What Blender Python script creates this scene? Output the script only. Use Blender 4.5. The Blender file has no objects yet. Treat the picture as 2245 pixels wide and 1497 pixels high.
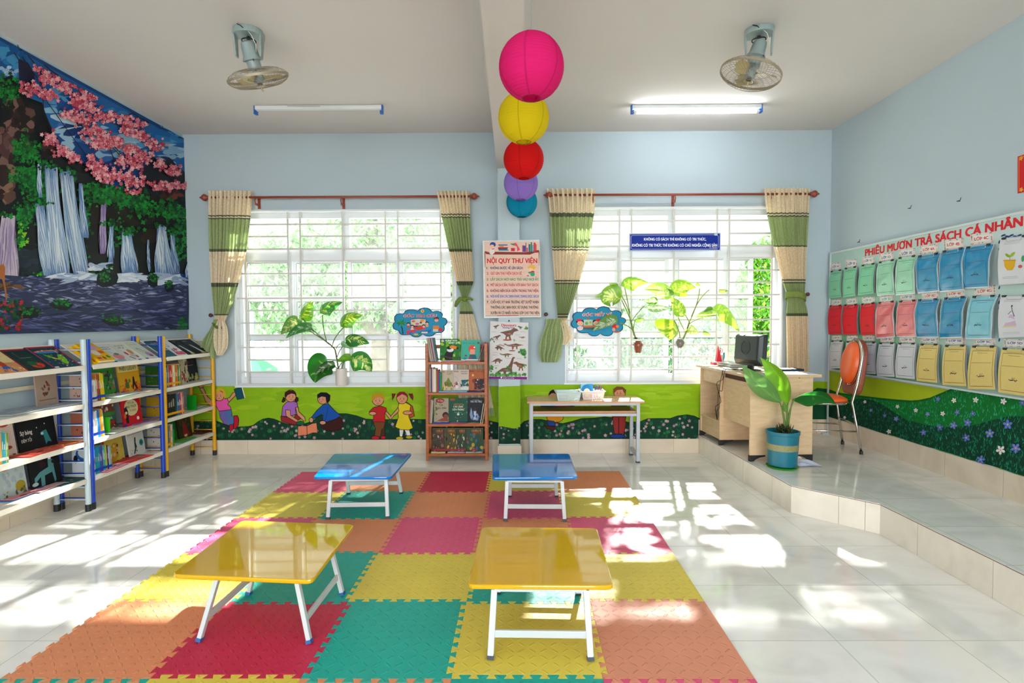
import bpy, bmesh, math, random
from mathutils import Vector, Matrix
random.seed(7)
sc = bpy.context.scene
COL = sc.collection
R = math.radians
PI = math.pi
# ---------------------------------------------------------------- camera model (2245 x 1497 frame)
F = 1200.0
CAM = Vector((0, 0, 1.394))
_Y = Vector((8.5, 44.5, -F)).normalized()
_X = Vector((1, .0043, (8.5 + 44.5 * .0043) / F)).normalized()
_Z = _X.cross(_Y)
CM = Matrix((_X, _Y, _Z))
def ray(px, py): return CM @ Vector((px - 1122.5, 748.5 - py, -F))
def onY(px, py, Y):
    d = ray(px, py); return CAM + d * (Y / d.y)
def onX(px, py, X):
    d = ray(px, py); return CAM + d * (X / d.x)
def onZ(px, py, Z=0.0):
    d = ray(px, py); return CAM + d * ((Z - CAM.z) / d.z)
WB = 5.746                      # back wall plane
XL, XR = -3.46, 3.27            # side walls
ZC = onY(1110, 290, WB).z       # ceiling
PZ = 0.20                       # platform height
# ---------------------------------------------------------------- colours and materials
def lin(c):
    if isinstance(c, str):
        c = c.lstrip('#'); c = tuple(int(c[i:i + 2], 16) for i in (0, 2, 4))
    o = []
    for v in c[:3]:
        v = v / 255.0
        o.append(v / 12.92 if v <= .04045 else ((v + .055) / 1.055) ** 2.4)
    return (o[0], o[1], o[2], 1.0)
_M = {}
def newmat(name):
    m = bpy.data.materials.new(name); m.use_nodes = True
    return m, m.node_tree, m.node_tree.nodes['Principled BSDF']
def sock(b, n, v):
    if n in b.inputs: b.inputs[n].default_value = v
def mat(name, col, rough=.5, metal=0, var=.06, scale=12, bump=0, coat=0, trans=0, sss=0, spec=.5):
    if name in _M: return _M[name]
    m, t, b = newmat(name); c = lin(col)
    b.inputs['Roughness'].default_value = rough; b.inputs['Metallic'].default_value = metal
    sock(b, 'Coat Weight', coat); sock(b, 'Transmission Weight', trans); sock(b, 'Specular IOR Level', spec)
    if var or bump:
        tc = t.nodes.new('ShaderNodeTexCoord'); n = t.nodes.new('ShaderNodeTexNoise')
        n.inputs['Scale'].default_value = scale; n.inputs['Detail'].default_value = 4
        t.links.new(tc.outputs['Object'], n.inputs['Vector'])
        r = t.nodes.new('ShaderNodeMix'); r.data_type = 'RGBA'
        r.inputs[6].default_value = tuple(min(1, x * (1 - var)) for x in c[:3]) + (1,)
        r.inputs[7].default_value = tuple(min(1, x * (1 + var)) for x in c[:3]) + (1,)
        t.links.new(n.outputs['Fac'], r.inputs[0]); t.links.new(r.outputs[2], b.inputs['Base Color'])
        if bump:
            u = t.nodes.new('ShaderNodeBump'); u.inputs['Strength'].default_value = bump; u.inputs['Distance'].default_value = .002
            t.links.new(n.outputs['Fac'], u.inputs['Height']); t.links.new(u.outputs['Normal'], b.inputs['Normal'])
    else: b.inputs['Base Color'].default_value = c
    _M[name] = m; return m
def wood(name, c1, c2, scale=(2, 2, 18), rough=.45):
    if name in _M: return _M[name]
    m, t, b = newmat(name)
    tc = t.nodes.new('ShaderNodeTexCoord'); mp = t.nodes.new('ShaderNodeMapping'); n = t.nodes.new('ShaderNodeTexNoise')
    mp.inputs['Scale'].default_value = scale; n.inputs['Scale'].default_value = 3; n.inputs['Detail'].default_value = 6; n.inputs['Distortion'].default_value = .6
    cr = t.nodes.new('ShaderNodeValToRGB'); cr.color_ramp.elements[0].position = .3; cr.color_ramp.elements[1].position = .7
    cr.color_ramp.elements[0].color = lin(c1); cr.color_ramp.elements[1].color = lin(c2)
    t.links.new(tc.outputs['Object'], mp.inputs['Vector']); t.links.new(mp.outputs['Vector'], n.inputs['Vector'])
    t.links.new(n.outputs['Fac'], cr.inputs['Fac']); t.links.new(cr.outputs['Color'], b.inputs['Base Color'])
    b.inputs['Roughness'].default_value = rough; _M[name] = m; return m
def attrmat(name, rough, coat=0, trans=0.0, var=.08, scale=9):
    m, t, b = newmat(name)
    a = t.nodes.new('ShaderNodeAttribute'); a.attribute_name = 'Col'
    tc = t.nodes.new('ShaderNodeTexCoord'); n = t.nodes.new('ShaderNodeTexNoise'); n.inputs['Scale'].default_value = scale; n.inputs['Detail'].default_value = 5
    t.links.new(tc.outputs['Object'], n.inputs['Vector'])
    mr = t.nodes.new('ShaderNodeMapRange'); mr.inputs[3].default_value = 1 - var; mr.inputs[4].default_value = 1 + var
    t.links.new(n.outputs['Fac'], mr.inputs[0])
    v = t.nodes.new('ShaderNodeVectorMath'); v.operation = 'SCALE'
    t.links.new(a.outputs['Color'], v.inputs[0]); t.links.new(mr.outputs[0], v.inputs['Scale'])
    t.links.new(v.outputs[0], b.inputs['Base Color'])
    b.inputs['Roughness'].default_value = rough; sock(b, 'Coat Weight', coat); sock(b, 'Specular IOR Level', .22 if rough > .35 else .5)
    if trans:
        tr = t.nodes.new('ShaderNodeBsdfTranslucent'); mx = t.nodes.new('ShaderNodeMixShader'); mx.inputs[0].default_value = trans
        t.links.new(v.outputs[0], tr.inputs['Color']); out = t.nodes['Material Output']
        t.links.new(b.outputs[0], mx.inputs[1]); t.links.new(tr.outputs[0], mx.inputs[2]); t.links.new(mx.outputs[0], out.inputs['Surface'])
    _M[name] = m; return m
PAINT = attrmat('painted_wall_art', .75, var=.12)
PRINT = attrmat('printed_satin', .5)
GLOSS = attrmat('printed_gloss', .22)
SLEEVE = attrmat('printed_under_sleeve', .16, var=.25)
LEAFO = attrmat('leaf_outdoor', .85, trans=.12, var=.2)
LEAF = attrmat('leaf', .3, trans=.45, var=.2)
CLOTHT = attrmat('thin_cloth', .85, trans=.35, var=.35, scale=75)
PAPERT = attrmat('lantern_paper', .8, trans=.35, var=.04)
# ---------------------------------------------------------------- objects
def prop(o, label=None, cat=None, group=None, kind=None):
    if label: o['label'] = label
    if cat: o['category'] = cat
    if group: o['group'] = group
    if kind: o['kind'] = kind
    return o
def thing(name, label, cat, loc=(0, 0, 0), rz=0, group=None):
    o = bpy.data.objects.new(name, None); COL.objects.link(o)
    o.empty_display_size = .05; o.location = loc; o.rotation_euler = (0, 0, rz)
    return prop(o, label, cat, group)
def wmat(o):
    m = Matrix.LocRotScale(o.location, o.rotation_euler, o.scale)
    if o.parent: m = wmat(o.parent) @ o.matrix_parent_inverse @ m
    return m
class MB:
    """collects shapes in world coordinates and links them as one mesh object"""
    def __init__(s, col=None): s.v = []; s.f = []; s.c = []; s.col = lin(col) if col else (.8, .8, .8, 1); s.uv = None
    def setcol(s, c): s.col = lin(c); return s
    def add(s, vs, fs, col=None):
        b = len(s.v); s.v += [tuple(v) for v in vs]; s.f += [tuple(b + i for i in f) for f in fs]
        s.c += [(lin(col) if col else s.col)] * len(fs); return s
    def box(s, c, d, M=None, col=None):
        x, y, z = (q / 2 + random.uniform(0, 7e-5) for q in d); c = Vector(c)
        vs = [Vector(p) for p in ((-x, -y, -z), (x, -y, -z), (x, y, -z), (-x, y, -z), (-x, -y, z), (x, -y, z), (x, y, z), (-x, y, z))]
        if M is not None: vs = [M @ v for v in vs]
        return s.add([c + v for v in vs], [(0, 3, 2, 1), (4, 5, 6, 7), (0, 1, 5, 4), (1, 2, 6, 5), (2, 3, 7, 6), (3, 0, 4, 7)], col)
    def bb(s, a, b, col=None):
        a = Vector(a); b = Vector(b); return s.box((a + b) / 2, tuple(abs(v) for v in (b - a)), None, col)
    def bar(s, p, q, w, h, up=(0, 0, 1), col=None):
        p = Vector(p); q = Vector(q); d = (q - p); L = d.length; d.normalize(); u = Vector(up)
        if abs(d.dot(u)) > .98: u = Vector((1, 0, 0))
        a = d.cross(u).normalized(); u = a.cross(d)
        M = Matrix((a, d, u)).transposed(); return s.box((p + q) / 2, (w, L, h), M, col)
    def tube(s, pts, r, n=8, col=None, closed=False, cap=True):
        pts = [Vector(p) for p in pts]; m = len(pts); rs = r if isinstance(r, (list, tuple)) else [r] * m
        vs = []; fs = []; prev = None
        for i, p in enumerate(pts):
            if closed: t = (pts[(i + 1) % m] - pts[i - 1])
            else: t = (pts[min(i + 1, m - 1)] - pts[max(i - 1, 0)])
            t.normalize()
            if prev is None:
                a = t.cross(Vector((0, 0, 1)))
                if a.length < .1: a = t.cross(Vector((1, 0, 0)))
            else: a = prev - t * prev.dot(t)
            a.normalize(); prev = a; b = t.cross(a)
            for k in range(n):
                an = 2 * PI * k / n; vs.append(p + (a * math.cos(an) + b * math.sin(an)) * rs[i])
        for i in range(m if closed else m - 1):
            j = (i + 1) % m
            for k in range(n): fs.append((i * n + k, i * n + (k + 1) % n, j * n + (k + 1) % n, j * n + k))
        if cap and not closed: fs += [tuple(range(n))[::-1], tuple((m - 1) * n + k for k in range(n))]
        return s.add(vs, fs, col)
    def lathe(s, prof, c=(0, 0, 0), n=32, M=None, col=None, cap=True):
        c = Vector(c); vs = []; fs = []; m = len(prof)
        for r, z in prof:
            for k in range(n):
                v = Vector((r * math.cos(2 * PI * k / n), r * math.sin(2 * PI * k / n), z)); vs.append(c + (M @ v if M is not None else v))
        for i in range(m - 1):
            for k in range(n): fs.append((i * n + k, i * n + (k + 1) % n, (i + 1) * n + (k + 1) % n, (i + 1) * n + k))
        if cap:
            if prof[0][0] > 1e-5: fs.append(tuple(range(n))[::-1])
            if prof[-1][0] > 1e-5: fs.append(tuple((m - 1) * n + k for k in range(n)))
        return s.add(vs, fs, col)
    def ball(s, c, r, n=16, m=10, M=None, col=None):
        r = r if isinstance(r, (tuple, list)) else (r, r, r)
        vs = []; fs = []; c = Vector(c)
        for i in range(m + 1):
            th = PI * i / m
            for k in range(n):
                v = Vector((r[0] * math.sin(th) * math.cos(2 * PI * k / n), r[1] * math.sin(th) * math.sin(2 * PI * k / n), -r[2] * math.cos(th)))
                vs.append(c + (M @ v if M is not None else v))
        for i in range(m):
            for k in range(n): fs.append((i * n + k, i * n + (k + 1) % n, (i + 1) * n + (k + 1) % n, (i + 1) * n + k))
        return s.add(vs, fs, col)
    def grid(s, fn, nu, nv, col=None, colfn=None, soft=False):
        b = len(s.v)
        for j in range(nv + 1):
            for i in range(nu + 1): s.v.append(tuple(fn(i / nu, j / nv)))
        for j in range(nv):
            for i in range(nu):
                a = b + j * (nu + 1) + i; s.f.append((a, a + 1, a + nu + 2, a + nu + 1))
                if soft: s.c.append([lin(colfn((i + a_) / nu, (j + b_) / nv)) for a_, b_ in ((0, 0), (1, 0), (1, 1), (0, 1))]); continue
                s.c.append(lin(colfn((i + .5) / nu, (j + .5) / nv)) if colfn else (lin(col) if col else s.col))
        return s
    def prism(s, pts, d, col=None):
        """pts: planar outline (Vectors), extruded along vector d"""
        n = len(pts); d = Vector(d); vs = [Vector(p) for p in pts] + [Vector(p) + d for p in pts]
        return s.add(vs, [tuple(range(n))[::-1], tuple(range(n, 2 * n))] + [(i, (i + 1) % n, n + (i + 1) % n, n + i) for i in range(n)], col)
    def build(s, name, m, parent=None, smooth=False, bevel=0, solid=0, sub=0, fixn=True, seg=2, weld=False, sharp=None):
        me = bpy.data.meshes.new(name); V = [Vector(v) for v in s.v]
        lo = Vector([min(v[i] for v in V) for i in range(3)]); hi = Vector([max(v[i] for v in V) for i in range(3)])
        c = Vector(((lo.x + hi.x) / 2, (lo.y + hi.y) / 2, lo.z))
        me.from_pydata([v - c for v in V], [], s.f)
        at = me.color_attributes.new('Col', 'FLOAT_COLOR', 'CORNER'); arr = []
        for p in me.polygons:
            q = s.c[p.index]
            if isinstance(q, list):
                for x_ in q: arr += x_
            else:
                for _ in range(p.loop_total): arr += q
        at.data.foreach_set('color', arr)
        if fixn or weld:
            bm = bmesh.new(); bm.from_mesh(me)
            if weld: bmesh.ops.remove_doubles(bm, verts=bm.verts, dist=1e-5)
            if fixn: bmesh.ops.recalc_face_normals(bm, faces=bm.faces)
            bm.to_mesh(me); bm.free()
        if smooth:
            me.polygons.foreach_set('use_smooth', [True] * len(me.polygons))
            if sharp: me.set_sharp_from_angle(angle=R(sharp))
        me.materials.append(m)
        o = bpy.data.objects.new(name, me); COL.objects.link(o); o.location = c
        if parent is not None:
            o.parent = parent; o.matrix_parent_inverse = wmat(parent).inverted()
        if solid:
            k = o.modifiers.new('s', 'SOLIDIFY'); k.thickness = solid; k.offset = 0
        if sub:
            k = o.modifiers.new('u', 'SUBSURF'); k.levels = sub; k.render_levels = sub
        if bevel:
            k = o.modifiers.new('b', 'BEVEL'); k.width = bevel; k.segments = seg; k.limit_method = 'ANGLE'; k.angle_limit = R(40)
        return o
def dup(root, loc, rz=None, label=None, group=None):
    r = root.copy(); COL.objects.link(r); r.location = loc
    if rz is not None: r.rotation_euler = (0, 0, rz)
    if label: r['label'] = label
    if group: r['group'] = group
    for ch in list(root.children):
        c = ch.copy(); COL.objects.link(c); c.parent = r
        for g in ch.children:
            d = g.copy(); COL.objects.link(d); d.parent = c
    return r
# ---------------------------------------------------------------- lettering
_T = {}
def _raw(txt):
    if txt in _T: return _T[txt]
    cu = bpy.data.curves.new('lettering', 'FONT'); cu.body = txt; cu.size = 1; cu.resolution_u = 3
    o = bpy.data.objects.new('lettering', cu); COL.objects.link(o); bpy.context.view_layer.update()
    me = o.evaluated_get(bpy.context.evaluated_depsgraph_get()).to_mesh()
    vs = [(v.co.x, v.co.y) for v in me.vertices]; fs = [tuple(p.vertices) for p in me.polygons if p.area > 1e-9]
    bpy.data.objects.remove(o); bpy.data.curves.remove(cu); _T[txt] = (vs, fs); return vs, fs
def _span(v): return max(x for x, y in v) - min(x for x, y in v)
def glyphs(txt, bold=0, shear=0):
    """letters laid out one by one; horned vowels and the barred D are put together from simpler shapes"""
    import unicodedata as ud
    key = ('#', txt, shear)
    if key in _T: return _T[key]
    V, Fc, lift, x = [], [], [], 0.0; hh = _span(_raw('HH')[0])
    for n_, ch in enumerate(txt):
        if ch == ' ': x += .3; continue
        d = ud.normalize('NFD', ch); horn = '\u031b' in d; base = ud.normalize('NFC', d.replace('\u031b', '')); bar = ch in 'Đđ'
        if bar: base = 'D' if ch == 'Đ' else 'd'
        vs, fs = _raw(base); adv = _span(_raw('H' + base + 'H')[0]) - hh; b0 = len(V)
        V += [(a + x, c) for a, c in vs]; Fc += [tuple(b0 + i for i in f) for f in fs]; lift += [n_ % 2] * len(vs)
        x0, x1 = min(a for a, c in vs), max(a for a, c in vs); top = .72 if ch.isupper() else .5
        ex = []
        if horn: h = x + x1 - (.07 if ud.normalize('NFD', ch)[0] in 'Oo' else .02); ex = [(h - .05, top - .10), (h + .03, top - .05), (h + .04, top + .06), (h + .12, top + .06), (h + .12, top - .03), (h + .05, top - .12), (h - .03, top - .16)]
        if bar: ex = [(x + x0 - .07, .33), (x + x0 + .24, .33), (x + x0 + .24, .41), (x + x0 - .07, .41)] if ch == 'Đ' else [(x + x1 - .26, .57), (x + x1 + .06, .57), (x + x1 + .06, .63), (x + x1 - .26, .63)]
        if ex: b0 = len(V); V += ex; Fc.append(tuple(range(b0, b0 + len(ex)))); lift += [2 + n_ % 2] * len(ex)
        x += adv + (.04 if horn else 0)
    V = [(a + shear * c, c) for a, c in V]; xs = [a for a, c in V] or [0, 1]
    _T[key] = (V, Fc, min(xs), max(xs)); _T[(txt, 'lift', shear)] = lift; return _T[key]
BOLD = ((0, 0), (.9, 0), (-.9, 0), (0, .55), (0, -.55))
class Art:
    """flat printing or painting: outlines in 2-D, mapped on to a plane, each layer a hair nearer the viewer"""
    def __init__(s, fn, n, step=4e-6, base=.0004): s.fn = fn; s.n = Vector(n).normalized(); s.k = 0; s.step = step; s.base = base; s.mb = MB()
    def off(s): s.k += 1; return s.n * (s.base + s.k * s.step)
    def poly(s, pts, col):
        o = s.off(); s.mb.add([s.fn(x, y) + o for x, y in pts], [tuple(range(len(pts)))], col); return s
    def rect(s, x0, y0, x1, y1, col): return s.poly([(x0, y0), (x1, y0), (x1, y1), (x0, y1)], col)
    def ell(s, x, y, rx, ry, col, rot=0, n=14, a0=0, a1=2 * PI):
        c, q = math.cos(rot), math.sin(rot); P = []
        m = n if a1 - a0 > 6.28 else n + 1
        for i in range(m):
            a = a0 + (a1 - a0) * i / n; u = rx * math.cos(a); w = ry * math.sin(a); P.append((x + u * c - w * q, y + u * q + w * c))
        return s.poly(P, col)
    def blob(s, x, y, rx, ry, col, n=9, j=.3, rot=0):
        P = []; c, q = math.cos(rot), math.sin(rot)
        for i in range(n):
            a = 2 * PI * i / n; r = 1 + random.uniform(-j, j); u = rx * r * math.cos(a); w = ry * r * math.sin(a); P.append((x + u * c - w * q, y + u * q + w * c))
        return s.poly(P, col)
    def line(s, pts, w, col):
        o = s.off(); L = []; Rr = []; m = len(pts); ws = w if isinstance(w, (list, tuple)) else [w] * m
        for i in range(m):
            a = pts[max(i - 1, 0)]; b = pts[min(i + 1, m - 1)]; dx, dy = b[0] - a[0], b[1] - a[1]; l = math.hypot(dx, dy) or 1
            nx, ny = -dy / l * ws[i] / 2, dx / l * ws[i] / 2; L.append((pts[i][0] + nx, pts[i][1] + ny)); Rr.append((pts[i][0] - nx, pts[i][1] - ny))
        vs = [s.fn(*p) + o for p in L + Rr]; s.mb.add(vs, [(i, i + 1, m + i + 1, m + i) for i in range(m - 1)], col); return s
    def outl(s, pts, col, edge='#241418', w=1.2):
        s.poly(pts, col); return s.line(list(pts) + [pts[0]], w, edge)
    def star(s, x, y, r, col, n=5, inner=.35, rot=0, ctr=None, sq=1):
        P = []
        for i in range(n):
            for da, rr in ((-.42, .72), (0, 1), (.42, .72), (PI / n, inner)):
                a = rot + 2 * PI * i / n + (da if rr != inner else PI / n); P.append((x + r * rr * math.cos(a), y + sq * r * rr * math.sin(a)))
        s.poly(P, col)
        if ctr: s.ell(x, y, r * .2, r * .2 * sq, ctr, n=7)
        return s
    def text(s, t, x, y, h, col, w=None, al='c', bold=.02, shear=0, slope=0):
        """cap height h (negative y up as in the photo), x,y = centre or left of the baseline"""
        vs, fs, x0, x1 = glyphs(t, 0, shear)
        if not fs: return s
        k = h / .73; kx = (w / (x1 - x0)) if w else k * (1 if not hasattr(s, 'asp') else s.asp); W = (x1 - x0) * kx
        ox = x - (W / 2 if al == 'c' else 0)
        for da, db in BOLD:
            o = s.off(); s.mb.add([s.fn(ox + (a - x0 + da * bold) * kx, y - (b + db * bold) * k) + o + s.n * (l_ * 1.9e-6) for (a, b), l_ in zip(vs, _T[(t, 'lift', shear)])], fs, col)
        return s
    def build(s, name, m, parent=None):
        V = s.mb.v; n = s.n
        for i, f in enumerate(s.mb.f):                    # every printed outline faces the viewer's side
            ax = ay = az = 0.0
            for j in range(len(f)):
                a, b = V[f[j]], V[f[(j + 1) % len(f)]]; ax += (a[1] - b[1]) * (a[2] + b[2]); ay += (a[2] - b[2]) * (a[0] + b[0]); az += (a[0] - b[0]) * (a[1] + b[1])
            if ax * n.x + ay * n.y + az * n.z < 0: s.mb.f[i] = f[::-1]
        return s.mb.build(name, m, parent, fixn=False)
def sub(art, ox, oy, k, ky=None):
    """the same drawing surface addressed in coordinates of an enlarged detail"""
    b = Art.__new__(Art); b.__dict__ = dict(art.__dict__); f = art.fn; ky = ky or k
    b.fn = lambda x, y: f(ox + x / k, oy + y / ky); b.off = art.off; return b
def quad(TL, TR, BR, BL):
    TL, TR, BR, BL = map(Vector, (TL, TR, BR, BL))
    return (lambda u, v: (TL * (1 - u) + TR * u) * (1 - v) + (BL * (1 - u) + BR * u) * v), (TR - TL).cross(TL - BL).normalized()
# ---------------------------------------------------------------- node arithmetic
class E:
    def __init__(s, t, o): s.t = t; s.o = o
    def _m(s, op, *a):
        n = s.t.nodes.new('ShaderNodeMath'); n.operation = op
        for i, v in enumerate((s,) + a):
            if isinstance(v, E): s.t.links.new(v.o, n.inputs[i])
            else: n.inputs[i].default_value = v
        return E(s.t, n.outputs[0])
    def __add__(s, b): return s._m('ADD', b)
    def __sub__(s, b): return s._m('SUBTRACT', b)
    def __mul__(s, b): return s._m('MULTIPLY', b)
    def __truediv__(s, b): return s._m('DIVIDE', b)
    def frac(s): return s._m('FRACT')
    def floor(s): return s._m('FLOOR')
    def abs(s): return s._m('ABSOLUTE')
    def lt(s, b): return s._m('LESS_THAN', b)
    def max(s, b): return s._m('MAXIMUM', b)
    def min(s, b): return s._m('MINIMUM', b)
def xyz(t, kind='pos'):
    if kind == 'pos': o = t.nodes.new('ShaderNodeNewGeometry').outputs['Position']
    else: o = t.nodes.new('ShaderNodeTexCoord').outputs['Object']
    s = t.nodes.new('ShaderNodeSeparateXYZ'); t.links.new(o, s.inputs[0]); return o, [E(t, s.outputs[i]) for i in range(3)]
def mixc(t, f, a, b):
    n = t.nodes.new('ShaderNodeMix'); n.data_type = 'RGBA'
    for i, v in ((0, f), (6, a), (7, b)):
        if isinstance(v, E): t.links.new(v.o, n.inputs[i])
        elif hasattr(v, 'is_output'): t.links.new(v, n.inputs[i])
        else: n.inputs[i].default_value = v
    return n.outputs[2]
def tilemat(name, c1, c2, c3, ax, pitch, off, rough=.1, seam='#a39a8c', sw=.0022):
    m, t, b = newmat(name); pos, c = xyz(t)
    g = None; ids = None
    for i, a in enumerate(ax):
        q = (c[a] - off[i]) / pitch[i]
        d = ((q + .5).frac() - .5).abs() * pitch[i]; g = d if g is None else g.min(d)
        k = (q.floor() * (1.37 + i * 2.11)); ids = k if ids is None else ids + k
    sm = g.lt(sw / 2)
    mp = t.nodes.new('ShaderNodeMapping'); mp.inputs['Scale'].default_value = (1.0, 1.6, 1.2); mp.inputs['Rotation'].default_value = (0, 0, .6)
    t.links.new(pos, mp.inputs['Vector'])
    cb = t.nodes.new('ShaderNodeCombineXYZ'); t.links.new(ids.o, cb.inputs[0]); t.links.new(ids.o, cb.inputs[1]); t.links.new(cb.outputs[0], mp.inputs['Location'])
    n = t.nodes.new('ShaderNodeTexNoise'); n.inputs['Scale'].default_value = 2.2; n.inputs['Detail'].default_value = 7; n.inputs['Distortion'].default_value = 1.4
    t.links.new(mp.outputs[0], n.inputs['Vector'])
    cr = t.nodes.new('ShaderNodeValToRGB'); e = cr.color_ramp.elements; e[0].position = .32; e[0].color = lin(c2); e[1].position = .62; e[1].color = lin(c1)
    x = cr.color_ramp.elements.new(.48); x.color = lin(c3)
    t.links.new(n.outputs['Fac'], cr.inputs['Fac'])
    col = mixc(t, sm, cr.outputs['Color'], lin(seam)); t.links.new(col, b.inputs['Base Color'])
    b.inputs['Roughness'].default_value = rough
    bp = t.nodes.new('ShaderNodeBump'); bp.inputs['Strength'].default_value = .5; bp.inputs['Distance'].default_value = .001
    t.links.new((E(t, sm.o) * -1.0).o, bp.inputs['Height']); t.links.new(bp.outputs[0], b.inputs['Normal'])
    return m
FLOOR = tilemat('floor_tile', '#f0ece6', '#e0dcd5', '#ebe7e1', (0, 1), (.5, .5), (1.388, 2.34), .07)
PLATM = tilemat('platform_tile', '#ecebe6', '#dbdbd6', '#e6e5df', (0, 1), (.5, .5), (1.9, 3.13), .1)
SKIRT = tilemat('skirting_tile', '#dfcfb9', '#d2c2ab', '#dacab4', (0, 1), (.5, .5), (.155, 3.65), .2, '#8e8270')
RISER = tilemat('riser_tile', '#ebe3d3', '#dfd6c5', '#e7decd', (0, 1), (.5, .5), (10.3, 3.2), .16, '#a19680')
WALL = mat('wall_pale_blue', '#b2c2ca', .85, var=.025, scale=3, bump=.06)
CEIL = mat('ceiling_white', '#d2cecb', .9, var=.02, scale=2, bump=.04)
BEAM = mat('beam_white', '#d2cecb', .85, var=.02, scale=2)
WHITE = mat('white_upvc', '#dfe3e6', .35, var=.01)
BARW = mat('grille_white', '#cfccc7', .4, var=.02)
def struct(mb, name, m, **k):
    o = mb.build(name, m, **k); o['kind'] = 'structure'; return o
YF, T = -3.4, .2
# window openings on the back wall
def opening(x0, x1, yt, yb): return (onY(x0, 640, WB).x, onY(x1, 640, WB).x, onY((x0 + x1) / 2, yb, WB).z, onY((x0 + x1) / 2, yt, WB).z)
W1 = opening(513, 1001, 459, 845); W2 = opening(1238, 1716, 453, 838.5)
m = MB()
xs = [XL - T, W1[0], W1[1], W2[0], W2[1], XR + T]
m.bb((xs[0], WB, -.3), (xs[1], WB + T, ZC + T)); m.bb((xs[2], WB, -.3), (xs[3], WB + T, ZC + T)); m.bb((xs[4], WB, -.3), (xs[5], WB + T, ZC + T))
for W in (W1, W2): m.bb((W[0], WB, -.3), (W[1], WB + T, W[2])); m.bb((W[0], WB, W[3]), (W[1], WB + T, ZC + T))
struct(m, 'wall_back', WALL, fixn=True)
struct(MB().bb((XL - T, YF, -.3), (XL, WB, ZC + T)), 'wall_left', WALL)
struct(MB().bb((XR, YF, -.3), (XR + T, WB, ZC + T)), 'wall_right', WALL)
m = MB()                                                  # wall behind the viewer, with two tall windows and a doorway
m.bb((XL - T, YF - T, -.3), (-3.1, YF, ZC + T)); m.bb((-.9, YF - T, -.3), (-.1, YF, ZC + T)); m.bb((.9, YF - T, -.3), (1.2, YF, ZC + T)); m.bb((3.0, YF - T, -.3), (XR + T, YF, ZC + T))
m.bb((-3.1, YF - T, -.3), (-.9, YF, .8)); m.bb((-3.1, YF - T, 2.9), (-.9, YF, ZC + T)); m.bb((1.2, YF - T, -.3), (3.0, YF, .8)); m.bb((1.2, YF - T, 2.9), (3.0, YF, ZC + T)); m.bb((-.1, YF - T, 2.7), (.9, YF, ZC + T))
struct(m, 'wall_front', WALL)
struct(MB().bb((XL - T, YF - T, ZC), (XR + T, WB + T, ZC + T)), 'ceiling', CEIL)
struct(MB().bb((XL - T, YF - T, -.1), (XR + T, WB + T, 0)), 'floor', FLOOR)
# platform
def pz(px, py, z=PZ): p = onZ(px, py, z); return (p.x, p.y)
pl = [pz(1541, 957), pz(1735, 1064), pz(1930, 1104.5), pz(2245, 1258)]
k = (Vector(pl[3]) - Vector(pl[2])).normalized(); e = Vector(pl[2]) + k * 6.0
ylim = YF; tt = (ylim - pl[2][1]) / k.y
pl[0] = (pl[0][0] - .0, WB); pl[3] = (min(XR - .02, pl[2][0] + k.x * tt), ylim)
out = [Vector((x, y, 0)) for x, y in pl] + [Vector((XR, ylim, 0)), Vector((XR, WB, 0))]
pf = struct(MB().prism([v + Vector((0, 0, .001)) for v in out], (0, 0, PZ - .006)), 'platform', RISER); prop(pf, 'raised tiled platform along the right wall carrying the desk', 'platform')
top = MB().prism([v + Vector((0, 0, PZ - .005)) for v in out], (0, 0, .005)).build('platform_top', PLATM, pf)
ed = MB()                                                 # dark worn joint along the edge
for a, b in zip(pl[:3], pl[1:]):
    ed.bar((a[0], a[1], PZ - .0055), (b[0], b[1], PZ - .0055), .004, .003)
ed.build('edge_joint', mat('edge_joint', '#7a4a3c', .8, var=.4, scale=60), pf)
# skirting
struct(MB().bb((XL, WB - .012, 0), (onY(1094, 900, WB - .17).x, WB, .148)), 'baseboard_back', SKIRT)
struct(MB().bb((onY(1141, 900, WB - .17).x, WB - .012, 0), (pl[0][0], WB, .148)), 'baseboard_back_right', SKIRT)
struct(MB().bb((XL, YF, 0), (XL + .012, WB - .012, .14)), 'baseboard_left', SKIRT)
struct(MB().bb((XR - .012, YF, PZ), (XR, WB, PZ + .18)), 'baseboard_right', SKIRT)
struct(MB().bb((pl[0][0], WB - .012, PZ), (XR - .012, WB, PZ + .15)), 'baseboard_platform', SKIRT)
# column and beam
CX0, CX1, CY = onY(1093, 800, WB - .17).x, onY(1140, 800, WB - .17).x, WB - .17
BZ = onY(1110, 369, CY).z
bxl = onY(1089, 369, CY).x
struct(MB().bb((CX0, CY, 0), (CX1, WB, BZ)), 'trim_1', mat('column_pale', '#b6c6cc', .85, var=.02, scale=3)).name = 'trim_1'
struct(MB().bb((CX0 - .012, CY - .012, 0), (CX1 + .01, WB, .118)), 'baseboard_column', SKIRT)
bx = MB(); y0, y1 = YF, WB                                # beam runs very slightly askew
p0 = onZ(1052, 0, BZ); p1 = onZ(1149.5, 0, BZ)
def bxat(x1_, y1_, x0_, y0_, y): return x0_ + (x1_ - x0_) * (y - y0_) / (y1_ - y0_)
la, lb = bxat(bxl, CY, p0.x, p0.y, YF), bxat(bxl, CY, p0.x, p0.y, WB)
ra, rb = bxat(CX1, CY, p1.x, p1.y, YF), bxat(CX1, CY, p1.x, p1.y, WB)
bx.prism([Vector((la, YF, BZ)), Vector((ra, YF, BZ)), Vector((rb, WB, BZ)), Vector((lb, WB, BZ))], (0, 0, ZC - BZ))
struct(bx, 'trim_2', BEAM)
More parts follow.
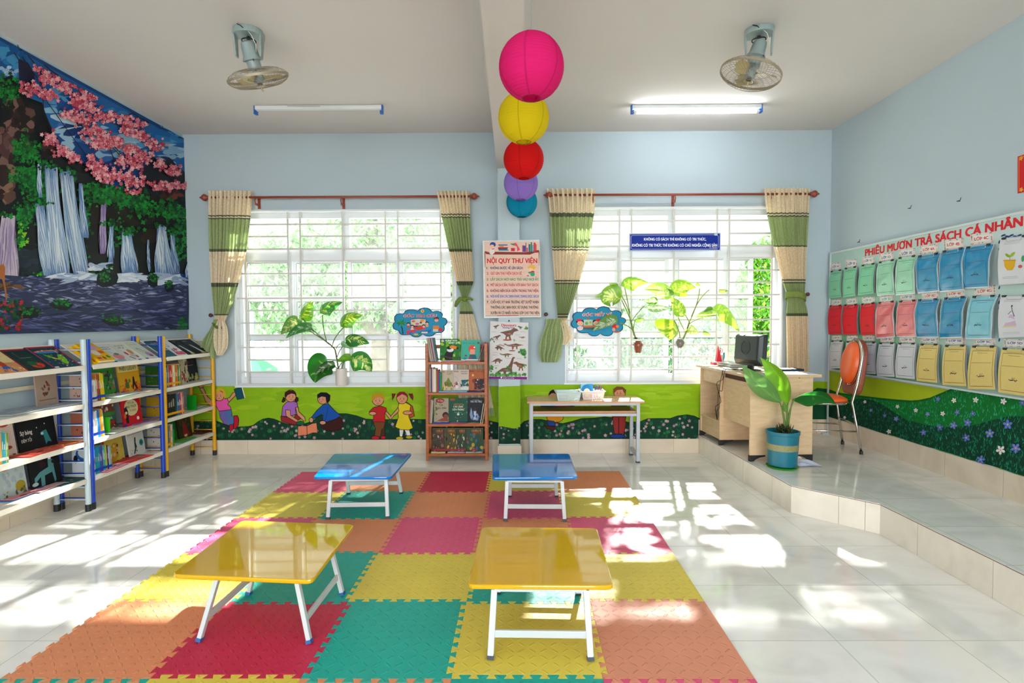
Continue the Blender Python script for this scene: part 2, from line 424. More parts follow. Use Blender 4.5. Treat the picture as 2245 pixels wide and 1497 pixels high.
# ---------------------------------------------------------------- windows
GL, gt, gb = newmat('window_glass')
gt.nodes.remove(gb); tr = gt.nodes.new('ShaderNodeBsdfTransparent'); tr.inputs[0].default_value = (.93, .96, .95, 1)
gg = gt.nodes.new('ShaderNodeBsdfGlossy'); gg.inputs['Roughness'].default_value = .02
df = gt.nodes.new('ShaderNodeBsdfTranslucent'); df.inputs[0].default_value = (.8, .86, .84, 1)
mx = gt.nodes.new('ShaderNodeMixShader'); mx.inputs[0].default_value = .04; mz = gt.nodes.new('ShaderNodeMixShader'); mz.inputs[0].default_value = .035
gt.links.new(tr.outputs[0], mz.inputs[1]); gt.links.new(df.outputs[0], mz.inputs[2])
gt.links.new(mz.outputs[0], mx.inputs[1]); gt.links.new(gg.outputs[0], mx.inputs[2]); gt.links.new(mx.outputs[0], gt.nodes['Material Output'].inputs['Surface'])
def window(n, W, upper, panes, open_to, vb, hb_full, hb_short, narrow, tr_y, rows, fy=WB + .115):
    x0, x1, z0, z1 = W
    root = thing('window_%d' % n, None, None, ((x0 + x1) / 2, WB + .1, z0)); root['kind'] = 'structure'
    X = lambda px: onY(px, 640, fy).x
    Z = lambda py: onY((513 + 1001) / 2 if n == 1 else 1477, py, fy).z
    f = MB(); d = .05
    def mem(a, b, c, e, dd=.03, y=fy): dd += random.uniform(0, .0009); f.bb((a, y - dd, c), (b, y + dd, e))
    # reveal lining
    f.bb((x0, WB - .008, z0 - .014), (x0 + .016, WB + .19, z1)); f.bb((x1 - .016, WB - .008, z0 - .014), (x1, WB + .19, z1)); f.bb((x0, WB - .008, z1 - .018), (x1, WB + .19, z1)); f.bb((x0 - .01, WB - .012, z0 - .016), (x1 + .01, WB + .19, z0 + .004))
    mem(x0, x0 + .05, z0, z1); mem(x1 - .05, x1, z0, z1); mem(x0, x1, z0, z0 + .085); mem(x0, x1, z1 - .075, z1); mem(x0, x1, Z(tr_y[1]), Z(tr_y[0]), .035)
    for a, b in upper: mem(X(a), X(b), Z(tr_y[0]), z1 - .05)
    f.build('window_frame', WHITE, root, bevel=.003)
    zt, zb = Z(tr_y[1]), z0 + .085
    for i, (a, b) in enumerate(panes):                   # sliding sashes, each with three stacked panes
        s = MB(); ya = fy + (.018 if i % 2 else -.018); l, r = X(a), X(b); w = .028
        s.bb((l - .045, ya - .016, zb), (l, ya + .016, zt)); s.bb((r, ya - .016, zb), (r + .045, ya + .016, zt))
        g = MB()
        for (t0, b0) in rows: g.bb((l, ya - .002, Z(b0)), (r, ya + .002, Z(t0)))
        ys = [zt] + [q for t0, b0 in rows for q in (Z(t0), Z(b0))] + [zb]
        for j in range(0, len(ys), 2): s.bb((l, ya - .014, ys[j + 1]), (r, ya + .014, ys[j]))
        so = s.build('sash', WHITE, root, bevel=.002); g.build('pane', GL, so)
        k = MB(); 
        for (t0, b0) in rows: k.bb((l, ya - .017, Z(t0) - .0), (r, ya - .013, Z(t0) + .004)); k.bb((l - .0035, ya - .017, Z(b0)), (l, ya - .013, Z(t0)))
        k.build('gasket', mat('gasket', '#5a5f60', .7, var=0), so)
    g = MB(); us = [x0 + .05] + [v for a, b in upper for v in (X(a), X(b))] + [x1 - .05]
    for j in range(0, len(us), 2): g.bb((us[j], fy - .002, Z(tr_y[0])), (us[j + 1], fy + .002, z1 - .075))
    g.build('pane', GL, root)
    # security grille, in front of the sashes
    gy = WB + .035; q = MB(); r = .0078
    XG = lambda px: onY(px, 640, gy).x
    ZG = lambda py: onY((513 + 1001) / 2 if n == 1 else 1477, py, gy).z
    for px in vb: q.bb((XG(px) - r, gy - r * 1.1, z0), (XG(px) + r, gy + r * 1.1, z1))
    for py in hb_full: q.bb((x0, gy - r, ZG(py) - r), (x1, gy + r, ZG(py) + r))
    v = [x0] + [XG(p) for p in vb] + [x1]
    for py in hb_short:
        for a, b in zip(v, v[1:]):
            if not any(abs(a - XG(s)) < .01 for s in narrow): q.bb((a, gy - r, ZG(py) - r), (b, gy + r, ZG(py) + r))
    q.build('security_grille', BARW, root)
    return root
rows1 = [(577.5, 649), (661.5, 732), (745.5, 814)]
window(1, W1, [(753, 770)], [(548, 636), (651, 745), (774, 870), (884, 978)], None, [517, 541, 634, 661, 753, 847, 874, 967, 993],
       [491.3, 545, 599, 653, 707, 760.7, 814.6, 841.8], [517.7, 571.6, 625.7, 680, 733.8, 788], [517, 634, 847, 967], (546, 573), rows1)
rows2 = [(571.5, 643), (656, 727), (741, 812)]
window(2, W2, [(1461, 1478)], [(1257, 1346), (1362, 1457), (1486, 1582), (1598, 1642)], 1690, [1240, 1265, 1357.5, 1384, 1476.7, 1570.7, 1597.4, 1691, 1713],
       [484, 539, 593, 647, 701, 755.7, 810, 836.5], [512.4, 566, 619.6, 673.7, 727.6, 782.3], [1240, 1357.5, 1570.7, 1691], (539, 567), rows2)
for n_, x_ in (('window_3', -2.0), ('window_4', 2.1)):     # rear openings, frames only
    w_ = 1.1 if n_ == 'window_3' else .9
    f = MB(); f.bb((x_ - w_, YF - .12, .8), (x_ + w_, YF - .08, .86)).bb((x_ - w_, YF - .12, 2.84), (x_ + w_, YF - .08, 2.9)).bb((x_ - w_, YF - .12, .86), (x_ - w_ + .06, YF - .08, 2.84)).bb((x_ + w_ - .06, YF - .12, .86), (x_ + w_, YF - .08, 2.84)).bb((x_ - .03, YF - .12, .86), (x_ + .03, YF - .08, 2.84))
    struct(f, n_, WHITE)
# ---------------------------------------------------------------- foam mats
def foam(name, c, dots):
    m, t, b = newmat(name); o, (x, y, z) = xyz(t, 'obj')
    p = .046
    def cell(ox):
        u = x / p + ox; v = y / p + ox
        return u.frac() - .5, v.frac() - .5, u.floor() + v.floor()
    def blade(u, v, a, b_):
        s = .7071
        q = (u + v) * s; r = (u - v) * s
        return (E(t, (q / a)._m('POWER', 2.0).o) * -1.0 + 1.0 - (r / b_)._m('POWER', 2.0)).max(0.0)
    u, v, k = cell(0)
    u2, v2, k2 = cell(.5)
    par = (k * .5).frac().lt(.25)
    h1 = blade(u, v, .42, .12); h2 = blade(u * -1.0, v, .42, .12)
    h = h1 * par + h2 * (par * -1.0 + 1.0)
    if dots:
        r = ((u * u + v * v) / .07 * -1.0 + 1.0).max(0.0); h = h * (par * -1.0 + 1.0) + r * par
    h = h.min(.55)
    n = t.nodes.new('ShaderNodeTexNoise'); n.inputs['Scale'].default_value = 900; t.links.new(o, n.inputs['Vector'])
    hh = h + E(t, n.outputs['Fac']) * .07
    bp = t.nodes.new('ShaderNodeBump'); bp.inputs['Strength'].default_value = .9; bp.inputs['Distance'].default_value = .0032
    t.links.new(hh.o, bp.inputs['Height']); t.links.new(bp.outputs[0], b.inputs['Normal'])
    n2 = t.nodes.new('ShaderNodeTexNoise'); n2.inputs['Scale'].default_value = 5; n2.inputs['Detail'].default_value = 6; t.links.new(o, n2.inputs['Vector'])
    c = lin(c); t.links.new(mixc(t, n2.outputs['Fac'], tuple(v * .9 for v in c[:3]) + (1,), tuple(min(1, v * 1.1) for v in c[:3]) + (1,)), b.inputs['Base Color'])
    b.inputs['Roughness'].default_value = .5; return m
FC = {'pink': '#dc4f78', 'crimson': '#c21f45', 'orange': '#dd8a5e', 'salmon': '#d98b6c', 'yellow': '#dcc548', 'teal': '#05a392'}
FM = {}
def fm(c, dots):
    if (c, dots) not in FM: FM[(c, dots)] = foam('foam_' + c, FC[c], dots)
    return FM[(c, dots)]
rowsY = [onZ(1100, y, .012).y for y in (1033, 1077, 1135, 1211, 1318, 1487)]; rowsY.append(rowsY[-1] - .588)
# the mat field is turned a touch relative to the room
mo = Vector((onZ(247, 1318, .012).x, onZ(900, 1318, .012).y)); mx_ = Vector((onZ(1545, 1318, .012).x - mo.x, .0))
th = math.atan2(13, 1200.0)
def MP(i, Y):
    x = mo.x + (mx_.x / 5) * i + (Y - mo.y) * math.tan(th); return (x, Y - (x) * .0)
def seamline(p, q, n, amp, flip):
    """dovetail teeth from p to q"""
    p = Vector(p); q = Vector(q); d = (q - p); L = d.length; d.normalize(); nn = Vector((-d.y, d.x)); P = [p]
    w = L / (n * 2 + 1)
    for k in range(n):
        a = w * (2 * k + 1); b = a + w; s = 1 if not flip else -1; e = w * .22
        for t_, h in ((a + e * .5, 0), (a - e, 1), (b + e, 1), (b - e * .5, 0)): P.append(p + d * t_ + nn * h * amp * s)
    P.append(q); return P
cols = [['pink', 'orange', 'crimson', 'yellow', 'orange'], ['yellow', 'teal', 'orange', 'pink', 'yellow'], ['pink', 'orange', 'pink', 'orange', 'pink'],
        ['yellow', 'teal', 'yellow', 'teal', 'yellow'], ['orange', 'crimson', 'teal', 'yellow', 'salmon'], ['teal', 'yellow', 'orange', 'teal', 'pink']]
dotset = {(3, 0), (4, 0), (4, 1), (1, 1)}
H = {}; V = {}
for r in range(7):
    for c in range(5): H[(r, c)] = ([Vector(MP(c, rowsY[r])), Vector(MP(c + 1, rowsY[r]))] if r in (0, 6) else seamline(MP(c, rowsY[r]), MP(c + 1, rowsY[r]), 8, .024, (r + c) % 2))
for r in range(6):
    for c in range(6): V[(r, c)] = ([Vector(MP(c, rowsY[r])), Vector(MP(c, rowsY[r + 1]))] if c == 5 else seamline(MP(c, rowsY[r]), MP(c, rowsY[r + 1]), 8, .024 if c else .016, ((r + c) % 2) if c else False))
RN = ['back row', 'second row from the back', 'third row from the back', 'fourth row from the back', 'fifth row from the back', 'front row cut by the photo edge']
CN = ['leftmost', 'second from left', 'middle', 'second from right', 'rightmost']
for r in range(6):
    for c in range(5):
        P = H[(r, c)] + V[(r, c + 1)][1:] + H[(r + 1, c)][::-1][1:] + V[(r, c)][::-1][1:-1]
        P3 = [Vector((p.x, p.y, .0008)) for p in P]
        o = MB().prism(P3, (0, 0, .0112)).build('foam_mat_tile', fm(cols[r][c], (r, c) in dotset), bevel=.0016, seg=1)
        prop(o, '%s foam mat tile, %s of the %s' % (cols[r][c], CN[c], RN[r]), 'foam mat', 'interlocking foam mat tiles')
# ---------------------------------------------------------------- low folding tables
LEGM = mat('leg_paint_white', '#c9cfd0', .4, var=.04); FOOT = mat('foot_plastic', '#2c3440', .5, var=0); FOOTB = mat('foot_plastic_blue', '#2a5e9e', .5, var=0)
def tabletop(c, T_): return mat(T_, c, .05, var=.03, scale=3, coat=.35)
def low_table(corners, colr, mname, label, front_frames, foot, feet, ztop=.30):
    """corners BL BR FR FL in pixels on the table-top plane; feet BL BR FR FL on the floor"""
    Q = [onZ(x, y, ztop) for x, y in corners]; c = sum(Q, Vector()) / 4
    root = thing('low_folding_table', label, 'table', (c.x, c.y, .012), 0, 'low folding tables on the foam mats')
    P = []
    for i in range(4):                                   # rounded corners
        a, b, d = Q[i - 1], Q[i], Q[(i + 1) % 4]; u = (a - b).normalized(); v = (d - b).normalized(); r = .035
        for k in range(5):
            t = k / 4; P.append((b + u * r) * (1 - t) ** 2 + b * 2 * t * (1 - t) + (b + v * r) * t * t)
    MB().prism([p - Vector((0, 0, .02)) for p in P], (0, 0, .02)).build('tabletop', tabletop(colr, mname), root, bevel=.006, seg=3)
    FT = [onZ(x, y, .014) for x, y in feet]; tops = []
    pairs = ((3, 2), (0, 1)) if front_frames else ((0, 3), (1, 2))
    for a, b in pairs:
        A, B = FT[a], FT[b]; ins = (c - (A + B) / 2); ins.z = 0; ins = ins.normalized() * .07
        TA = Vector((A.x, A.y, ztop - .03)) + ins + (B - A) * .03; TB = Vector((B.x, B.y, ztop - .03)) + ins - (B - A) * .03
        ax = (B - A).normalized()
        for p, q in ((A, TA), (B, TB)):
            l = MB().bar(p, q, .026, .02, up=ax.cross(Vector((0, 0, 1)))).build('leg', LEGM, root, bevel=.003)
            dd = (q - p).normalized()
            MB().bar(p - dd * .001, p + dd * .014, .029, .023, up=ax.cross(Vector((0, 0, 1)))).build('foot_cap', foot, l)
        k = .36; MB().bar(A.lerp(TA, k), B.lerp(TB, k), .012, .03).build('crossbar', LEGM, root, bevel=.002)
        MB().bar(TA, TB, .02, .012).build('top_rail', LEGM, root)
    return root
low_table([(733, 994), (903, 993), (858, 1045.5), (686, 1045.5)], '#0278cc', 'blue_laminate', 'low folding table with glossy blue top, left of the two blue ones', True, FOOT, [(765, 1082), (880, 1081), (850, 1136), (719, 1138)])
low_table([(1080, 995), (1248, 994), (1267, 1045), (1079, 1047)], '#0270c8', 'blue_laminate', 'low folding table with glossy blue top, right of the two blue ones', True, FOOT, [(1118, 1088), (1220, 1088), (1238, 1142), (1108, 1141)])
low_table([(530, 1140), (778, 1149), (684, 1272), (374, 1259)], '#d8a90c', 'yellow_laminate', 'low folding table with glossy yellow top turned sideways, nearer left', False, FOOTB, [(545, 1302), (751, 1303), (679, 1408), (437, 1404)])
low_table([(1056, 1154), (1309, 1157), (1346, 1284), (1024, 1282)], '#dcae0c', 'yellow_laminate', 'low folding table with glossy yellow top, nearer right', True, FOOT, [(1092, 1300), (1268, 1303), (1295, 1447), (1075, 1444)])
# ---------------------------------------------------------------- curtains
BEI, GRN, DKG, MIDG = '#f4e4c6', '#b0c088', '#6c7458', '#a9b87a'
def interp(T, v):
    for a, b in zip(T, T[1:]):
        if v <= b[0]:
            t = (v - a[0]) / (b[0] - a[0]); return [a[i] + (b[i] - a[i]) * t for i in range(1, len(a))]
    return list(T[-1][1:])
def sm(T, v):
    """smoothed table look-up"""
    h = 7; a = interp(T, max(T[0][0], v - h)); b = interp(T, v); c = interp(T, min(T[-1][0], v + h))
    return [(x + 2 * y + z) / 4 for x, y, z in zip(a, b, c)]
def cloth(name, rows, bands, nf, Y, parent, amp=.03, jag=0, ph=0.0, jit=1.0, nu=None):
    """rows: (y, xl, xr, fold amplitude factor); bands: (y0,y1,colour)"""
    y0, y1 = rows[0][0], rows[-1][0]; nv = int((y1 - y0) / 3) + 2; nu = nu or nf * 10; rr = random.Random(nf + int(y0)); off = [rr.uniform(-.5, .5) for _ in range(nf + 2)]
    def fn(u, v):
        y = y0 + (y1 - y0) * v; xl, xr, a = sm(rows, y); x = xl + (xr - xl) * u
        k = u * nf; w = math.sin(2 * PI * (k + ph) + off[int(k)] * .25 * jit); w2 = math.sin(2 * PI * (k * .37 + ph) + v * 3)
        wid = abs(xr - xl) * Y / 1200
        p = onY(x + math.sin(v * 9 + u * 5) * jag, y, Y); p.y += -amp * a * (w * .8 + .25 * w2) - .012 * math.sin(PI * u)
        p.x += .15 * wid / nf * math.sin(4 * PI * k + 1.3) * a
        return p
    def cf(u, v):
        y = y0 + (y1 - y0) * v
        for a, b, c in bands:
            if a <= y < b: return c
        return BEI
    return MB().grid(fn, nu, nv, colfn=cf).build(name, CLOTHT, parent, smooth=True, fixn=False)
def bandset(*ys):
    out = []
    for a, b in ys: out += [(a - 5, a - 3, DKG), (a - 1, a + 3, DKG), (a + 3, b - 2, GRN), (b - 2, b + 1, DKG), (b + 3, b + 5, DKG)]
    return out
ROD = mat('rod_wood', '#8f3f2c', .35, var=.15, scale=30); TIE = mat('knob_dark', '#5b1f1c', .4)
CUR = WB - .085
def rod(x0, x1, y, brackets, label):
    p, q = onY(x0, y, CUR), onY(x1, y - (x1 - x0) * .0045, CUR); root = thing('curtain_rod', label, 'curtain rod', (p + q) / 2)
    MB().tube([p, q], .0125, 12).build('rod', ROD, root, smooth=True)
    for e, s in ((p, -1), (q, 1)):
        M = Matrix.Rotation(s * PI / 2, 3, 'Y')
        MB().lathe([(.014, 0), (.02, .006), (.014, .012), (.024, .02), (.036, .04), (.034, .055), (.02, .072), (.009, .08), (.01, .086), (.004, .096), (0, .1)], e, 16, M).build('finial', ROD, root, smooth=True)
    for bx_ in brackets:
        c = onY(bx_, y, CUR); MB().bb((c.x - .006, c.y, c.z - .075), (c.x + .006, WB - .001, c.z - .055)).bb((c.x - .014, WB - .008, c.z - .1), (c.x + .014, WB - .001, c.z + .01)).tube([c + Vector((0, 0, -.06)), c + Vector((0, -.012, -.03)), c + Vector((0, 0, -.008))], .006).build('bracket', ROD, root)
rod(458, 1030, 433, (560, 748, 1022), 'reddish brown curtain rod with ball finials above the left window')
rod(1212, 1776, 427.5, (1300, 1480, 1690), 'reddish brown curtain rod with ball finials above the right window')
def curtain(label, loc): return thing('curtain', label, 'curtain', onY(loc[0], loc[1], CUR), 0, 'green and beige striped curtains')
def knob(px, py):
    c = onY(px, py, WB - .03); o = MB().ball(c + Vector((0, -.012, 0)), (.02, .014, .02)).tube([c, c + Vector((0, .029, 0))], .008).build('tieback_knob', TIE, None, smooth=True)
    return o
KN = []
for i, (x, y, l) in enumerate([(463, 691, 'dark red wall knob left of the left window'), (1197, 689, 'dark red wall knob between the rules poster and the right window'), (1770, 645, 'dark red wall knob right of the right window')]):
    prop(knob(x, y), l, 'curtain knob', 'dark red tieback knobs')
# 1: left window, left side
c = curtain('striped green and beige curtain tied beside the bookcase, left window left side', (500, 778))
cloth('drape', [(419, 459, 553, 1), (475, 459, 549, 1), (548, 461, 541, 1), (625, 465, 522, .9), (680, 470, 504, .7), (706, 472, 492, .4)], bandset((478, 547), (625, 690)), 11, CUR, c)
cloth('tied_hem', [(700, 470, 480, .5), (722, 462, 480, .8), (750, 446, 474, 1.2), (772, 438, 472, 1.3), (785, 443, 470, 1)], [(700, 790, GRN)], 4, CUR - .02, c, jag=1)
cloth('tied_hem', [(702, 480, 490, .5), (716, 472, 498, .9), (740, 470, 500, 1), (764, 471, 498, .8), (779, 476, 486, .2)], [(700, 716, BEI)], 3, CUR - .03, c, amp=.03)
a = onY(481, 713, CUR); MB().tube([a + Vector((-.05, -.02, .02)), a + Vector((0, -.055, -.02)), a + Vector((.035, -.03, -.03)), a + Vector((.02, .03, 0)), a + Vector((-.04, .03, .03))], .016, 8, col='#6f8a3a', closed=True).build('tieback', CLOTHT, c, smooth=True)
# 2: left window, right side
c = curtain('striped curtain knotted with a green bow behind the wooden bookcase', (1010, 912))
cloth('drape', [(419, 957, 1028, 1), (475, 968, 1030, 1), (548, 984, 1034, 1), (618, 1000, 1038, .8), (645, 1011, 1027, .5), (658, 1014, 1022, .3)], bandset((475, 547), (622, 660)), 9, CUR, c)
cloth('lower_drape', [(656, 1012, 1022, .3), (668, 1009, 1032, .5), (690, 1007, 1038, .8), (740, 1004, 1050, .9), (840, 1004, 1070, 1), (912, 1004, 1083, 1)], [(656, 683, GRN), (683, 687, DKG), (690, 692, DKG), (893, 912, GRN)], 5, CUR + .01, c, amp=.03)
a = onY(1018, 656, CUR - .03); b_ = MB(col='#7f9a45')
b_.tube([a + Vector((-.012, 0, 0)), a + Vector((-.04, -.01, .01)), a + Vector((-.075, 0, -.03)), a + Vector((-.095, .01, -.075))], [.018, .02, .022, .012], 8).tube([a, a + Vector((.035, -.01, .01)), a + Vector((.065, 0, .008)), a + Vector((.085, 0, -.01))], [.018, .016, .013, .01], 8).ball(a, (.028, .025, .024), 10, 8)
b_.build('bow', CLOTHT, c, smooth=True)
# 3: right window, left side
c = curtain('striped green and beige curtain with bunched green hem, right window left side', (1220, 795))
cloth('drape', [(414, 1196, 1304, 1.1), (430, 1200, 1304, 1), (470, 1204, 1301, 1), (545, 1209, 1290, 1), (618, 1215, 1270, .9), (690, 1222, 1246, .7), (708, 1224, 1240, .4)], bandset((472, 543), (620, 690)), 10, CUR, c)
cloth('tied_hem', [(699, 1196, 1236, .6), (722, 1191, 1234, .9), (760, 1181, 1232, 1.2), (780, 1178, 1228, 1.2), (794, 1188, 1218, 1)], [(699, 796, GRN)], 5, CUR - .03, c, jag=1.5, amp=.03)
cloth('tied_hem', [(702, 1226, 1240, .5), (722, 1232, 1250, .8), (742, 1234, 1257, .9), (756, 1232, 1240, .3)], [(699, 722, BEI)], 3, CUR - .02, c, amp=.03)
# 4: right window, right side
c = curtain('striped green and beige curtain hanging full length behind the desk', (1748, 890))
cloth('drape', [(413, 1672, 1776, 1), (470, 1680, 1773, 1), (540, 1694, 1769, 1), (613, 1713, 1766, .9), (645, 1723, 1764, .7), (655, 1726, 1763, .5), (672, 1724, 1768, .6), (690, 1722, 1771, .8), (760, 1724, 1772, 1), (892, 1726, 1774, 1)], bandset((473, 540), (618, 688)), 10, CUR, c)
a = onY(1743, 652, CUR); w_ = .105; b_ = MB(col='#93a558')
b_.grid(lambda u, v: a + Vector((w_ * math.cos(2 * PI * u), -.045 * math.sin(2 * PI * u) - .01, -.028 + .062 * v - .03 * math.sin(2 * PI * u + 2.6))), 24, 3); b_.build('tieback', CLOTHT, c, smooth=True, solid=.004)
# ---------------------------------------------------------------- paper lanterns
def lantern(px, py, Y, colr, label, cname):
    c = onY(px, py, Y); r = .15; root = thing('paper_lantern', label, 'paper lantern', c, random.uniform(0, 6), 'round paper lanterns in a row')
    prof = []
    n = 26
    for i in range(n + 1):
        th_ = R(17) + (PI - R(30)) * i / n
        for k in range(3):
            t = th_ + (PI - R(30)) / n * k / 3
            if i == n and k: break
            rr = r * (1 - (.012 if k == 0 else -.002 if k == 1 else 0))
            prof.append((rr * math.sin(t), -rr * math.cos(t)))
    Mx = Matrix.Rotation(random.uniform(0, 6), 3, 'Z')
    MB(col=colr).lathe(prof, c, 48, Mx, cap=False).build('shade', PAPERT, root, smooth=True)
    w = MB(col='#30282c')
    w.tube([c + Vector((prof[0][0] * math.cos(a), prof[0][0] * math.sin(a), prof[0][1])) for a in [i * PI / 8 for i in range(16)]], .0016, 5, closed=True)
    w.tube([c + Vector((prof[-1][0] * math.cos(a), prof[-1][0] * math.sin(a), prof[-1][1])) for a in [i * PI / 8 for i in range(16)]], .0016, 5, closed=True)
    w.tube([c + Vector((-.05, 0, .14)), c + Vector((0, 0, .155)), c + Vector((.05, 0, .14))], .0012, 5)
    w.build('wire_ring', PRINT, root)
    dk = tuple(max(0, int(int(colr[i:i + 2], 16) * .9)) for i in (1, 3, 5)); rb = MB()
    for k in range(6):                                     # seams between the paper gores
        a = k * PI / 3 + .3; P = [c + Vector(((r + .0012) * math.sin(t) * math.cos(a), (r + .0012) * math.sin(t) * math.sin(a), -(r + .0012) * math.cos(t))) for t in [R(17) + (PI - R(32)) * i / 20 for i in range(21)]]
        L = [p + Vector((-math.sin(a), math.cos(a), 0)) * .004 for p in P]; Q = [p - Vector((-math.sin(a), math.cos(a), 0)) * .004 for p in P]
        rb.add(L + Q, [(i, i + 1, 21 + i + 1, 21 + i) for i in range(20)], '#%02x%02x%02x' % dk)
    rb.build('seam', PAPERT, root)
    MB(col='#8a8a86').tube([c + Vector((0, 0, .15)), Vector((c.x, c.y, ZC - .004))], .0008, 5).lathe([(.006, -.012), (.009, 0)], (c.x, c.y, ZC - .0005), 8).build('string', PRINT, root)
for a in [(1165, 147, 2.57, '#e01e72', 'magenta pink round paper lantern, nearest and largest of the row'), (1148, 258, 3.27, '#e6cf12', 'yellow round paper lantern below the pink one'), (1148, 349, 4.13, '#dc1414', 'red round paper lantern between the yellow and purple ones'), (1142, 402, 4.86, '#a484dc', 'purple round paper lantern between the red and blue ones'), (1144, 443, 5.36, '#0a9ec2', 'turquoise blue round paper lantern, furthest of the row')]: lantern(*a, 'x')
# ---------------------------------------------------------------- tube lights
TW = mat('fitting_white', '#dfe4e6', .4); TB = mat('end_blue', '#1f62b4', .4, var=0)
em, et, eb = newmat('lit_tube'); eb.inputs['Base Color'].default_value = (1, 1, 1, 1); sock(eb, 'Emission Color', (.93, .97, 1, 1)); sock(eb, 'Emission Strength', 38)
for x0, x1, lit, lab in ((558, 839, False, 'unlit ceiling tube fitting with blue ends, left half of ceiling'), (1385, 1668, True, 'lit white fluorescent ceiling tube with blue end holders, right half')):
    p, q = onZ(x0, 232 + (0 if not lit else -2), ZC), onZ(x1, 232 - (0 if not lit else 2), ZC); y = (p.y + q.y) / 2; r_ = thing('tube_light', lab, 'tube light', ((p.x + q.x) / 2, y, ZC), 0, 'ceiling tube lights')
    MB().bb((p.x, y - .02, ZC - .035), (q.x, y + .02, ZC - .0005)).build('housing', TW, r_, bevel=.004)
    for e, s in ((p.x, 1), (q.x, -1)): MB().bb((e - .006, y - .022, ZC - .075), (e + .006, y + .022, ZC - .001)).bb((e, y - .014, ZC - .078), (e + s * .022, y + .014, ZC - .046)).build('lamp_holder', TB, r_, bevel=.003)
    if lit:
        tb = MB().tube([(p.x + .04, y, ZC - .062), (q.x - .04, y, ZC - .062)], .014, 16).build('tube', em, r_, smooth=True)
        for e, s in ((p.x, 1), (q.x, -1)): MB().tube([(e + s * .012, y, ZC - .062), (e + s * .045, y, ZC - .062)], .0145, 16).build('tube_end', TW, tb, smooth=True)
    else: MB().tube([(p.x + .3, y - .021, ZC - .01), (p.x + .6, y - .021, ZC - .012)], .0015, 5).build('wire', mat('wire_dark', '#333333', .6), r_)
for i_, (x_, y_) in enumerate(((-2.2, 1.2), (2.0, 1.2), (-2.2, -1.6), (2.0, -1.6))):      # unseen tubes added behind the camera to fill the room with light
    r_ = thing('tube_light', 'added fill light shaped as a ceiling tube, unseen behind the viewer', 'tube light', (x_, y_, ZC), 0, 'added fill lights behind the viewer')
    MB().bb((x_ - .6, y_ - .02, ZC - .035), (x_ + .6, y_ + .02, ZC - .0005)).build('housing', TW, r_)
    MB().tube([(x_ - .57, y_, ZC - .062), (x_ + .57, y_, ZC - .062)], .014, 12).build('tube', em, r_, smooth=True)
    for s in (-1, 1): MB().bb((x_ + s * .59, y_ - .014, ZC - .078), (x_ + s * .57, y_ + .014, ZC - .03)).build('lamp_holder', TB, r_)
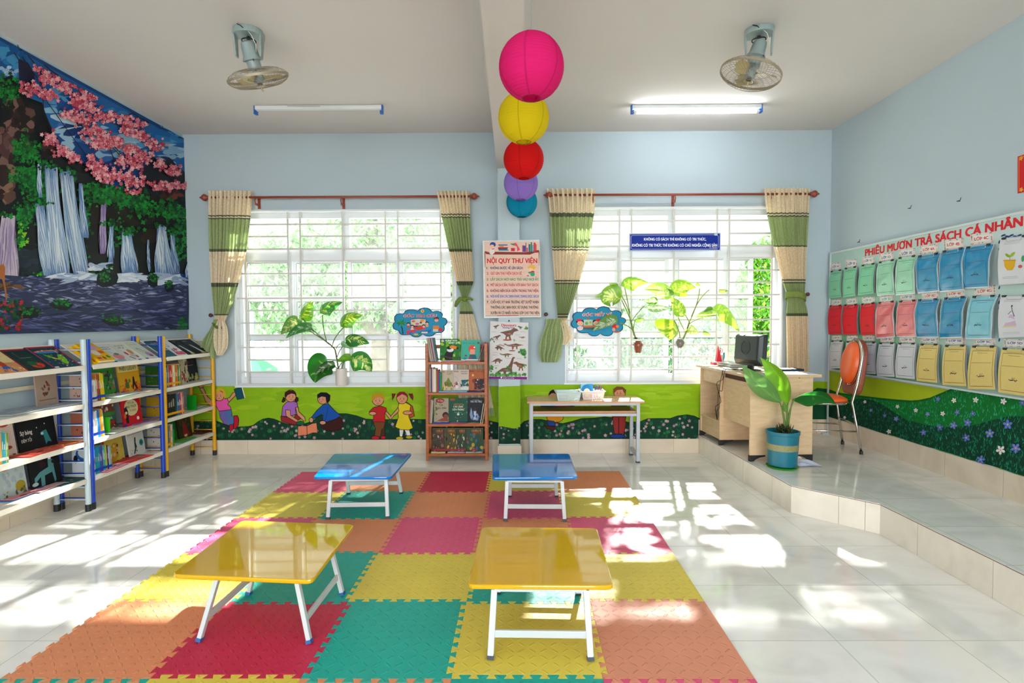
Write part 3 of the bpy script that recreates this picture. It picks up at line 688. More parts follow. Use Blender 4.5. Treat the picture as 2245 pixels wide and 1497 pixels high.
# ---------------------------------------------------------------- ceiling fans
FG = mat('fan_grey', '#8fa0a0', .35, var=.05); CG = mat('cage_wire', '#9a8e78', .45, metal=.2, var=.1); BLD = mat('fan_blade', '#b8a878', .4, var=.12); DK = mat('dark_metal', '#2a2a28', .5, metal=.3)
def fan(px, py, tilt, lab, yaw):
    o = onZ(px, py, ZC); root = thing('oscillating_ceiling_fan', lab, 'ceiling fan', o, 0, 'ceiling cage fans')
    Y_ = Matrix.Rotation(yaw, 3, 'Z'); Z0 = o.z
    def W(x, y, z): return o + Y_ @ Vector((x, y, z))
    # bracket: D-shaped plate with two arms
    m = MB(); P = [W(.105 * math.cos(a), -.02 - .085 * math.sin(a), -.0005) for a in [i * PI / 12 for i in range(13)]] + [W(-.105, .05, -.0005), W(.105, .05, -.0005)]
    m.prism(P, (0, 0, -.045)); 
    for s in (-1, 1): m.prism([W(s * .105, -.05, -.03), W(s * .105, .04, -.03), W(s * .095, .025, -.2), W(s * .095, -.03, -.2)], Y_ @ Vector((-s * .014, 0, 0)))
    m.build('bracket', FG, root, bevel=.004)
    dsk = MB(); dsk.tube([W(.05 * math.cos(a), .045 * math.sin(a), -.075) for a in [i * PI / 10 for i in range(20)]], .005, 6, closed=True).tube([W(0, 0, -.045), W(0, 0, -.11)], .014, 10)
    dsk.build('oscillator', DK, root, smooth=True)
    T_ = tilt; c = W(0, 0, -.13); ax = T_ @ Vector((0, 0, 1))
    MB().lathe([(0, .055), (.03, .053), (.048, .04), (.052, .02), (.058, -.05), (.07, -.075), (.072, -.085), (.05, -.09), (.05, -.15), (.0, -.15)], c, 24, T_).build('motor', FG, root, smooth=True, sharp=35)
    MB(col='#dddddd').tube([W(.02, -.09, -.04), W(.05, -.1, -.08), W(.07, -.07, -.13), W(.06, -.03, -.17)], .0028, 6).build('white_cord', PRINT, root, smooth=True)
    MB(col='#222222').tube([W(-.05, -.1, -.002), W(-.02, -.115, -.02), W(0, -.095, -.035)], .0035, 6).tube([c + T_ @ Vector((.03, -.05, -.08)), c + T_ @ Vector((.03, -.075, -.09)), c + T_ @ Vector((.035, -.078, -.1))], .003, 6).build('dark_cord', PRINT, root, smooth=True)
    cc = c + T_ @ Vector((0, 0, -.21)); rad = .225
    g = MB()
    def pr(t): return (rad * math.sin(t) ** .6 if t < PI / 2 else rad * math.sin(t) ** .6, .062 * math.cos(t))
    for k in range(56):
        a = 2 * PI * k / 56; sw = .5
        for half in (0, 1):
            if half == 0 and k % 2: continue
            P = []
            for i in range(7):
                t = PI / 2 * i / 6 * .96 + .05 if half == 0 else PI - (PI / 2 * i / 6 * .96 + .05); r_, z_ = pr(t); an = a + sw * (1 - r_ / rad); P.append(cc + T_ @ Vector((r_ * math.cos(an), r_ * math.sin(an), z_)))
            g.tube(P, .0013, 4, cap=False)
    for r_, z_ in ((.11, .061), (.17, .052), (.05, .062), (.11, -.061), (.17, -.052), (.045, -.062)): g.tube([cc + T_ @ Vector((r_ * math.cos(a), r_ * math.sin(a), z_)) for a in [i * PI / 20 for i in range(40)]], .0014, 4, closed=True)
    g.build('wire_cage', CG, root, smooth=True)
    MB().lathe([(rad - .003, -.009), (rad + .004, -.009), (rad + .004, .009), (rad - .003, .009), (rad - .003, -.009)], cc, 48, T_, cap=False).build('cage_band', CG, root)
    MB().lathe([(0, .04), (.022, .04), (.038, .02), (.04, -.02), (.03, -.034), (0, -.036)], cc, 20, T_).tube([c + T_ @ Vector((0, 0, -.14)), cc + T_ @ Vector((0, 0, .05))], .006, 8).build('hub', FG, root, smooth=True, sharp=40)
    MB().lathe([(0, -.037), (.02, -.04), (.021, -.05), (0, -.051)], cc, 12, T_).build('hub_cap', DK, root)
    for k in range(3):
        a0 = 2 * PI * k / 3 + yaw * 2
        def bl(u, v):
            r_ = .036 + .155 * u; wd = .35 + .75 * math.sin(PI * min(1, u * 1.15 + .08)) ** .8; an = a0 + (v - .5) * wd * (1.15 - .3 * u) + .35 * u
            return cc + T_ @ Vector((r_ * math.cos(an), r_ * math.sin(an), .028 * (v - .5) * 1.4))
        MB().grid(bl, 10, 8).build('blade', BLD, root, smooth=True, solid=.002)
    MB().tube([cc + T_ @ Vector((0, 0, -.062)), cc + T_ @ Vector((.004, 0, -.085)), cc + T_ @ Vector((.01, .005, -.098))], [.007, .006, .002], 6).build('pull_knob', BLD, root); return root
fan(545, 68, Matrix.Rotation(R(-10), 3, 'Y') @ Matrix.Rotation(R(19), 3, 'X'), 'grey cage fan hanging from the ceiling, left, cage nearly level', .15).scale = (.88, .88, .88)
fan(1664, 66, Matrix.Rotation(R(17), 3, 'Y') @ Matrix.Rotation(R(0), 3, 'X'), 'grey cage fan hanging from the ceiling, right, cage tilted towards the viewer', -.35).scale = (.88, .88, .88)
# ---------------------------------------------------------------- painted back wall
LIME = '#86ae10'
def grass(A, P, n, yb, hillfn, sc_=1.0, fl=True, r0=9):
    for _ in range(n):                                    # V-shaped sprigs
        x = random.uniform(*P); yt = hillfn(x); y = random.uniform(yt + 12, yb - 18); h = random.uniform(22, 42) * sc_; c = random.choice(['#2a7f46', '#3a9150', '#1f6e42', '#4fa45a', '#16613c'])
        for k in range(3):
            yy = y + 12 * sc_ - k * h * .28; w = (1 - k * .18) * h * .5
            for s in (-1, 1): A.poly([(x, yy), (x + s * w * .55, yy - w * .55), (x + s * w * .75, yy - w * 1.05), (x + s * w * .35, yy - w * .6)], c)
    if fl:
        for _ in range(int(n * .55)):
            x = random.uniform(*P); yt = hillfn(x); y = random.uniform(yt + 14, yb - 10); r = random.uniform(.7, 1.15) * r0
            A.star(x, y, r, random.choice(['#b98a97', '#a97f8e', '#c39aa0', '#9f8a9a', '#b7a7a7']), rot=random.uniform(0, 6), ctr='#8f7a4a', inner=.5)
def hf(L): return lambda x: interp([(a, b) for a, b in L], x)[0]
fnb = lambda px, py: onY(px, py, WB)
A = Art(fnb, (0, -1, 0)); A4 = sub(A, 460, 820, 4.677)
def jag(x0, x1, y, n, j=1.2): return [(x0 + (x1 - x0) * i / n, y + random.uniform(-j, j)) for i in range(n + 1)]
A.poly([(409, 846), (1093, 846), (1093, 966)] + jag(1093, 409, 965.5, 60), LIME)
for _ in range(60): A.blob(random.uniform(420, 1080), random.uniform(855, 900), random.uniform(14, 40), random.uniform(4, 11), random.choice(['#7fa80e', '#8db418', '#93b41c', '#84ab0c']))
L4 = [(-240, 520), (-200, 500), (-80, 470), (50, 475), (100, 492), (200, 535), (300, 541), (400, 536), (450, 522), (490, 490), (540, 462), (600, 450), (660, 460), (730, 490), (800, 515), (870, 512), (960, 512), (1060, 480), (1100, 440), (1150, 415), (1250, 405), (1400, 405), (1500, 425), (1600, 460), (1700, 466), (1850, 466), (2000, 460), (2200, 465), (2600, 470), (2800, 465), (2960, 500)]
A4.poly(L4 + [(2960, 676)] + [(x, y) for x, y in jag(2960, -240, 681, 60, 5)], '#0b3626')
A4.line(L4, 6, '#0a2418')
grass(A4, (-230, 2950), 190, 676, hf(L4), 1.3, r0=17)
def K(kind, *a): pass
SK = '#c98a68'; OUT = '#1c1010'
def o4(p, c, w=6): A4.outl(p, c, OUT, w)
def e4(x, y, rx, ry, c, w=6, rot=0):
    P = [(x + rx * math.cos(t) * math.cos(rot) - ry * math.sin(t) * math.sin(rot), y + rx * math.cos(t) * math.sin(rot) + ry * math.sin(t) * math.cos(rot)) for t in [i * PI / 9 for i in range(18)]]; o4(P, c, w)
def face(x, y, s=1.0, look=0):
    for d in (-1, 1):
        A4.ell(x + d * 20 * s + look, y - 2, 4.5 * s, 6 * s, '#20120f'); A4.line([(x + d * 12 * s + look, y - 18 * s), (x + d * 24 * s + look, y - 20 * s)], 3, '#4a2a20'); A4.ell(x + d * 27 * s, y + 18 * s, 9 * s, 6 * s, '#d2805f')
    A4.line([(x - 13 * s + look, y + 22 * s), (x + look, y + 28 * s), (x + 13 * s + look, y + 21 * s)], 4, '#8a2c22'); A4.ell(x + look, y + 9 * s, 3, 3, '#a8684c')
# jumping girl with a book
o4([(60, 300), (-20, 230), (-60, 150), (-80, 130), (-100, 150), (-70, 200), (-40, 280), (30, 350)], SK); e4(-88, 122, 24, 20, SK)
o4([(178, 300), (160, 255), (205, 240), (240, 190), (275, 175), (285, 200), (250, 235), (205, 280)], SK)
o4([(95, 365), (225, 362), (230, 430), (262, 430), (258, 490), (240, 515), (200, 525), (150, 510), (110, 450)], '#4a6a9a'); A4.poly([(95, 370), (150, 372), (190, 520), (150, 508), (112, 450)], '#6b5aa0')
o4([(250, 425), (285, 422), (300, 460), (296, 520), (270, 560), (245, 552), (250, 500)], '#b3122b'); o4([(205, 520), (240, 512), (245, 560), (215, 590), (200, 560)], '#b3122b')
o4([(40, 290), (80, 268), (150, 250), (182, 250), (200, 290), (185, 310), (212, 330), (222, 362), (160, 372), (95, 378), (70, 330), (48, 330)], '#d8519a')
A4.ell(110, 205, 58, 64, '#c9a01c'); e4(100, 222, 50, 52, SK); A4.poly([(50, 205), (62, 160), (110, 145), (155, 165), (165, 240), (148, 235), (135, 175), (112, 165), (90, 195)], '#c9a01c'); face(98, 228, .8)
o4([(252, 155), (325, 130), (358, 245), (285, 262)], '#0d4a5a'); A4.poly([(328, 132), (338, 134), (368, 240), (358, 245)], '#e6e0c0')
# reading girl, purple shirt
o4([(730, 430), (800, 440), (860, 470), (905, 500), (880, 520), (800, 505), (735, 480)], '#8f1f2a'); o4([(880, 410), (930, 430), (940, 455), (895, 478), (870, 440)], '#8f1f2a')
o4([(890, 495), (930, 480), (968, 488), (970, 510), (930, 522), (895, 518)], '#155c3a')
o4([(738, 430), (750, 330), (790, 285), (850, 275), (895, 290), (905, 340), (880, 350), (885, 410), (820, 435)], '#9a5fb0')
o4([(780, 365), (828, 370), (830, 420), (905, 470), (890, 492), (835, 460), (785, 430)], SK); o4([(880, 340), (908, 340), (915, 385), (975, 440), (983, 480), (965, 478), (900, 420)], SK)
for x, y in ((760, 265), (893, 262)): o4([(x - 4, y - 30), (x + 16, y - 20), (x + 18, y + 10), (x - 6, y + 26), (x - 22, y + 20), (x - 14, y)], '#3a1216', 4)
e4(832, 222, 56, 62, SK); A4.poly([(768, 225), (772, 185), (810, 165), (860, 168), (888, 195), (888, 235), (872, 205), (840, 198), (800, 215), (785, 240)], '#3a1216'); face(836, 235, .9)
# boy in blue kneeling
o4([(1130, 480), (1180, 460), (1340, 430), (1365, 480), (1368, 540), (1320, 575), (1240, 585), (1160, 560), (1135, 520)], '#38140f')
o4([(1160, 315), (1215, 300), (1280, 370), (1345, 425), (1290, 460), (1200, 490), (1160, 470), (1165, 400), (1100, 440), (1060, 460), (1045, 440), (1100, 370)], '#114a9a')
e4(1042, 470, 22, 26, SK); e4(1160, 497, 32, 20, SK); A4.line([(1215, 330), (1200, 420), (1180, 480)], 5, '#0a2a60')
e4(1160, 255, 52, 52, SK); A4.poly([(1105, 250), (1102, 210), (1140, 185), (1200, 188), (1238, 215), (1235, 265), (1210, 300), (1195, 280), (1190, 235), (1150, 228), (1115, 245)], '#0d0c10'); face(1150, 262, .85, -6)
o4([(905, 532), (950, 527), (998, 530), (1050, 505), (1098, 500), (1108, 600), (1060, 600), (1000, 622), (905, 633)], '#d87d58'); A4.line([(998, 530), (1000, 622)], 6, OUT)
# boy in red, girl in yellow
o4([(1675, 485), (1800, 485), (1790, 540), (1750, 640), (1690, 640), (1700, 560)], '#6b3f1c'); o4([(1752, 640), (1765, 560), (1795, 560), (1798, 640)], '#4a2a14')
e4(1700, 652, 42, 20, '#b5162a'); e4(1780, 650, 26, 18, '#b5162a')
o4([(1680, 340), (1750, 325), (1810, 345), (1815, 400), (1795, 400), (1800, 490), (1675, 488), (1680, 420), (1640, 415), (1636, 385)], '#b01c20')
e4(1672, 402, 38, 18, SK); o4([(1795, 395), (1818, 385), (1860, 430), (1868, 455), (1845, 460)], SK)
e4(1725, 262, 60, 60, SK); A4.poly([(1662, 270), (1662, 222), (1700, 195), (1755, 195), (1795, 230), (1790, 280), (1770, 250), (1730, 235), (1700, 245), (1680, 275)], '#b5851c'); face(1724, 275, .95)
o4([(1945, 565), (1990, 565), (1975, 640), (1948, 640)], '#d8d8d0', 4); o4([(1995, 565), (2045, 560), (2062, 640), (2030, 640)], '#d8d8d0', 4); e4(1948, 657, 40, 18, '#b8a81a'); e4(2045, 646, 36, 17, '#b8a81a')
o4([(1935, 300), (2030, 290), (2080, 330), (2100, 430), (2050, 450), (2000, 430), (2015, 320)], '#b04a26')
o4([(1945, 295), (2010, 290), (2060, 320), (2050, 400), (2040, 430), (2085, 550), (2040, 572), (1960, 568), (1902, 540), (1935, 440), (1925, 350)], '#d9bf1c')
o4([(1925, 350), (1935, 340), (1940, 380), (1885, 430), (1870, 455), (1852, 435)], SK); e4(2030, 395, 48, 20, SK)
for s, x in ((-1, 1890), (1, 2062)): o4([(x - 22, 200), (x + 18, 200), (x + s * 12 + 12, 235), (x + s * 20, 268), (x - 10 + s * 8, 240)], '#7d1822', 4)
e4(1972, 245, 56, 60, SK); A4.poly([(1912, 245), (1918, 205), (1950, 180), (1995, 180), (2030, 210), (2032, 250), (2010, 220), (1972, 205), (1940, 225)], '#7d1822'); face(1972, 255, .9)
# right of the column
A6 = sub(A, 1100, 800, 4.88)
A6.poly([(200, 210), (500, 208), (900, 206), (2160, 204), (2160, 800)] + jag(2160, 200, 806, 40, 5), '#8db412')  # lime lighter than on the left: the stronger light is put into the colour
for _ in range(60): A6.blob(random.uniform(260, 2100), random.uniform(240, 520), random.uniform(60, 190), random.uniform(10, 34), random.choice(['#86b010', '#98bc20', '#9dc02a', '#8ab20e']))
L6 = [(200, 640), (240, 602), (330, 580), (420, 580), (520, 602), (650, 625), (750, 602), (850, 572), (1000, 565), (1100, 552), (1180, 562), (1350, 612), (1480, 605), (1560, 572), (1680, 570), (1800, 570), (1880, 542), (1980, 530), (2060, 545), (2150, 590)]
A6.poly(L6 + [(2155, 802)] + jag(2155, 200, 806, 40, 5), '#0c3a2a'); A6.line(L6, 6, '#0a2418'); grass(A6, (215, 2140), 130, 800, hf(L6), 1.3, r0=18)
A4 = A6                                                    # two painted figures partly behind the table
o4([(420, 420), (560, 400), (700, 420), (780, 440), (780, 470), (560, 480), (420, 475)], '#15305a'); A6.poly([(560, 420), (700, 425), (760, 470), (600, 478)], '#b01c2a')
e4(570, 560, 90, 52, '#d08a1c'); o4([(480, 590), (560, 600), (580, 650), (500, 650)], '#123f86'); o4([(450, 640), (580, 660), (560, 700), (480, 680)], '#4a1c14')
e4(545, 320, 42, 42, SK); A6.poly([(500, 325), (515, 280), (545, 262), (590, 270), (600, 320), (560, 300), (535, 300)], '#1a0f10')
o4([(1170, 420), (1330, 420), (1345, 470), (1320, 600), (1180, 560)], '#1c5a30'); A6.poly([(1170, 425), (1250, 425), (1250, 560), (1190, 555)], '#8f1f24')
o4([(1185, 550), (1320, 550), (1325, 640), (1305, 735), (1205, 735), (1190, 640)], '#8f2a26'); A6.line([(1250, 560), (1250, 735)], 8, OUT); e4(1240, 760, 84, 22, '#0d3a80')
e4(1260, 300, 62, 56, SK); A6.poly([(1190, 300), (1190, 255), (1230, 228), (1290, 232), (1330, 265), (1322, 318), (1300, 285), (1290, 262), (1230, 268), (1210, 290)], '#6b4222'); face(1252, 305, .9)
A6.poly([(2150, 215), (2185, 215), (2182, 590), (2155, 590)], '#0c6a34')
# wall strip behind the desk (above the platform)
A.poly([(1545, 838), (1812, 836)] + jag(1812, 1545, 930, 20), '#8fb614'); A.poly([(1560, 905), (1640, 885), (1720, 895), (1790, 850), (1812, 852), (1812, 925), (1560, 925)], '#0b4a2c')
prop(A.build('wall_mural', PAINT), 'painted mural of children reading on a lime meadow under the windows', 'mural')
bpy.data.objects['wall_mural']['kind'] = 'structure' if False else ''
del bpy.data.objects['wall_mural']['kind']
C_ = Art(lambda px, py: onY(px, py, CY), (0, -1, 0)); Cz = sub(C_, 1060, 830, 8.32)
Cz.poly([(280, 150), (400, 138), (640, 132), (672, 128), (672, 1185)] + jag(672, 280, 1190, 8, 5), '#84ab0c')
Lc = [(280, 875), (340, 870), (420, 885), (520, 905), (570, 910), (620, 890), (672, 880)]
Cz.poly(Lc + [(672, 1185)] + jag(672, 280, 1190, 8, 5), '#0b3426'); grass(Cz, (310, 650), 12, 1180, hf(Lc), 2.2, r0=24)
prop(C_.build('column_mural', PAINT), 'painted lime and dark green meadow on the column between the windows', 'mural')
# ---------------------------------------------------------------- right wall painting
Bq = Art(lambda px, py: onX(px, py, XR), (-1, 0, 0)); B2 = sub(Bq, 1780, 800, 4.828)
def wl(y, z): return Vector((XR, y, z))
Z0 = PZ + .185
def rw(zs, c):                                            # polygons that run out of frame towards the viewer
    o = Bq.off(); Bq.mb.add([wl(*p) + o for p in zs], [tuple(range(len(zs)))], c)
rw([(5.74, .86), (.6, .86), (.6, Z0)] + [(.6 + (5.14) * i / 60, Z0 + random.uniform(-.006, .006)) for i in range(61)], '#a3b41c')
top1 = [(200, 262), (270, 290), (530, 325), (700, 345), (900, 365), (1050, 375), (1130, 370), (1250, 345), (1380, 290), (1500, 240), (1600, 225), (1800, 255), (2000, 290), (2245, 335)]
top2 = [(200, 440), (300, 390), (500, 355), (640, 372), (730, 410), (800, 450), (900, 520), (1000, 580), (1200, 632), (1350, 655), (1500, 660), (1700, 640), (1850, 600), (2000, 560), (2100, 542), (2245, 545)]
bot = [(2245, 1188), (2100, 1150), (1900, 1092), (1700, 1040), (1500, 972), (1300, 905), (1150, 870), (980, 820), (800, 750), (600, 700), (400, 650), (200, 590)]
def ext(P): 
    Q = [onX(1780 + x / 4.828, 800 + y / 4.828, XR) for x, y in P]; return [(q.y, q.z) for q in Q]
t1 = ext(top1); rw([(5.74, t1[0][1])] + t1 + [(2.6, .72), (1.6, .66), (.6, .7), (.6, Z0)] + [(5.74 - .0 + (.6 - 5.74) * (1 - i / 40), Z0 + random.uniform(-.006, .006)) for i in range(41)], '#0c6f2c')
rw([(a, b) for a, b in t1] + [(a, b - .018) for a, b in t1[::-1]], '#0a5a22')
t2 = ext(top2); rw([(5.74, t2[0][1])] + t2 + [(2.6, .58), (1.6, .5), (.6, .5), (.6, Z0)] + [(.6 + 5.14 * i / 40, Z0 + random.uniform(-.006, .006)) for i in range(41)], '#083a26')
h1, h2 = hf(top1), hf(top2); hb = hf(bot[::-1])
for _ in range(1900):
    x = random.uniform(230, 2244); a, b = h1(x), hb(x); y = random.uniform(a + 30, b - 10); s = .35 + x / 2245 * .9; dark = y > h2(x)
    c = random.choice(['#11694a', '#137a5a', '#178a6e', '#0f5a42', '#23a080', '#1a7a4a'] if dark else ['#1a9c48', '#2ab060', '#128a3c', '#3cb488', '#1f9c68', '#0c6a30'])
    l = random.uniform(18, 46) * s; d = random.uniform(-.5, .5) * l; w = random.uniform(2, 5.5) * s
    B2.poly([(x - w, y), (x + w, y), (x + d * .6 + w * .8, y - l * .6), (x + d, y - l)], c)
for wht, L in ((1, [(570, 390), (915, 440), (1110, 480), (1395, 515), (1515, 375), (1745, 370), (2040, 385), (825, 705), (2010, 900), (355, 555)]), (0, [(635, 480), (450, 545), (780, 535), (900, 570), (1235, 520), (1365, 660), (1510, 640), (1660, 610), (1190, 715), (1645, 770), (1895, 725), (2085, 630), (1800, 1000), (2170, 880), (1810, 1070), (1550, 500), (1715, 515), (1345, 360), (2240, 400)])):
    for x, y in L:
        r = 16 + 38 * (x / 2245) ** 1.3 * (1.15 if y > 560 else .62); B2.star(x, y, r, '#e6ddda' if wht else random.choice(['#5f74c8', '#6f7fd0', '#5468b8']), rot=random.uniform(0, 6), ctr='#c8a83a' if not wht else '#d8a8a0', inner=.28)
prop(Bq.build('meadow_mural', PAINT), 'painted meadow with white and blue flowers along the right wall', 'mural')
# ---------------------------------------------------------------- waterfall banner on the left wall
XB = XL + .012
cr = onX(412, 308, XB); cb = onX(411.5, 722, XB)
def _wf(px, py):
    d_ = ray(px, py)
    if d_.x > -1e-4: return Vector((XB, cr.y, 1.5))
    p_ = CAM + d_ * (XB / d_.x); p_.y = min(max(p_.y, 3.0), cr.y - .002); p_.z = min(max(p_.z, cb.z), cr.z); return p_
WF = Art(_wf, (1, 0, 0), step=2.2e-6); Wz = sub(WF, 0, 80, 2.268)
Y2_, ZT, ZB = cr.y, cr.z, cb.z
def wr(P, c):
    o = WF.off(); WF.mb.add([Vector((XB, a, b)) + o for a, b in P], [tuple(range(len(P)))], c)
Y1_ = 3.0; bk = MB().bb((XL + .001, Y1_, ZB), (XB, Y2_, ZT)).build('backing', mat('banner_cloth', '#24406a', .5), None)
prop(bk, 'large printed waterfall and cherry blossom banner on the left wall', 'banner'); bk.name = 'waterfall_banner'
wr([(Y1_, ZB), (Y2_, ZB), (Y2_, ZT), (Y1_, ZT)], '#123f7c')
bl = Wz.blob
def soft(x, y, rx, ry, cols, n, j=.3):
    for _ in range(n): bl(x + random.gauss(0, rx * .45), y + random.gauss(0, ry * .45), rx * random.uniform(.25, .6), ry * random.uniform(.2, .5), random.choice(cols), 9, j, random.uniform(-.3, .3))
Wz.poly([(0, 20), (200, 130), (420, 250), (640, 370), (940, 545), (940, 700), (0, 400)], '#1c5c9c')
for x, y, rx, ry, c, n in ((40, 120, 60, 60, ['#1c6aa6', '#3a86b6', '#12508c'], 20), (330, 340, 90, 60, ['#4f8fc0', '#7ab0d0', '#1a4a90'], 26), (420, 470, 130, 60, ['#3b6cae', '#8fb4cf', '#a9c4d4', '#16356f'], 30), (620, 560, 120, 50, ['#9fc0d2', '#7fa8c6', '#2c5a9a'], 30), (800, 500, 100, 40, ['#2272b4', '#125fa6', '#4a90c0'], 26), (880, 580, 80, 30, ['#7ea6c4', '#9abcd0'], 16), (560, 400, 90, 40, ['#0f5ca0', '#2a78b4'], 14), (820, 620, 60, 26, ['#90b0c4', '#1c2c50'], 14), (40, 170, 40, 24, ['#8aa8c8', '#a9c0d6'], 8)): soft(x, y, rx, ry, c, n)
Wz.poly([(90, 110), (140, 130), (170, 190), (175, 260), (140, 300), (95, 250)], '#1a1f38')
cliff = [(-400, 200), (0, 215), (60, 190), (90, 240), (130, 300), (210, 330), (225, 380), (250, 440), (270, 520), (290, 590), (350, 600), (430, 640), (520, 740), (640, 770), (760, 740), (860, 760), (940, 700), (940, 1180), (-400, 1200)]
Wz.poly(cliff, '#0d1214')
Wz.poly([(690, 740), (720, 640), (760, 590), (800, 640), (840, 600), (880, 640), (935, 690), (938, 800), (700, 800)], '#141b26')
for x, y, rx, ry, c, n in ((30, 520, 60, 60, ['#2a1a1e', '#4a2e30', '#5a3c3a', '#6a4a48'], 40), (100, 420, 60, 90, ['#2c1c1a', '#5a3e3a', '#70524c', '#1a1414'], 44), (20, 720, 50, 90, ['#5a3c34', '#6f5248', '#2a1a18', '#80604e'], 44), (240, 560, 40, 60, ['#3a2622', '#1a1212'], 14), (120, 1130, 110, 60, ['#101a22', '#182430', '#1e2c3a'], 30), (600, 880, 200, 90, ['#12100e', '#2a1c18', '#1a1512'], 40), (870, 790, 50, 30, ['#6a2f24', '#4a2018'], 14), (700, 900, 120, 100, ['#141210', '#221a16'], 30)): soft(x, y, rx, ry, c, n, .4)
GR = ['#0c5a1c', '#0a6a24', '#0e7a2a', '#084a1a', '#12862e', '#063a16']
for x, y, rx, ry, n in ((30, 270, 60, 70, 90), (120, 560, 70, 60, 150), (150, 700, 90, 80, 240), (190, 780, 60, 100, 200), (120, 880, 50, 70, 120), (100, 1000, 30, 60, 70), (330, 690, 40, 40, 40), (500, 780, 90, 50, 190), (600, 800, 100, 50, 150), (700, 850, 80, 70, 110), (860, 870, 90, 60, 160), (900, 960, 50, 60, 70), (520, 1200, 46, 46, 90), (750, 1210, 26, 26, 36), (880, 1060, 50, 60, 50), (430, 900, 30, 120, 50), (340, 960, 20, 160, 40), (560, 960, 40, 80, 36), (210, 1190, 40, 20, 30)):
    for _ in range(n):
        a = random.gauss(x, rx * .5); b = random.gauss(y, ry * .5); Wz.star(a, b, random.uniform(5, 15), random.choice(GR + (['#3fae1c', '#7fbf20'] if 80 < a < 200 and b > 920 else [])), n=random.choice([3, 4, 5]), rot=random.uniform(0, 6), inner=.45)
def falls(x0, x1, yt, X0, X1, yb, n, cs=('#c4d4e0', '#a8c0d8', '#7f9fc4', '#dfe8ee', '#5a7cae', '#9fb6d0')):
    E_ = lambda t, q: (x0 + (x1 - x0) * t) + ((X0 + (X1 - X0) * t) - (x0 + (x1 - x0) * t)) * q ** 1.25
    L_ = [(E_(.04, q / 7) + random.uniform(-3, 3), yt + (yb - yt) * q / 7) for q in range(8)]; R_ = [(E_(.96, q / 7) + random.uniform(-3, 3), yt + (yb - yt) * q / 7) for q in range(8)]
    Wz.poly(L_ + R_[::-1], cs[4] if len(cs) > 4 else cs[-1])
    for _ in range(int(n * 1.6)):
        t = random.random(); a = x0 + (x1 - x0) * t; b = X0 + (X1 - X0) * t; s = random.uniform(0, .45); e = random.uniform(.55, 1)
        P = []
        for i in range(6):
            q = s + (e - s) * i / 5; x = a + (b - a) * q ** 1.25 + math.sin(q * 7 + t * 9) * 4; P.append((x, yt + (yb - yt) * q))
        Wz.line(P, [w * random.uniform(.5, .9) for w in (1, 3, 4, 4, 4, 1)], random.choice(cs))
for a in ((170, 215, 830, 210, 300, 1200, 120), (215, 280, 640, 250, 350, 1210, 150), (290, 360, 665, 360, 440, 1190, 200), (180, 200, 620, 185, 205, 800, 20), (495, 525, 825, 490, 520, 1080, 34, ('#9a86b4', '#b8a8cc', '#7a6a9c')), (540, 560, 930, 530, 560, 1130, 24), (600, 650, 960, 600, 685, 1180, 60), (728, 735, 1010, 735, 745, 1170, 12), (775, 820, 935, 765, 870, 1190, 110), (840, 860, 970, 860, 890, 1180, 24), (925, 940, 1120, 915, 940, 1200, 16), (0, 70, 890, -60, 90, 1200, 90, ('#8a7aa0', '#a898b8', '#6a5c84', '#c0b2c4')), (-300, -40, 700, -340, -60, 1150, 160), (385, 405, 730, 400, 440, 1000, 16)): falls(*a)
for x_, y_ in ((190, 830), (240, 645), (325, 668), (195, 622), (510, 828), (550, 932), (620, 965), (650, 962), (797, 936), (850, 972), (20, 890)):
    for _ in range(16): Wz.star(x_ + random.gauss(0, 26), y_ + random.gauss(0, 8), random.uniform(6, 13), random.choice(GR + ['#0d1214']), n=random.choice([3, 4, 5]), rot=random.uniform(0, 6), inner=.45)
Wz.poly([(-400, 1190), (0, 1185), (300, 1205), (480, 1190), (700, 1185), (940, 1200), (932, 1462), (0, 1475), (-400, 1480)], '#2b3352')
for _ in range(900):
    x = random.uniform(-360, 915); y = 1195 + 265 * random.random() ** 1.25; l = random.uniform(20, 110) * (.5 + (y - 1190) / 300); w = random.uniform(2, 9); s = random.uniform(-.22, .3); t = (y - 1195) / 265
    c = random.choice(['#6f779e', '#5a6490', '#474f7c', '#9aa2c0', '#363c64', '#404874'] if t < .5 else ['#50568a', '#3a4070', '#2a3058', '#6c70a0', '#1c2240'])
    l = min(l, (925 - x) / 1.0)
    Wz.poly([(x, y), (x + l * .5, y + s * l * .5 - w), (x + l, y + s * l), (x + l * .5, y + s * l * .5 + w * .4)], c)
for x, y, rx, ry, n in ((380, 1195, 100, 18, 40), (620, 1200, 90, 20, 36), (820, 1205, 80, 22, 44), (480, 1150, 60, 22, 16)): soft(x, y, rx, ry, ['#c2cede', '#a6b6d0', '#d8e0ea', '#8ea2c4'], n)
for x, y, rx, ry in ((523, 1195, 54, 48), (752, 1210, 28, 34), (836, 1240, 26, 26), (300, 1330, 60, 26), (130, 1370, 60, 30), (560, 1410, 60, 22)):
    bl(x, y + 4, rx, ry, '#0e141a', 10, .15)
    for _ in range(int(rx)): bl(x + random.gauss(0, rx * .4), y - ry * .2 + random.gauss(0, ry * .35), 6, 5, random.choice(GR + ['#1a2420']), 6)
for _ in range(170): Wz.star(random.uniform(-200, 100), 1310 + random.random() * 150, random.uniform(6, 14), random.choice(['#0a4a20', '#0c5a2a', '#a01c28', '#b8202c', '#063018']), rot=random.random() * 6)
soft(20, 1240, 60, 22, ['#4a2a1c', '#6a4a30'], 12)
for _ in range(30): Wz.star(random.uniform(880, 930), random.uniform(1400, 1455), 9, random.choice(GR), rot=random.random() * 6)
Wz.poly([(-16, 1140), (8, 1130), (16, 1150), (14, 1220), (28, 1300), (20, 1318), (10, 1240), (-2, 1200), (-20, 1210)], '#a5622e')      # deer standing at the water
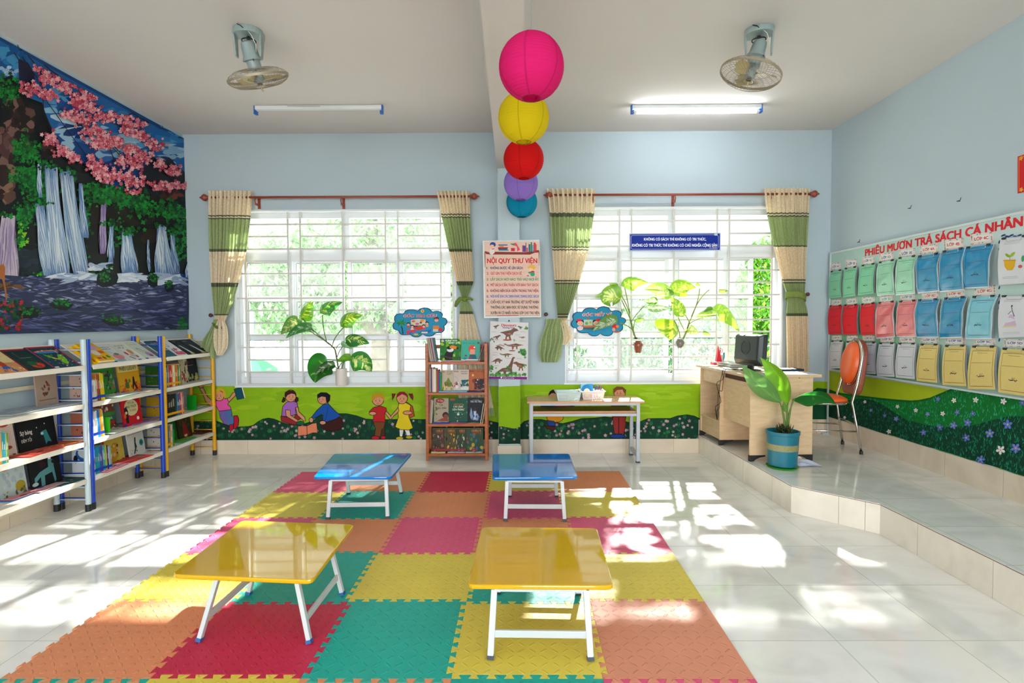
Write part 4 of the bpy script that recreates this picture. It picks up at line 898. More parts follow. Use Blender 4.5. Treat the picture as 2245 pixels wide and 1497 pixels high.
for b_ in ([(130, 95), (160, 130), (180, 180), (250, 215)], [(60, 80), (130, 180), (230, 330), (330, 470), (420, 590), (560, 660)], [(210, 140), (300, 210), (360, 290), (430, 370), (560, 400), (700, 480), (790, 540)], [(290, 360), (400, 430), (520, 500), (600, 590), (680, 640), (760, 690), (860, 700), (930, 730)], [(330, 400), (450, 480), (560, 560), (640, 640)], [(540, 560), (570, 640), (610, 690), (660, 720)], [(600, 410), (650, 380), (700, 410), (735, 430)], [(100, 100), (200, 240), (210, 380), (300, 560)], [(430, 370), (540, 420), (640, 470), (800, 550)]):
    Wz.line(b_, [5, 5, 4, 4, 3, 3, 2, 2][:len(b_)], '#2a1620')
CLU = [(150, 255, 55, 35), (240, 290, 50, 30), (200, 160, 34, 40), (260, 215, 60, 36), (330, 240, 60, 36), (400, 275, 50, 30), (460, 300, 40, 16), (390, 325, 55, 32), (440, 350, 50, 26), (330, 385, 45, 25), (400, 410, 60, 35), (480, 400, 40, 28), (550, 400, 50, 25), (620, 420, 55, 28), (690, 430, 36, 22), (450, 470, 60, 35), (520, 500, 60, 30), (560, 530, 50, 30), (640, 470, 50, 30), (690, 490, 40, 25), (480, 540, 50, 30), (240, 510, 35, 35), (300, 570, 40, 30), (350, 605, 40, 25), (640, 560, 40, 25), (700, 600, 60, 30), (760, 540, 50, 25), (600, 620, 45, 30), (660, 640, 35, 20), (440, 610, 25, 25), (470, 650, 50, 35), (520, 690, 50, 35), (590, 700, 60, 30), (660, 720, 60, 30), (650, 770, 35, 15), (860, 670, 45, 30), (780, 640, 30, 25), (790, 740, 50, 28), (870, 740, 45, 20), (905, 745, 18, 10), (180, 120, 24, 14), (230, 160, 40, 20)]
BLS = ['#d8808c', '#c85c6c', '#e29aa4', '#b43c54', '#e8b0b4', '#cc6a7a', '#a82c48']
for x, y, rx, ry in CLU:
    for _ in range(int(rx * ry / 34) + 6):
        a = x + random.gauss(0, rx * .5); b = y + random.gauss(0, ry * .5)
        if b < 28 + a * .528 * 1.0 + 26: continue
        if a > 925: continue
        Wz.star(a, b, random.uniform(7, 13), random.choice(BLS), rot=random.random() * 6, ctr=random.choice(['#8f1c38', '#f0c8c8', None]), inner=.4)
WF.build('printed_picture', PRINT, bk)
# ---------------------------------------------------------------- school table under the right window
OAK = wood('oak_laminate', '#dcb98c', '#cfa678', (14, 2, 2), .35); OAKE = mat('oak_edge', '#c98f62', .4, var=.08); GREY = mat('tube_grey', '#b4bac0', .35, var=.03); DKO = wood('brown_laminate', '#8f6f3c', '#7c5d30', (14, 2, 2), .3)
sz = .612; fy_, by_ = 5.30, 5.70; sx0, sx1 = onY(1156, 880, fy_).x, onY(1413, 880, fy_).x
root = thing('school_table', 'long beech-topped school table with grey metal frame and under-shelf below the right window', 'table', ((sx0 + sx1) / 2, 5.5, 0))
MB().bb((sx0, fy_, sz - .016), (sx1, by_, sz)).build('tabletop', OAK, root, bevel=.002); MB().bb((sx0, fy_ - .003, sz - .018), (sx1, fy_, sz - .001)).build('edge_strip', OAKE, root)
lx0, lx1 = onY(1165, 900, 5.34).x, onY(1399, 900, 5.34).x
MB().bb((lx0, 5.33, sz - .045), (lx1, 5.355, sz - .017)).bb((lx0, 5.64, sz - .045), (lx1, 5.665, sz - .017)).build('top_rail', GREY, root)
MB().bb((lx0 + .012, 5.36, .488), (lx1 - .012, 5.66, .506)).build('under_shelf', DKO, root); MB().bb((lx0 + .012, 5.356, .487), (lx1 - .012, 5.36, .507)).build('shelf_edge', OAKE, root)
MB().bb((lx0, 5.335, .46), (lx1, 5.36, .486)).build('shelf_rail', GREY, root)
for x in (lx0, lx1):
    for y in (5.345, 5.655):
        l = MB().bb((x - .017, y - .017, .012), (x + .017, y + .017, sz - .017)).build('leg', GREY, root, bevel=.003)
        MB().bb((x - .019, y - .019, .0), (x + .019, y + .019, .014)).build('foot_cap', FOOT, l)
    MB().bb((x - .012, 5.36, .05), (x + .012, 5.64, .09)).build('side_rail', GREY, root)
# plastic baskets
def basket(c, w, d, h, colr, label, mname):
    pm = mat(mname, colr, .3, var=.02); root = thing('plastic_basket', label, 'basket', c); c = Vector(c); m = MB(); tk = .0022
    ft = 1.0; fb = .86
    def P(u, v, side, o=0):
        k = fb + (ft - fb) * v; hw, hd = w / 2 * k, d / 2 * k
        q = {0: (-hw + 2 * hw * u, -hd), 1: (hw, -hd + 2 * hd * u), 2: (hw - 2 * hw * u, hd), 3: (-hw, hd - 2 * hd * u)}[side]; return c + Vector((q[0], q[1], .001 + h * v))
    for side in range(4):                                 # walls with a grid of real slots
        nu = 15 if side % 2 == 0 else 11; nv = 5; us = [0]; vs = [0, .1]
        for i in range(nu): a = .06 + .88 * i / nu; us += [a, a + .88 / nu * .5]
        us += [1]
        for j in range(nv): a = .13 + .62 * j / nv; vs += [a, a + .62 / nv * .52]
        vs += [1]; vs = sorted(set(vs))
        hole = lambda i, j: i % 2 == 1 and 0 < i < len(us) - 2 and j % 2 == 0 and 1 < j < len(vs) - 1 and vs[j + 1] < .76
        for i in range(len(us) - 1):
            for j in range(len(vs) - 1):
                if hole(i, j): continue
                m.add([P(us[i], vs[j], side), P(us[i + 1], vs[j], side), P(us[i + 1], vs[j + 1], side), P(us[i], vs[j + 1], side)], [(0, 1, 2, 3)])
    m.add([P(0, 0, 0), P(1, 0, 0), P(0, 0, 2), P(1, 0, 2)], [(0, 1, 2, 3)])
    m.build('body', pm, root, solid=tk, weld=True)
    r = MB(); pts = [c + Vector((sx * (w / 2 + .004), sy * (d / 2 + .004), h)) for sx, sy in ((-1, -1), (1, -1), (1, 1), (-1, 1))]
    for a, b in zip(pts, pts[1:] + pts[:1]): r.bar(a + (b - a).normalized() * -.008, b + (b - a).normalized() * .008, .016, .005)
    r.build('rim', pm, root, bevel=.002); return root
b1 = basket((onY(1245, 860, 5.42).x, 5.42, sz), .24, .19, .085, '#c3d4d2', 'pale blue-grey slotted plastic basket, empty, on the school table', 'basket_grey')
b2 = basket((onY(1298, 860, 5.50).x, 5.50, sz), .225, .19, .082, '#efe0d8', 'pinkish white slotted plastic basket holding markers on the school table', 'basket_white')
bc = Vector(b2.location)
ck = thing('picture_card_pack', 'blue picture pack with a yellow chick standing in the white basket', 'card pack', bc + Vector((-.05, .02, .004)))
MB(col='#2a8fc8').box(bc + Vector((-.05, .03, .075)), (.125, .03, .14), Matrix.Rotation(R(-6), 3, 'X')).build('box', PRINT, ck, bevel=.002)
fn, n = quad(bc + Vector((-.112, .022, .145)), bc + Vector((.012, .022, .145)), bc + Vector((.012, .008, .006)), bc + Vector((-.112, .008, .006)))
a_ = Art(fn, (0, -1, 0), base=.0012); a_.rect(0, 0, .45, 1, '#7fb8cf'); a_.ell(.45, .5, .42, .46, '#1a7fbe'); a_.ell(.5, .62, .28, .3, '#f2e6cf'); a_.ell(.5, .7, .2, .22, '#e8cf3a'); a_.rect(.05, .45, .12, .75, '#1c2a3a'); a_.ell(.85, .85, .12, .14, '#d8482a'); a_.ell(.12, .95, .1, .08, '#c04a5a'); a_.build('printed_front', PRINT, ck)
for i, cc in enumerate(['#3a3f8a', '#2a8f6a', '#c02a5a', '#2a8a9a', '#d02a4a', '#6a3a8a', '#1c9a7a', '#b82a6a']):
    p = bc + Vector((.035 + .009 * i, .0 + .02 * (i % 3), .006)); q = p + Vector((.004 * (i % 3 - 1), .01, .115 + .006 * (i % 2))); t = thing('marker_pen', 'coloured marker pen with %s cap standing in the white basket' % ['dark blue', 'green', 'pink', 'teal', 'red', 'violet', 'jade', 'magenta'][i], 'pen', p, 0, 'markers in the white basket')
    MB(col='#e6e2e0').tube([p, p.lerp(q, .68)], .0042, 8).build('barrel', PRINT, t, smooth=True, sharp=40); MB(col=cc).tube([p.lerp(q, .68), q], .0047, 8).build('cap', PRINT, t, smooth=True, sharp=40)
# ---------------------------------------------------------------- wooden bookcase between window and column
CW = wood('stained_wood', '#b3622c', '#93481c', (3, 3, 16), .4)
wy0, wy1 = 5.42, 5.64; wx0, wx1 = onY(933, 900, wy0).x, onY(1069, 900, wy0).x; WH = onY(940, 753, wy0).z
wc = thing('wooden_bookcase', 'reddish brown wooden bookcase with four open shelves below the cloud sign', 'bookcase', ((wx0 + wx1) / 2, (wy0 + wy1) / 2, 0))
for x, s in ((wx0, 1), (wx1, -1)):
    for y in (wy0, wy1 - .025):
        MB().bb((x, y, 0), (x + s * .03, y + .025, WH)).build('post', CW, wc, bevel=.003)
    for z in (.06, .33, .64, .94, WH - .04): MB().bb((x + s * .006, wy0 + .025, z), (x + s * .02, wy1 - .025, z + .022)).build('side_rail', CW, wc)
    MB().bb((x + s * .008, wy0 + .02, .95), (x + s * .016, wy1 - .02, WH - .01)).build('end_panel', CW, wc)
SZ = [onY(1000, y, wy0).z for y in (993, 928, 859, 792)]
for z in SZ: MB().bb((wx0 + .028, wy0 + .004, z - .028), (wx1 - .028, wy1, z - .010)).bb((wx0 + .028, wy0, z - .032), (wx1 - .028, wy0 + .016, z - .006)).build('shelf', CW, wc, bevel=.002)
MB().bb((wx0 + .03, wy1 - .02, WH - .06), (wx1 - .03, wy1 - .005, WH - .02)).build('back_rail', CW, wc)
# ---------------------------------------------------------------- metal bookshelves on the left wall
PF, PB, LV = -3.18, -3.415, [.245, .52, .80]
CREAM = mat('cream_metal', '#d3c8ae', .4, var=.04); SHELF = mat('shelf_cream', '#e6dfd2', .3, var=.03)
PG, PBL, PY = mat('post_pale_grey', '#b9c9cf', .3, var=.03), mat('post_blue', '#0b3fb0', .3, var=.04), mat('post_yellow', '#e0a50c', .3, var=.04)
CAPM = mat('post_cap_black', '#1c1c1e', .5, var=0)
TOPZ = 1.275; SLF, SLB = (PF + .015, 1.07), (-3.40, 1.235)
def bay(y0, y1, pm, label):
    r = thing('metal_bookshelf', label, 'bookshelf', ((PF + PB) / 2, (y0 + y1) / 2, 0), 0, 'metal bookshelves along the left wall')
    rm = None
    for y in (y0, y1):
        for x in (PF, PB):
            p = MB().tube([(x, y, .05), (x, y, TOPZ)], .0185, 16).build('post', pm, r, smooth=True, sharp=40)
            MB().tube([(x, y, 0), (x, y, .052)], .0205, 16).build('rubber_foot', CAPM, p, smooth=True, sharp=40)
        for k in range(13):
            z = .085 + .0927 * k
            if rm is None: rm = MB().tube([(PB + .018, y, z), (PF - .018, y, z)], .0045, 8).build('rung', pm, r, smooth=True)
            else:
                c = rm.copy(); COL.objects.link(c); c.location = rm.location + Vector((0, y - y0, .0927 * k)); 
    for z in LV:
        s = MB(); s.bb((PB + .0, y0 + .02, z - .006), (PF + .008, y1 - .02, z)); s.bb((PF + .004, y0 + .02, z - .034), (PF + .01, y1 - .02, z)); s.bb((PB, y0 + .02, z - .03), (PB + .006, y1 - .02, z)); s.build('shelf', SHELF, r)
    s = MB(); a, b = SLF, SLB; s.prism([Vector((a[0], y0 + .02, a[1])), Vector((b[0], y0 + .02, b[1])), Vector((b[0], y0 + .02, b[1] - .006)), Vector((a[0], y0 + .02, a[1] - .006))], (0, y1 - y0 - .04, 0))
    s.prism([Vector((a[0] + .001, y0 + .02, a[1] + .014)), Vector((a[0] + .001, y0 + .02, a[1] - .006)), Vector((a[0] + .006, y0 + .02, a[1] - .022)), Vector((a[0] + .01, y0 + .02, a[1] - .02)), Vector((a[0] + .006, y0 + .02, a[1] + .014))], (0, y1 - y0 - .04, 0))
    s.build('sloping_shelf', SHELF, r)
    for z in (.1, .175, .73 if y0 > 3.9 else .7, .93): MB().bb((PB - .012, y0 + .015, z), (PB + .0, y1 - .015, z + .028)).build('back_rail', CREAM, r)
    MB().bb((PB - .012, y0 + .03, .1), (PB, y0 + .055, .2)).bb((PB - .012, y1 - .055, .1), (PB, y1 - .03, .2)).build('back_bracket', CREAM, r)
    return r
BA, BB, BC = (3.15, 3.995), (4.036, 4.862), (4.903, 5.70)
bay(*BA, PG, 'metal bookshelf with pale grey round posts at the left edge of the photo')
bay(*BB, PBL, 'metal bookshelf with bright blue round posts, middle of the left wall')
bay(*BC, PY, 'metal bookshelf with yellow round posts in the left back corner')
# ---------------------------------------------------------------- desk on the platform
DO = wood('desk_oak', '#dfc19c', '#cfae86', (3, 3, 12), .45); DOE = wood('desk_oak_edge', '#d3b088', '#c39d72', (9, 9, 2), .45); DOD = mat('desk_dark_board', '#5a2f1c', .6)
DZ = PZ + .735; th_d = R(3.2); dk = thing('office_desk', 'light oak office desk with black corner feet standing on the platform', 'desk', (1.975, 4.60, PZ))
Md = Matrix.Rotation(th_d, 3, 'Z')
def D(x, y, z): return Vector((1.972, 4.60, 0)) + Md @ Vector((x, y, 0)) + Vector((0, 0, z))
def db(name, a, b, m=DO, parent=None, bevel=.0015):
    A_, B_ = Vector(a), Vector(b); c = (A_ + B_) / 2
    return MB().box(D(c.x, c.y, c.z), tuple(abs(v) for v in (B_ - A_)), Md).build(name, m, parent or dk, bevel=bevel)
LD = 1.08; WD = .54; zb = PZ + .05
db('desk_top', (-.035, -.025, DZ - .025), (WD + .06, LD + .02, DZ))
db('side_panel', (0, 0, zb), (WD, .018, DZ - .025)); db('side_panel', (0, LD - .018, zb), (WD, LD, DZ - .025)); db('middle_panel', (0, .60, zb), (WD, .618, DZ - .025))
db('modesty_panel', (.035, .018, zb + .22), (.05, .60, DZ - .08)); db('back_strip', (.05, .018, DZ - .12), (.065, .60, DZ - .03), DOD)  # back strip is dark brown, behind the gap above the modesty panel
dr = db('drawer', (.02, .62, DZ - .16), (WD - .02, LD - .02, DZ - .03)); db('cubby_floor', (.0, .618, zb + .16), (WD, LD - .018, zb + .178)); db('kick_board', (.012, .618, zb), (.03, LD - .018, zb + .16))
db('cubby_back', (WD - .02, .618, zb), (WD - .005, LD - .018, DZ - .16))
for y in (.009, .609, LD - .009):
    for x, s in ((0, 1), (WD, -1)):
        P = [(x - s * .004, 0), (x + s * .03, 0), (x + s * .05, .018), (x + s * .085, .034), (x + s * .13, .04), (x + s * .13, .052), (x - s * .004, .052)]
        MB().prism([D(a, y - .014, PZ + b + .0005) for a, b in P], Md @ Vector((0, .028, 0))).build('corner_foot', CAPM, dk)
sc_ = MB(); 
for x, z in ((.24, DZ - .09), (.20, PZ + .08), (.42, DZ - .03)): sc_.ball(D(x, -.0005, z), (.005, .002, .005), 8, 6)
sc_.build('screw_cap', CAPM, dk)
# monitor
BLKP = mat('monitor_plastic', '#2c3033', .4, var=.05, bump=.05); BLKD = mat('monitor_dark', '#15171a', .45, var=.03); SCR = mat('monitor_screen', '#0c0e12', .15, var=0)
mc = onY(1652, 767, 5.02); mo_ = thing('computer_monitor', 'dark grey computer monitor seen from behind on the oak desk', 'monitor', (mc.x, mc.y, DZ), 0)
Mm = Matrix.Rotation(R(-76), 3, 'Z') @ Matrix.Rotation(R(-4), 3, 'X')         # local -Y is the back
def MM(x, y, z): return Vector((mc.x, mc.y, mc.z)) + Mm @ Vector((x, y, z))
w2, h2_ = .19, .145
m = MB(); fr = [(-w2, 0, -h2_), (w2, 0, -h2_), (w2, 0, h2_), (-w2, 0, h2_)]; mid = [(-w2 * .98, -.05, -h2_ * .96), (w2 * .98, -.05, -h2_ * .96), (w2 * .98, -.05, h2_ * .96), (-w2 * .98, -.05, h2_ * .96)]; bk_ = [(-w2 * .84, -.085, -h2_ * .62), (w2 * .84, -.085, -h2_ * .62), (w2 * .84, -.085, h2_ * .86), (-w2 * .84, -.085, h2_ * .86)]
V_ = [MM(*p) for p in fr + mid + bk_]; fs = [(3, 2, 1, 0), (8, 9, 10, 11)]
for a in (0, 4):
    for i in range(4): fs.append((a + i, a + (i + 1) % 4, a + 4 + (i + 1) % 4, a + 4 + i))
m.add(V_, fs); cs_ = m.build('rear_shell', BLKP, mo_, bevel=.012, seg=3)
rg = MB(); rg.tube([MM(.06 * math.cos(a), -.0865, .02 + .062 * math.sin(a)) for a in [i * PI / 14 for i in range(28)]], .0035, 6, closed=True)
rg.build('emblem_ring', BLKP, cs_, smooth=True)
MB().prism([MM(.056 * math.cos(a), -.0875, .02 + .058 * math.sin(a)) for a in [i * PI / 14 for i in range(28)]], Mm @ Vector((0, .003, 0))).build('vent_disc', BLKD, cs_)
MB().bb((0, 0, 0), (1e-3, 1e-3, 1e-3)) 
MB().add([MM(-w2 * .92, .002, -h2_ * .9), MM(w2 * .92, .002, -h2_ * .9), MM(w2 * .92, .002, h2_ * .9), MM(-w2 * .92, .002, h2_ * .9)], [(0, 1, 2, 3)]).build('screen', SCR, mo_)
MB().prism([MM(-w2 * .6, -.06, -h2_ * .62), MM(w2 * .6, -.06, -h2_ * .62), MM(w2 * .5, -.06, -h2_ * .98), MM(-w2 * .5, -.06, -h2_ * .98)], Mm @ Vector((0, .05, 0))).build('port_recess', BLKD, mo_)
pc = MM(0, -.02, -h2_ * .75)
MB().bar(pc, Vector((pc.x, pc.y, DZ + .012)), .05, .035, up=(1, 1, 0)).build('stand_neck', BLKD, mo_, bevel=.005)
MB().lathe([(0, 0), (.09, 0), (.09, .006), (.05, .014), (0, .014)], (pc.x, pc.y, DZ + .0005), 28).build('stand_base', BLKD, mo_, smooth=True, sharp=40)
# things on the desk
def flatbox(name, label, cat, c, d, rz, colr, m=PRINT, z=DZ, parts=(), group=None):
    r = thing(name, label, cat, (c[0], c[1], z)); M_ = Matrix.Rotation(rz, 3, 'Z')
    return r, M_
def paperstack(px, py, d, rz, cols_, label, name='paper_stack', cat='papers', z0=DZ, part='folder'):
    p = onZ(px, py, z0); r = thing(name, label, cat, p); z = z0 + .0005; M_ = Matrix.Rotation(rz, 3, 'Z')
    for i, (c_, h) in enumerate(cols_):
        j = Vector((random.uniform(-.006, .006), random.uniform(-.006, .006), 0)); MB(col=c_).box(Vector((p.x, p.y, z + h / 2)) + j, (d[0], d[1], h), M_).build(part, PRINT, r); z += h
    return r, z, p
st, zt_, sp_ = paperstack(1612, 803, (.23, .30), R(4), [('#8f979a', .009), ('#b9c4c2', .011), ('#7d888c', .009), ('#d9e2e2', .012), ('#cfe4ea', .003)], 'stack of grey and pale blue folders at the far end of the oak desk')
paperstack(1566, 799, (.05, .09), 0, [('#d8485a', .02), ('#e6a0a6', .008)], 'small pinkish red box on the far left corner of the desk', 'pink_box', 'box', part='box')
c = Vector((sp_.x - .03, sp_.y + .03, zt_)); pq = [onY(1571, 790, c.y), onY(1583, 790, c.y), onY(1576, 757, c.y)]
t_ = thing('red_name_stand', 'tall red triangular desk stand on the folder stack', 'desk stand', (pq[0].x, c.y, zt_)); dz_ = zt_ - pq[0].z
MB(col='#d01c3a').prism([Vector((p.x, p.y, p.z + dz_)) for p in pq], (.02, .1, 0)).build('stand_body', PRINT, t_)
cup = onY(1593, 790, c.y); t_ = thing('pen_holder', 'pale pen holder behind the folder stack with scissors in it', 'pen holder', (cup.x, cup.y, DZ))
MB(col='#e8d8cc').lathe([(.03, 0), (.033, .1), (.03, .1), (.027, .004)], (cup.x + .01, cup.y + .2, DZ + .001), 20).build('cup', PRINT, t_, smooth=True, sharp=40)
cx_, cy_ = cup.x + .01, cup.y + .2
s_ = thing('scissors', 'scissors with red ring handles in the pen holder', 'scissors', (cx_ - .01, cy_, DZ + .01))
MB(col='#b02030').tube([Vector((cx_ - .008 + .013 * math.cos(a), cy_, DZ + .15 + .024 * math.sin(a))) for a in [i * PI / 8 for i in range(16)]], .0028, 6, closed=True).build('handle', PRINT, s_, smooth=True)
MB(col='#b02030').tube([Vector((cx_ + .014 + .012 * math.cos(a), cy_ + .004, DZ + .145 + .02 * math.sin(a))) for a in [i * PI / 8 for i in range(16)]], .0028, 6, closed=True).build('handle', PRINT, s_, smooth=True)
MB(col='#a8acb0').bar((cx_ - .004, cy_, DZ + .006), (cx_ - .006, cy_, DZ + .128), .008, .002).build('blade', PRINT, s_)
s_ = thing('blue_cutter', 'turquoise blue plastic cutter knife in the pen holder', 'cutter', (cx_ + .02, cy_ - .01, DZ + .01))
MB(col='#12a0b8').tube([Vector((cx_ + .018, cy_ - .012, DZ + .01)), Vector((cx_ + .032, cy_ - .014, DZ + .08)), Vector((cx_ + .034, cy_ - .014, DZ + .125))], [.006, .01, .008], 8).build('handle', PRINT, s_, smooth=True)
paperstack(1728, 812, (.2, .14), R(5), [('#12333f', .018)], 'dark blue-black notebook lying near the curtain on the desk', 'notebook', 'book', part='cover')
paperstack(1740, 819, (.30, .2), R(-3), [('#eceef2', .002), ('#dfe4f0', .0015)], 'loose white papers lying at the near right of the desk', part='sheet')
paperstack(1668, 822, (.20, .15), R(12), [('#e4e8ef', .002), ('#aeb6d8', .002)], 'white and lilac papers lying under the monitor', part='sheet')
def CR(P):
    o = []
    for i in range(len(P) - 1):
        a, b, c, d = P[max(i - 1, 0)], P[i], P[i + 1], P[min(i + 2, len(P) - 1)]
        for k in range(5): t = k / 5; o.append((b * 2 + (c - a) * t + (a * 2 - b * 5 + c * 4 - d) * t * t + (b * 3 - a - c * 3 + d) * t ** 3) / 2)
    return o + [P[-1]]
cb_ = MB(col='#1e2024'); q0 = D(-.04, .62, DZ + .004)
for i, (a, b_, c_) in enumerate(((0, .05, .36), (.03, -.02, .30), (-.03, .03, .22))):
    cb_.tube([*[q for q in CR([D(.1, .46 + a, DZ + .004), D(.0, .44 + a, DZ + .006), D(-.045, .42 + a, DZ + .004), D(-.058, .40 + a + b_, DZ - .08), D(-.05, .50 + a * 2, DZ - .16 - b_), D(-.03, .54 - a, DZ - c_), D(-.03, .60 + a, DZ - .40 + a), D(.0, .66, DZ - .5)])]], .0026, 6)
prop(cb_.build('computer_cables', PRINT, None, smooth=True), 'tangled black computer cables hanging over the desk side', 'cables')
# plastic bag on the platform behind the pot
bgm = mat('clear_bag', '#c4cde6', .12, var=.2, scale=30, bump=.6); pb = onZ(1765, 1018, PZ)
def bag(u, v):
    a = (u - .5) * .2; b = (v - .5) * .16; return Vector((pb.x + a, pb.y + b, PZ + .004 + .028 * max(0, math.cos(a * 14) * math.cos(b * 17)) * (1 + .4 * math.sin(40 * a + 60 * b))))
prop(MB().grid(bag, 16, 14).build('plastic_bag', bgm, None, smooth=True, fixn=False), 'crumpled clear plastic bag on the platform beside the flower pot', 'bag')
# ---------------------------------------------------------------- chair
CHR = mat('chrome', '#d6d2cc', .18, metal=1, var=.04); ORG = mat('orange_vinyl', '#e8622a', .35, var=.05, bump=.05); BRN = mat('brown_vinyl', '#8f4a36', .4, var=.05, bump=.05)
cz = Vector((2.82, 5.08, PZ)); ch = thing('padded_chair', 'orange padded chair with chrome frame beside the desk on the platform', 'chair', cz)
Mc = Matrix.Rotation(R(-90 - 14), 3, 'Z')        # local +Y = facing direction turned to -X
Mc = Matrix.Rotation(R(80), 3, 'Z')
def CH(x, y, z): return cz + Mc @ Vector((x, y, z))
def cush(u, v):                                    # seat: rounded pad
    a = 2 * PI * u; r = math.sin(PI / 2 * min(1, v * 1.6)) if v < .625 else 1
    return CH(0, 0, 0)
sm_ = MB(); prof = [(0, .505), (.12, .503), (.17, .497), (.195, .482), (.2, .468), (.195, .455), (0, .45)]
vs, fs = [], []; n = 32
for r_, z_ in prof:
    for k in range(n):
        a = 2 * PI * k / n; s = abs(math.cos(a)) ** .6 * (1 if math.cos(a) > 0 else -1), abs(math.sin(a)) ** .6 * (1 if math.sin(a) > 0 else -1)
        vs.append(CH(r_ * s[0], r_ * s[1] * 1.02, z_))
for i in range(len(prof) - 1):
    for k in range(n): fs.append((i * n + k, i * n + (k + 1) % n, (i + 1) * n + (k + 1) % n, (i + 1) * n + k))
sm_.add(vs, fs).build('seat', ORG, ch, smooth=True, weld=True)
MB().tube([CH(.2 * (abs(math.cos(a)) ** .6) * (1 if math.cos(a) > 0 else -1), .204 * (abs(math.sin(a)) ** .6) * (1 if math.sin(a) > 0 else -1), .445) for a in [i * PI / 16 for i in range(32)]], .011, 8, closed=True).build('seat_frame', CHR, ch, smooth=True)
def bkp(t, z): return -.2 - .13 * (z - .5) + t       # backrest lean
def legp(s): return [CH(s * .2, -.275, .022), CH(s * .19, -.235, .28), CH(s * .178, -.205, .46), CH(s * .175, bkp(0, .62) - .03, .62), CH(s * .172, bkp(0, .8) - .035, .8)]
arch = [CH(.175 * math.cos(a), bkp(0, .84 + .17 * math.sin(a)) - .035, .84 + .175 * math.sin(a)) for a in [i * PI / 12 for i in range(1, 12)]]
MB().tube(legp(1) + arch + legp(-1)[::-1], .0115, 10).build('back_frame', CHR, ch, smooth=True)
for s in (-1, 1):
    l = MB().tube([CH(s * .17, .17, .445), CH(s * .185, .2, .40), CH(s * .2, .235, .022)], .0115, 10).build('leg', CHR, ch, smooth=True)
    MB().tube([CH(s * .2, .236, .001), CH(s * .2, .235, .03)], .015, 10).build('rubber_foot', CAPM, l)
    MB().tube([CH(s * .2, -.276, .001), CH(s * .2, -.275, .03)], .015, 10).build('rubber_foot', CAPM, ch)
    MB().tube([CH(s * .19, -.235, .2), CH(s * .193, .22, .2)], .007, 8).build('stretcher', CHR, ch, smooth=True)
MB().tube([CH(-.19, -.238, .26), CH(.19, -.238, .26)], .007, 8).build('stretcher', CHR, ch, smooth=True)
MB().tube([CH(-.193, .22, .26), CH(.193, .22, .26)], .007, 8).build('stretcher', CHR, ch, smooth=True)
def egg(x0, front, thick, name, m_, sx=.15, cz_=.80, hz=.195, low=.0):
    vs, fs = [], []; N, Mr = 28, 5
    for j in range(Mr + 1):
        t = j / Mr; rr = math.sin(PI / 2 * (1 - t)) ** .5 if t < 1 else 0; off = thick * (1 - (1 - t) ** 2.2)
        for k in range(N):
            a = 2 * PI * k / N; zz = cz_ + hz * (rr if j else 1) * math.sin(a) * (1 if math.sin(a) > 0 else 1 + low); xx = sx * (rr if j else 1) * math.cos(a) * (1 if math.sin(a) > 0 else 1.0)
            vs.append(CH(x0 + xx, bkp(0, zz) + front + off * (1 if thick > 0 else 1), zz))
    for j in range(Mr):
        for k in range(N): fs.append((j * N + k, j * N + (k + 1) % N, (j + 1) * N + (k + 1) % N, (j + 1) * N + k))
    MB().add(vs, fs).build(name, m_, ch, smooth=True, weld=True)
egg(0, -.026, .06, 'backrest_pad', ORG); 
# brown shell behind the pad, running down to the seat
pts = [(.172 * math.cos(a), .825 + .185 * math.sin(a)) for a in [i * PI / 12 for i in range(13)]] + [(-.176, .72), (-.176, .62), (-.168, .565), (-.148, .53), (-.115, .512), (.115, .512), (.148, .53), (.168, .565), (.176, .62), (.176, .72)]
MB().prism([CH(x, bkp(0, z) - .036, z) for x, z in pts], Mc @ Vector((0, -.05, 0))).build('backrest_shell', BRN, ch, bevel=.014, seg=4)
MB().tube([CH(.161 * math.cos(a), bkp(0, .80 + .2 * math.sin(a)) - .031, .80 + .2 * math.sin(a)) for a in [i * PI / 16 for i in range(32)]], .0045, 6, closed=True).build('piping', CHR, ch, smooth=True)
bt = MB()
for i in range(12):
    a = PI * (.5 + i / 11 * 1.0) - .2 - PI; bt.ball(CH(.161 * math.cos(a), bkp(0, .80 + .2 * math.sin(a)) - .027, .80 + .2 * math.sin(a)), .008, 8, 6)
bt.build('trim_studs', CHR, ch, smooth=True)
# ---------------------------------------------------------------- books
def book(name, label, TL, TR, BL, th_, front, ops, nrm, group=None, page='#e2dccb', cat='book', spine=None):
    """cover front spans TL,TR,BL (world); body extends th_ behind it"""
    TL, TR, BL = Vector(TL), Vector(TR), Vector(BL); n = Vector(nrm).normalized(); u = TR - TL; v = BL - TL; BR = TR + v
    r = thing(name, label, cat, (TL + BR) / 2, 0, group); r.location = ((BL + BR) / 2 - n * th_ / 2)
    cv = MB(col=front); t = .0016
    cv.prism([TL, TR, BR, BL], -n * t); cv.prism([TL - n * (th_ - t), TR - n * (th_ - t), BR - n * (th_ - t), BL - n * (th_ - t)], -n * t)
    e = u.normalized() * .0016; cv.prism([TL - n * t, TL - n * t + e, BL - n * t + e, BL - n * t], -n * (th_ - 2 * t), col=spine or front)
    c = cv.build('cover', PRINT, r); us = u.normalized() * .004; vs = v.normalized() * .003
    MB(col=page).prism([TL - n * t + us * .4 + vs, TR - n * t - us + vs, BR - n * t - us - vs, BL - n * t + us * .4 - vs], -n * (th_ - 2 * t)).build('pages', PRINT, r)
    if ops:
        fn = lambda x, y: TL + u * min(max(x, .004), .996) + v * min(max(y, .004), .996)
        A_ = Art(fn, n, base=.0006, step=1.5e-5); A_.asp = v.length / u.length; cover_art(A_, ops); A_.build('cover_print', PRINT, c)
    return r
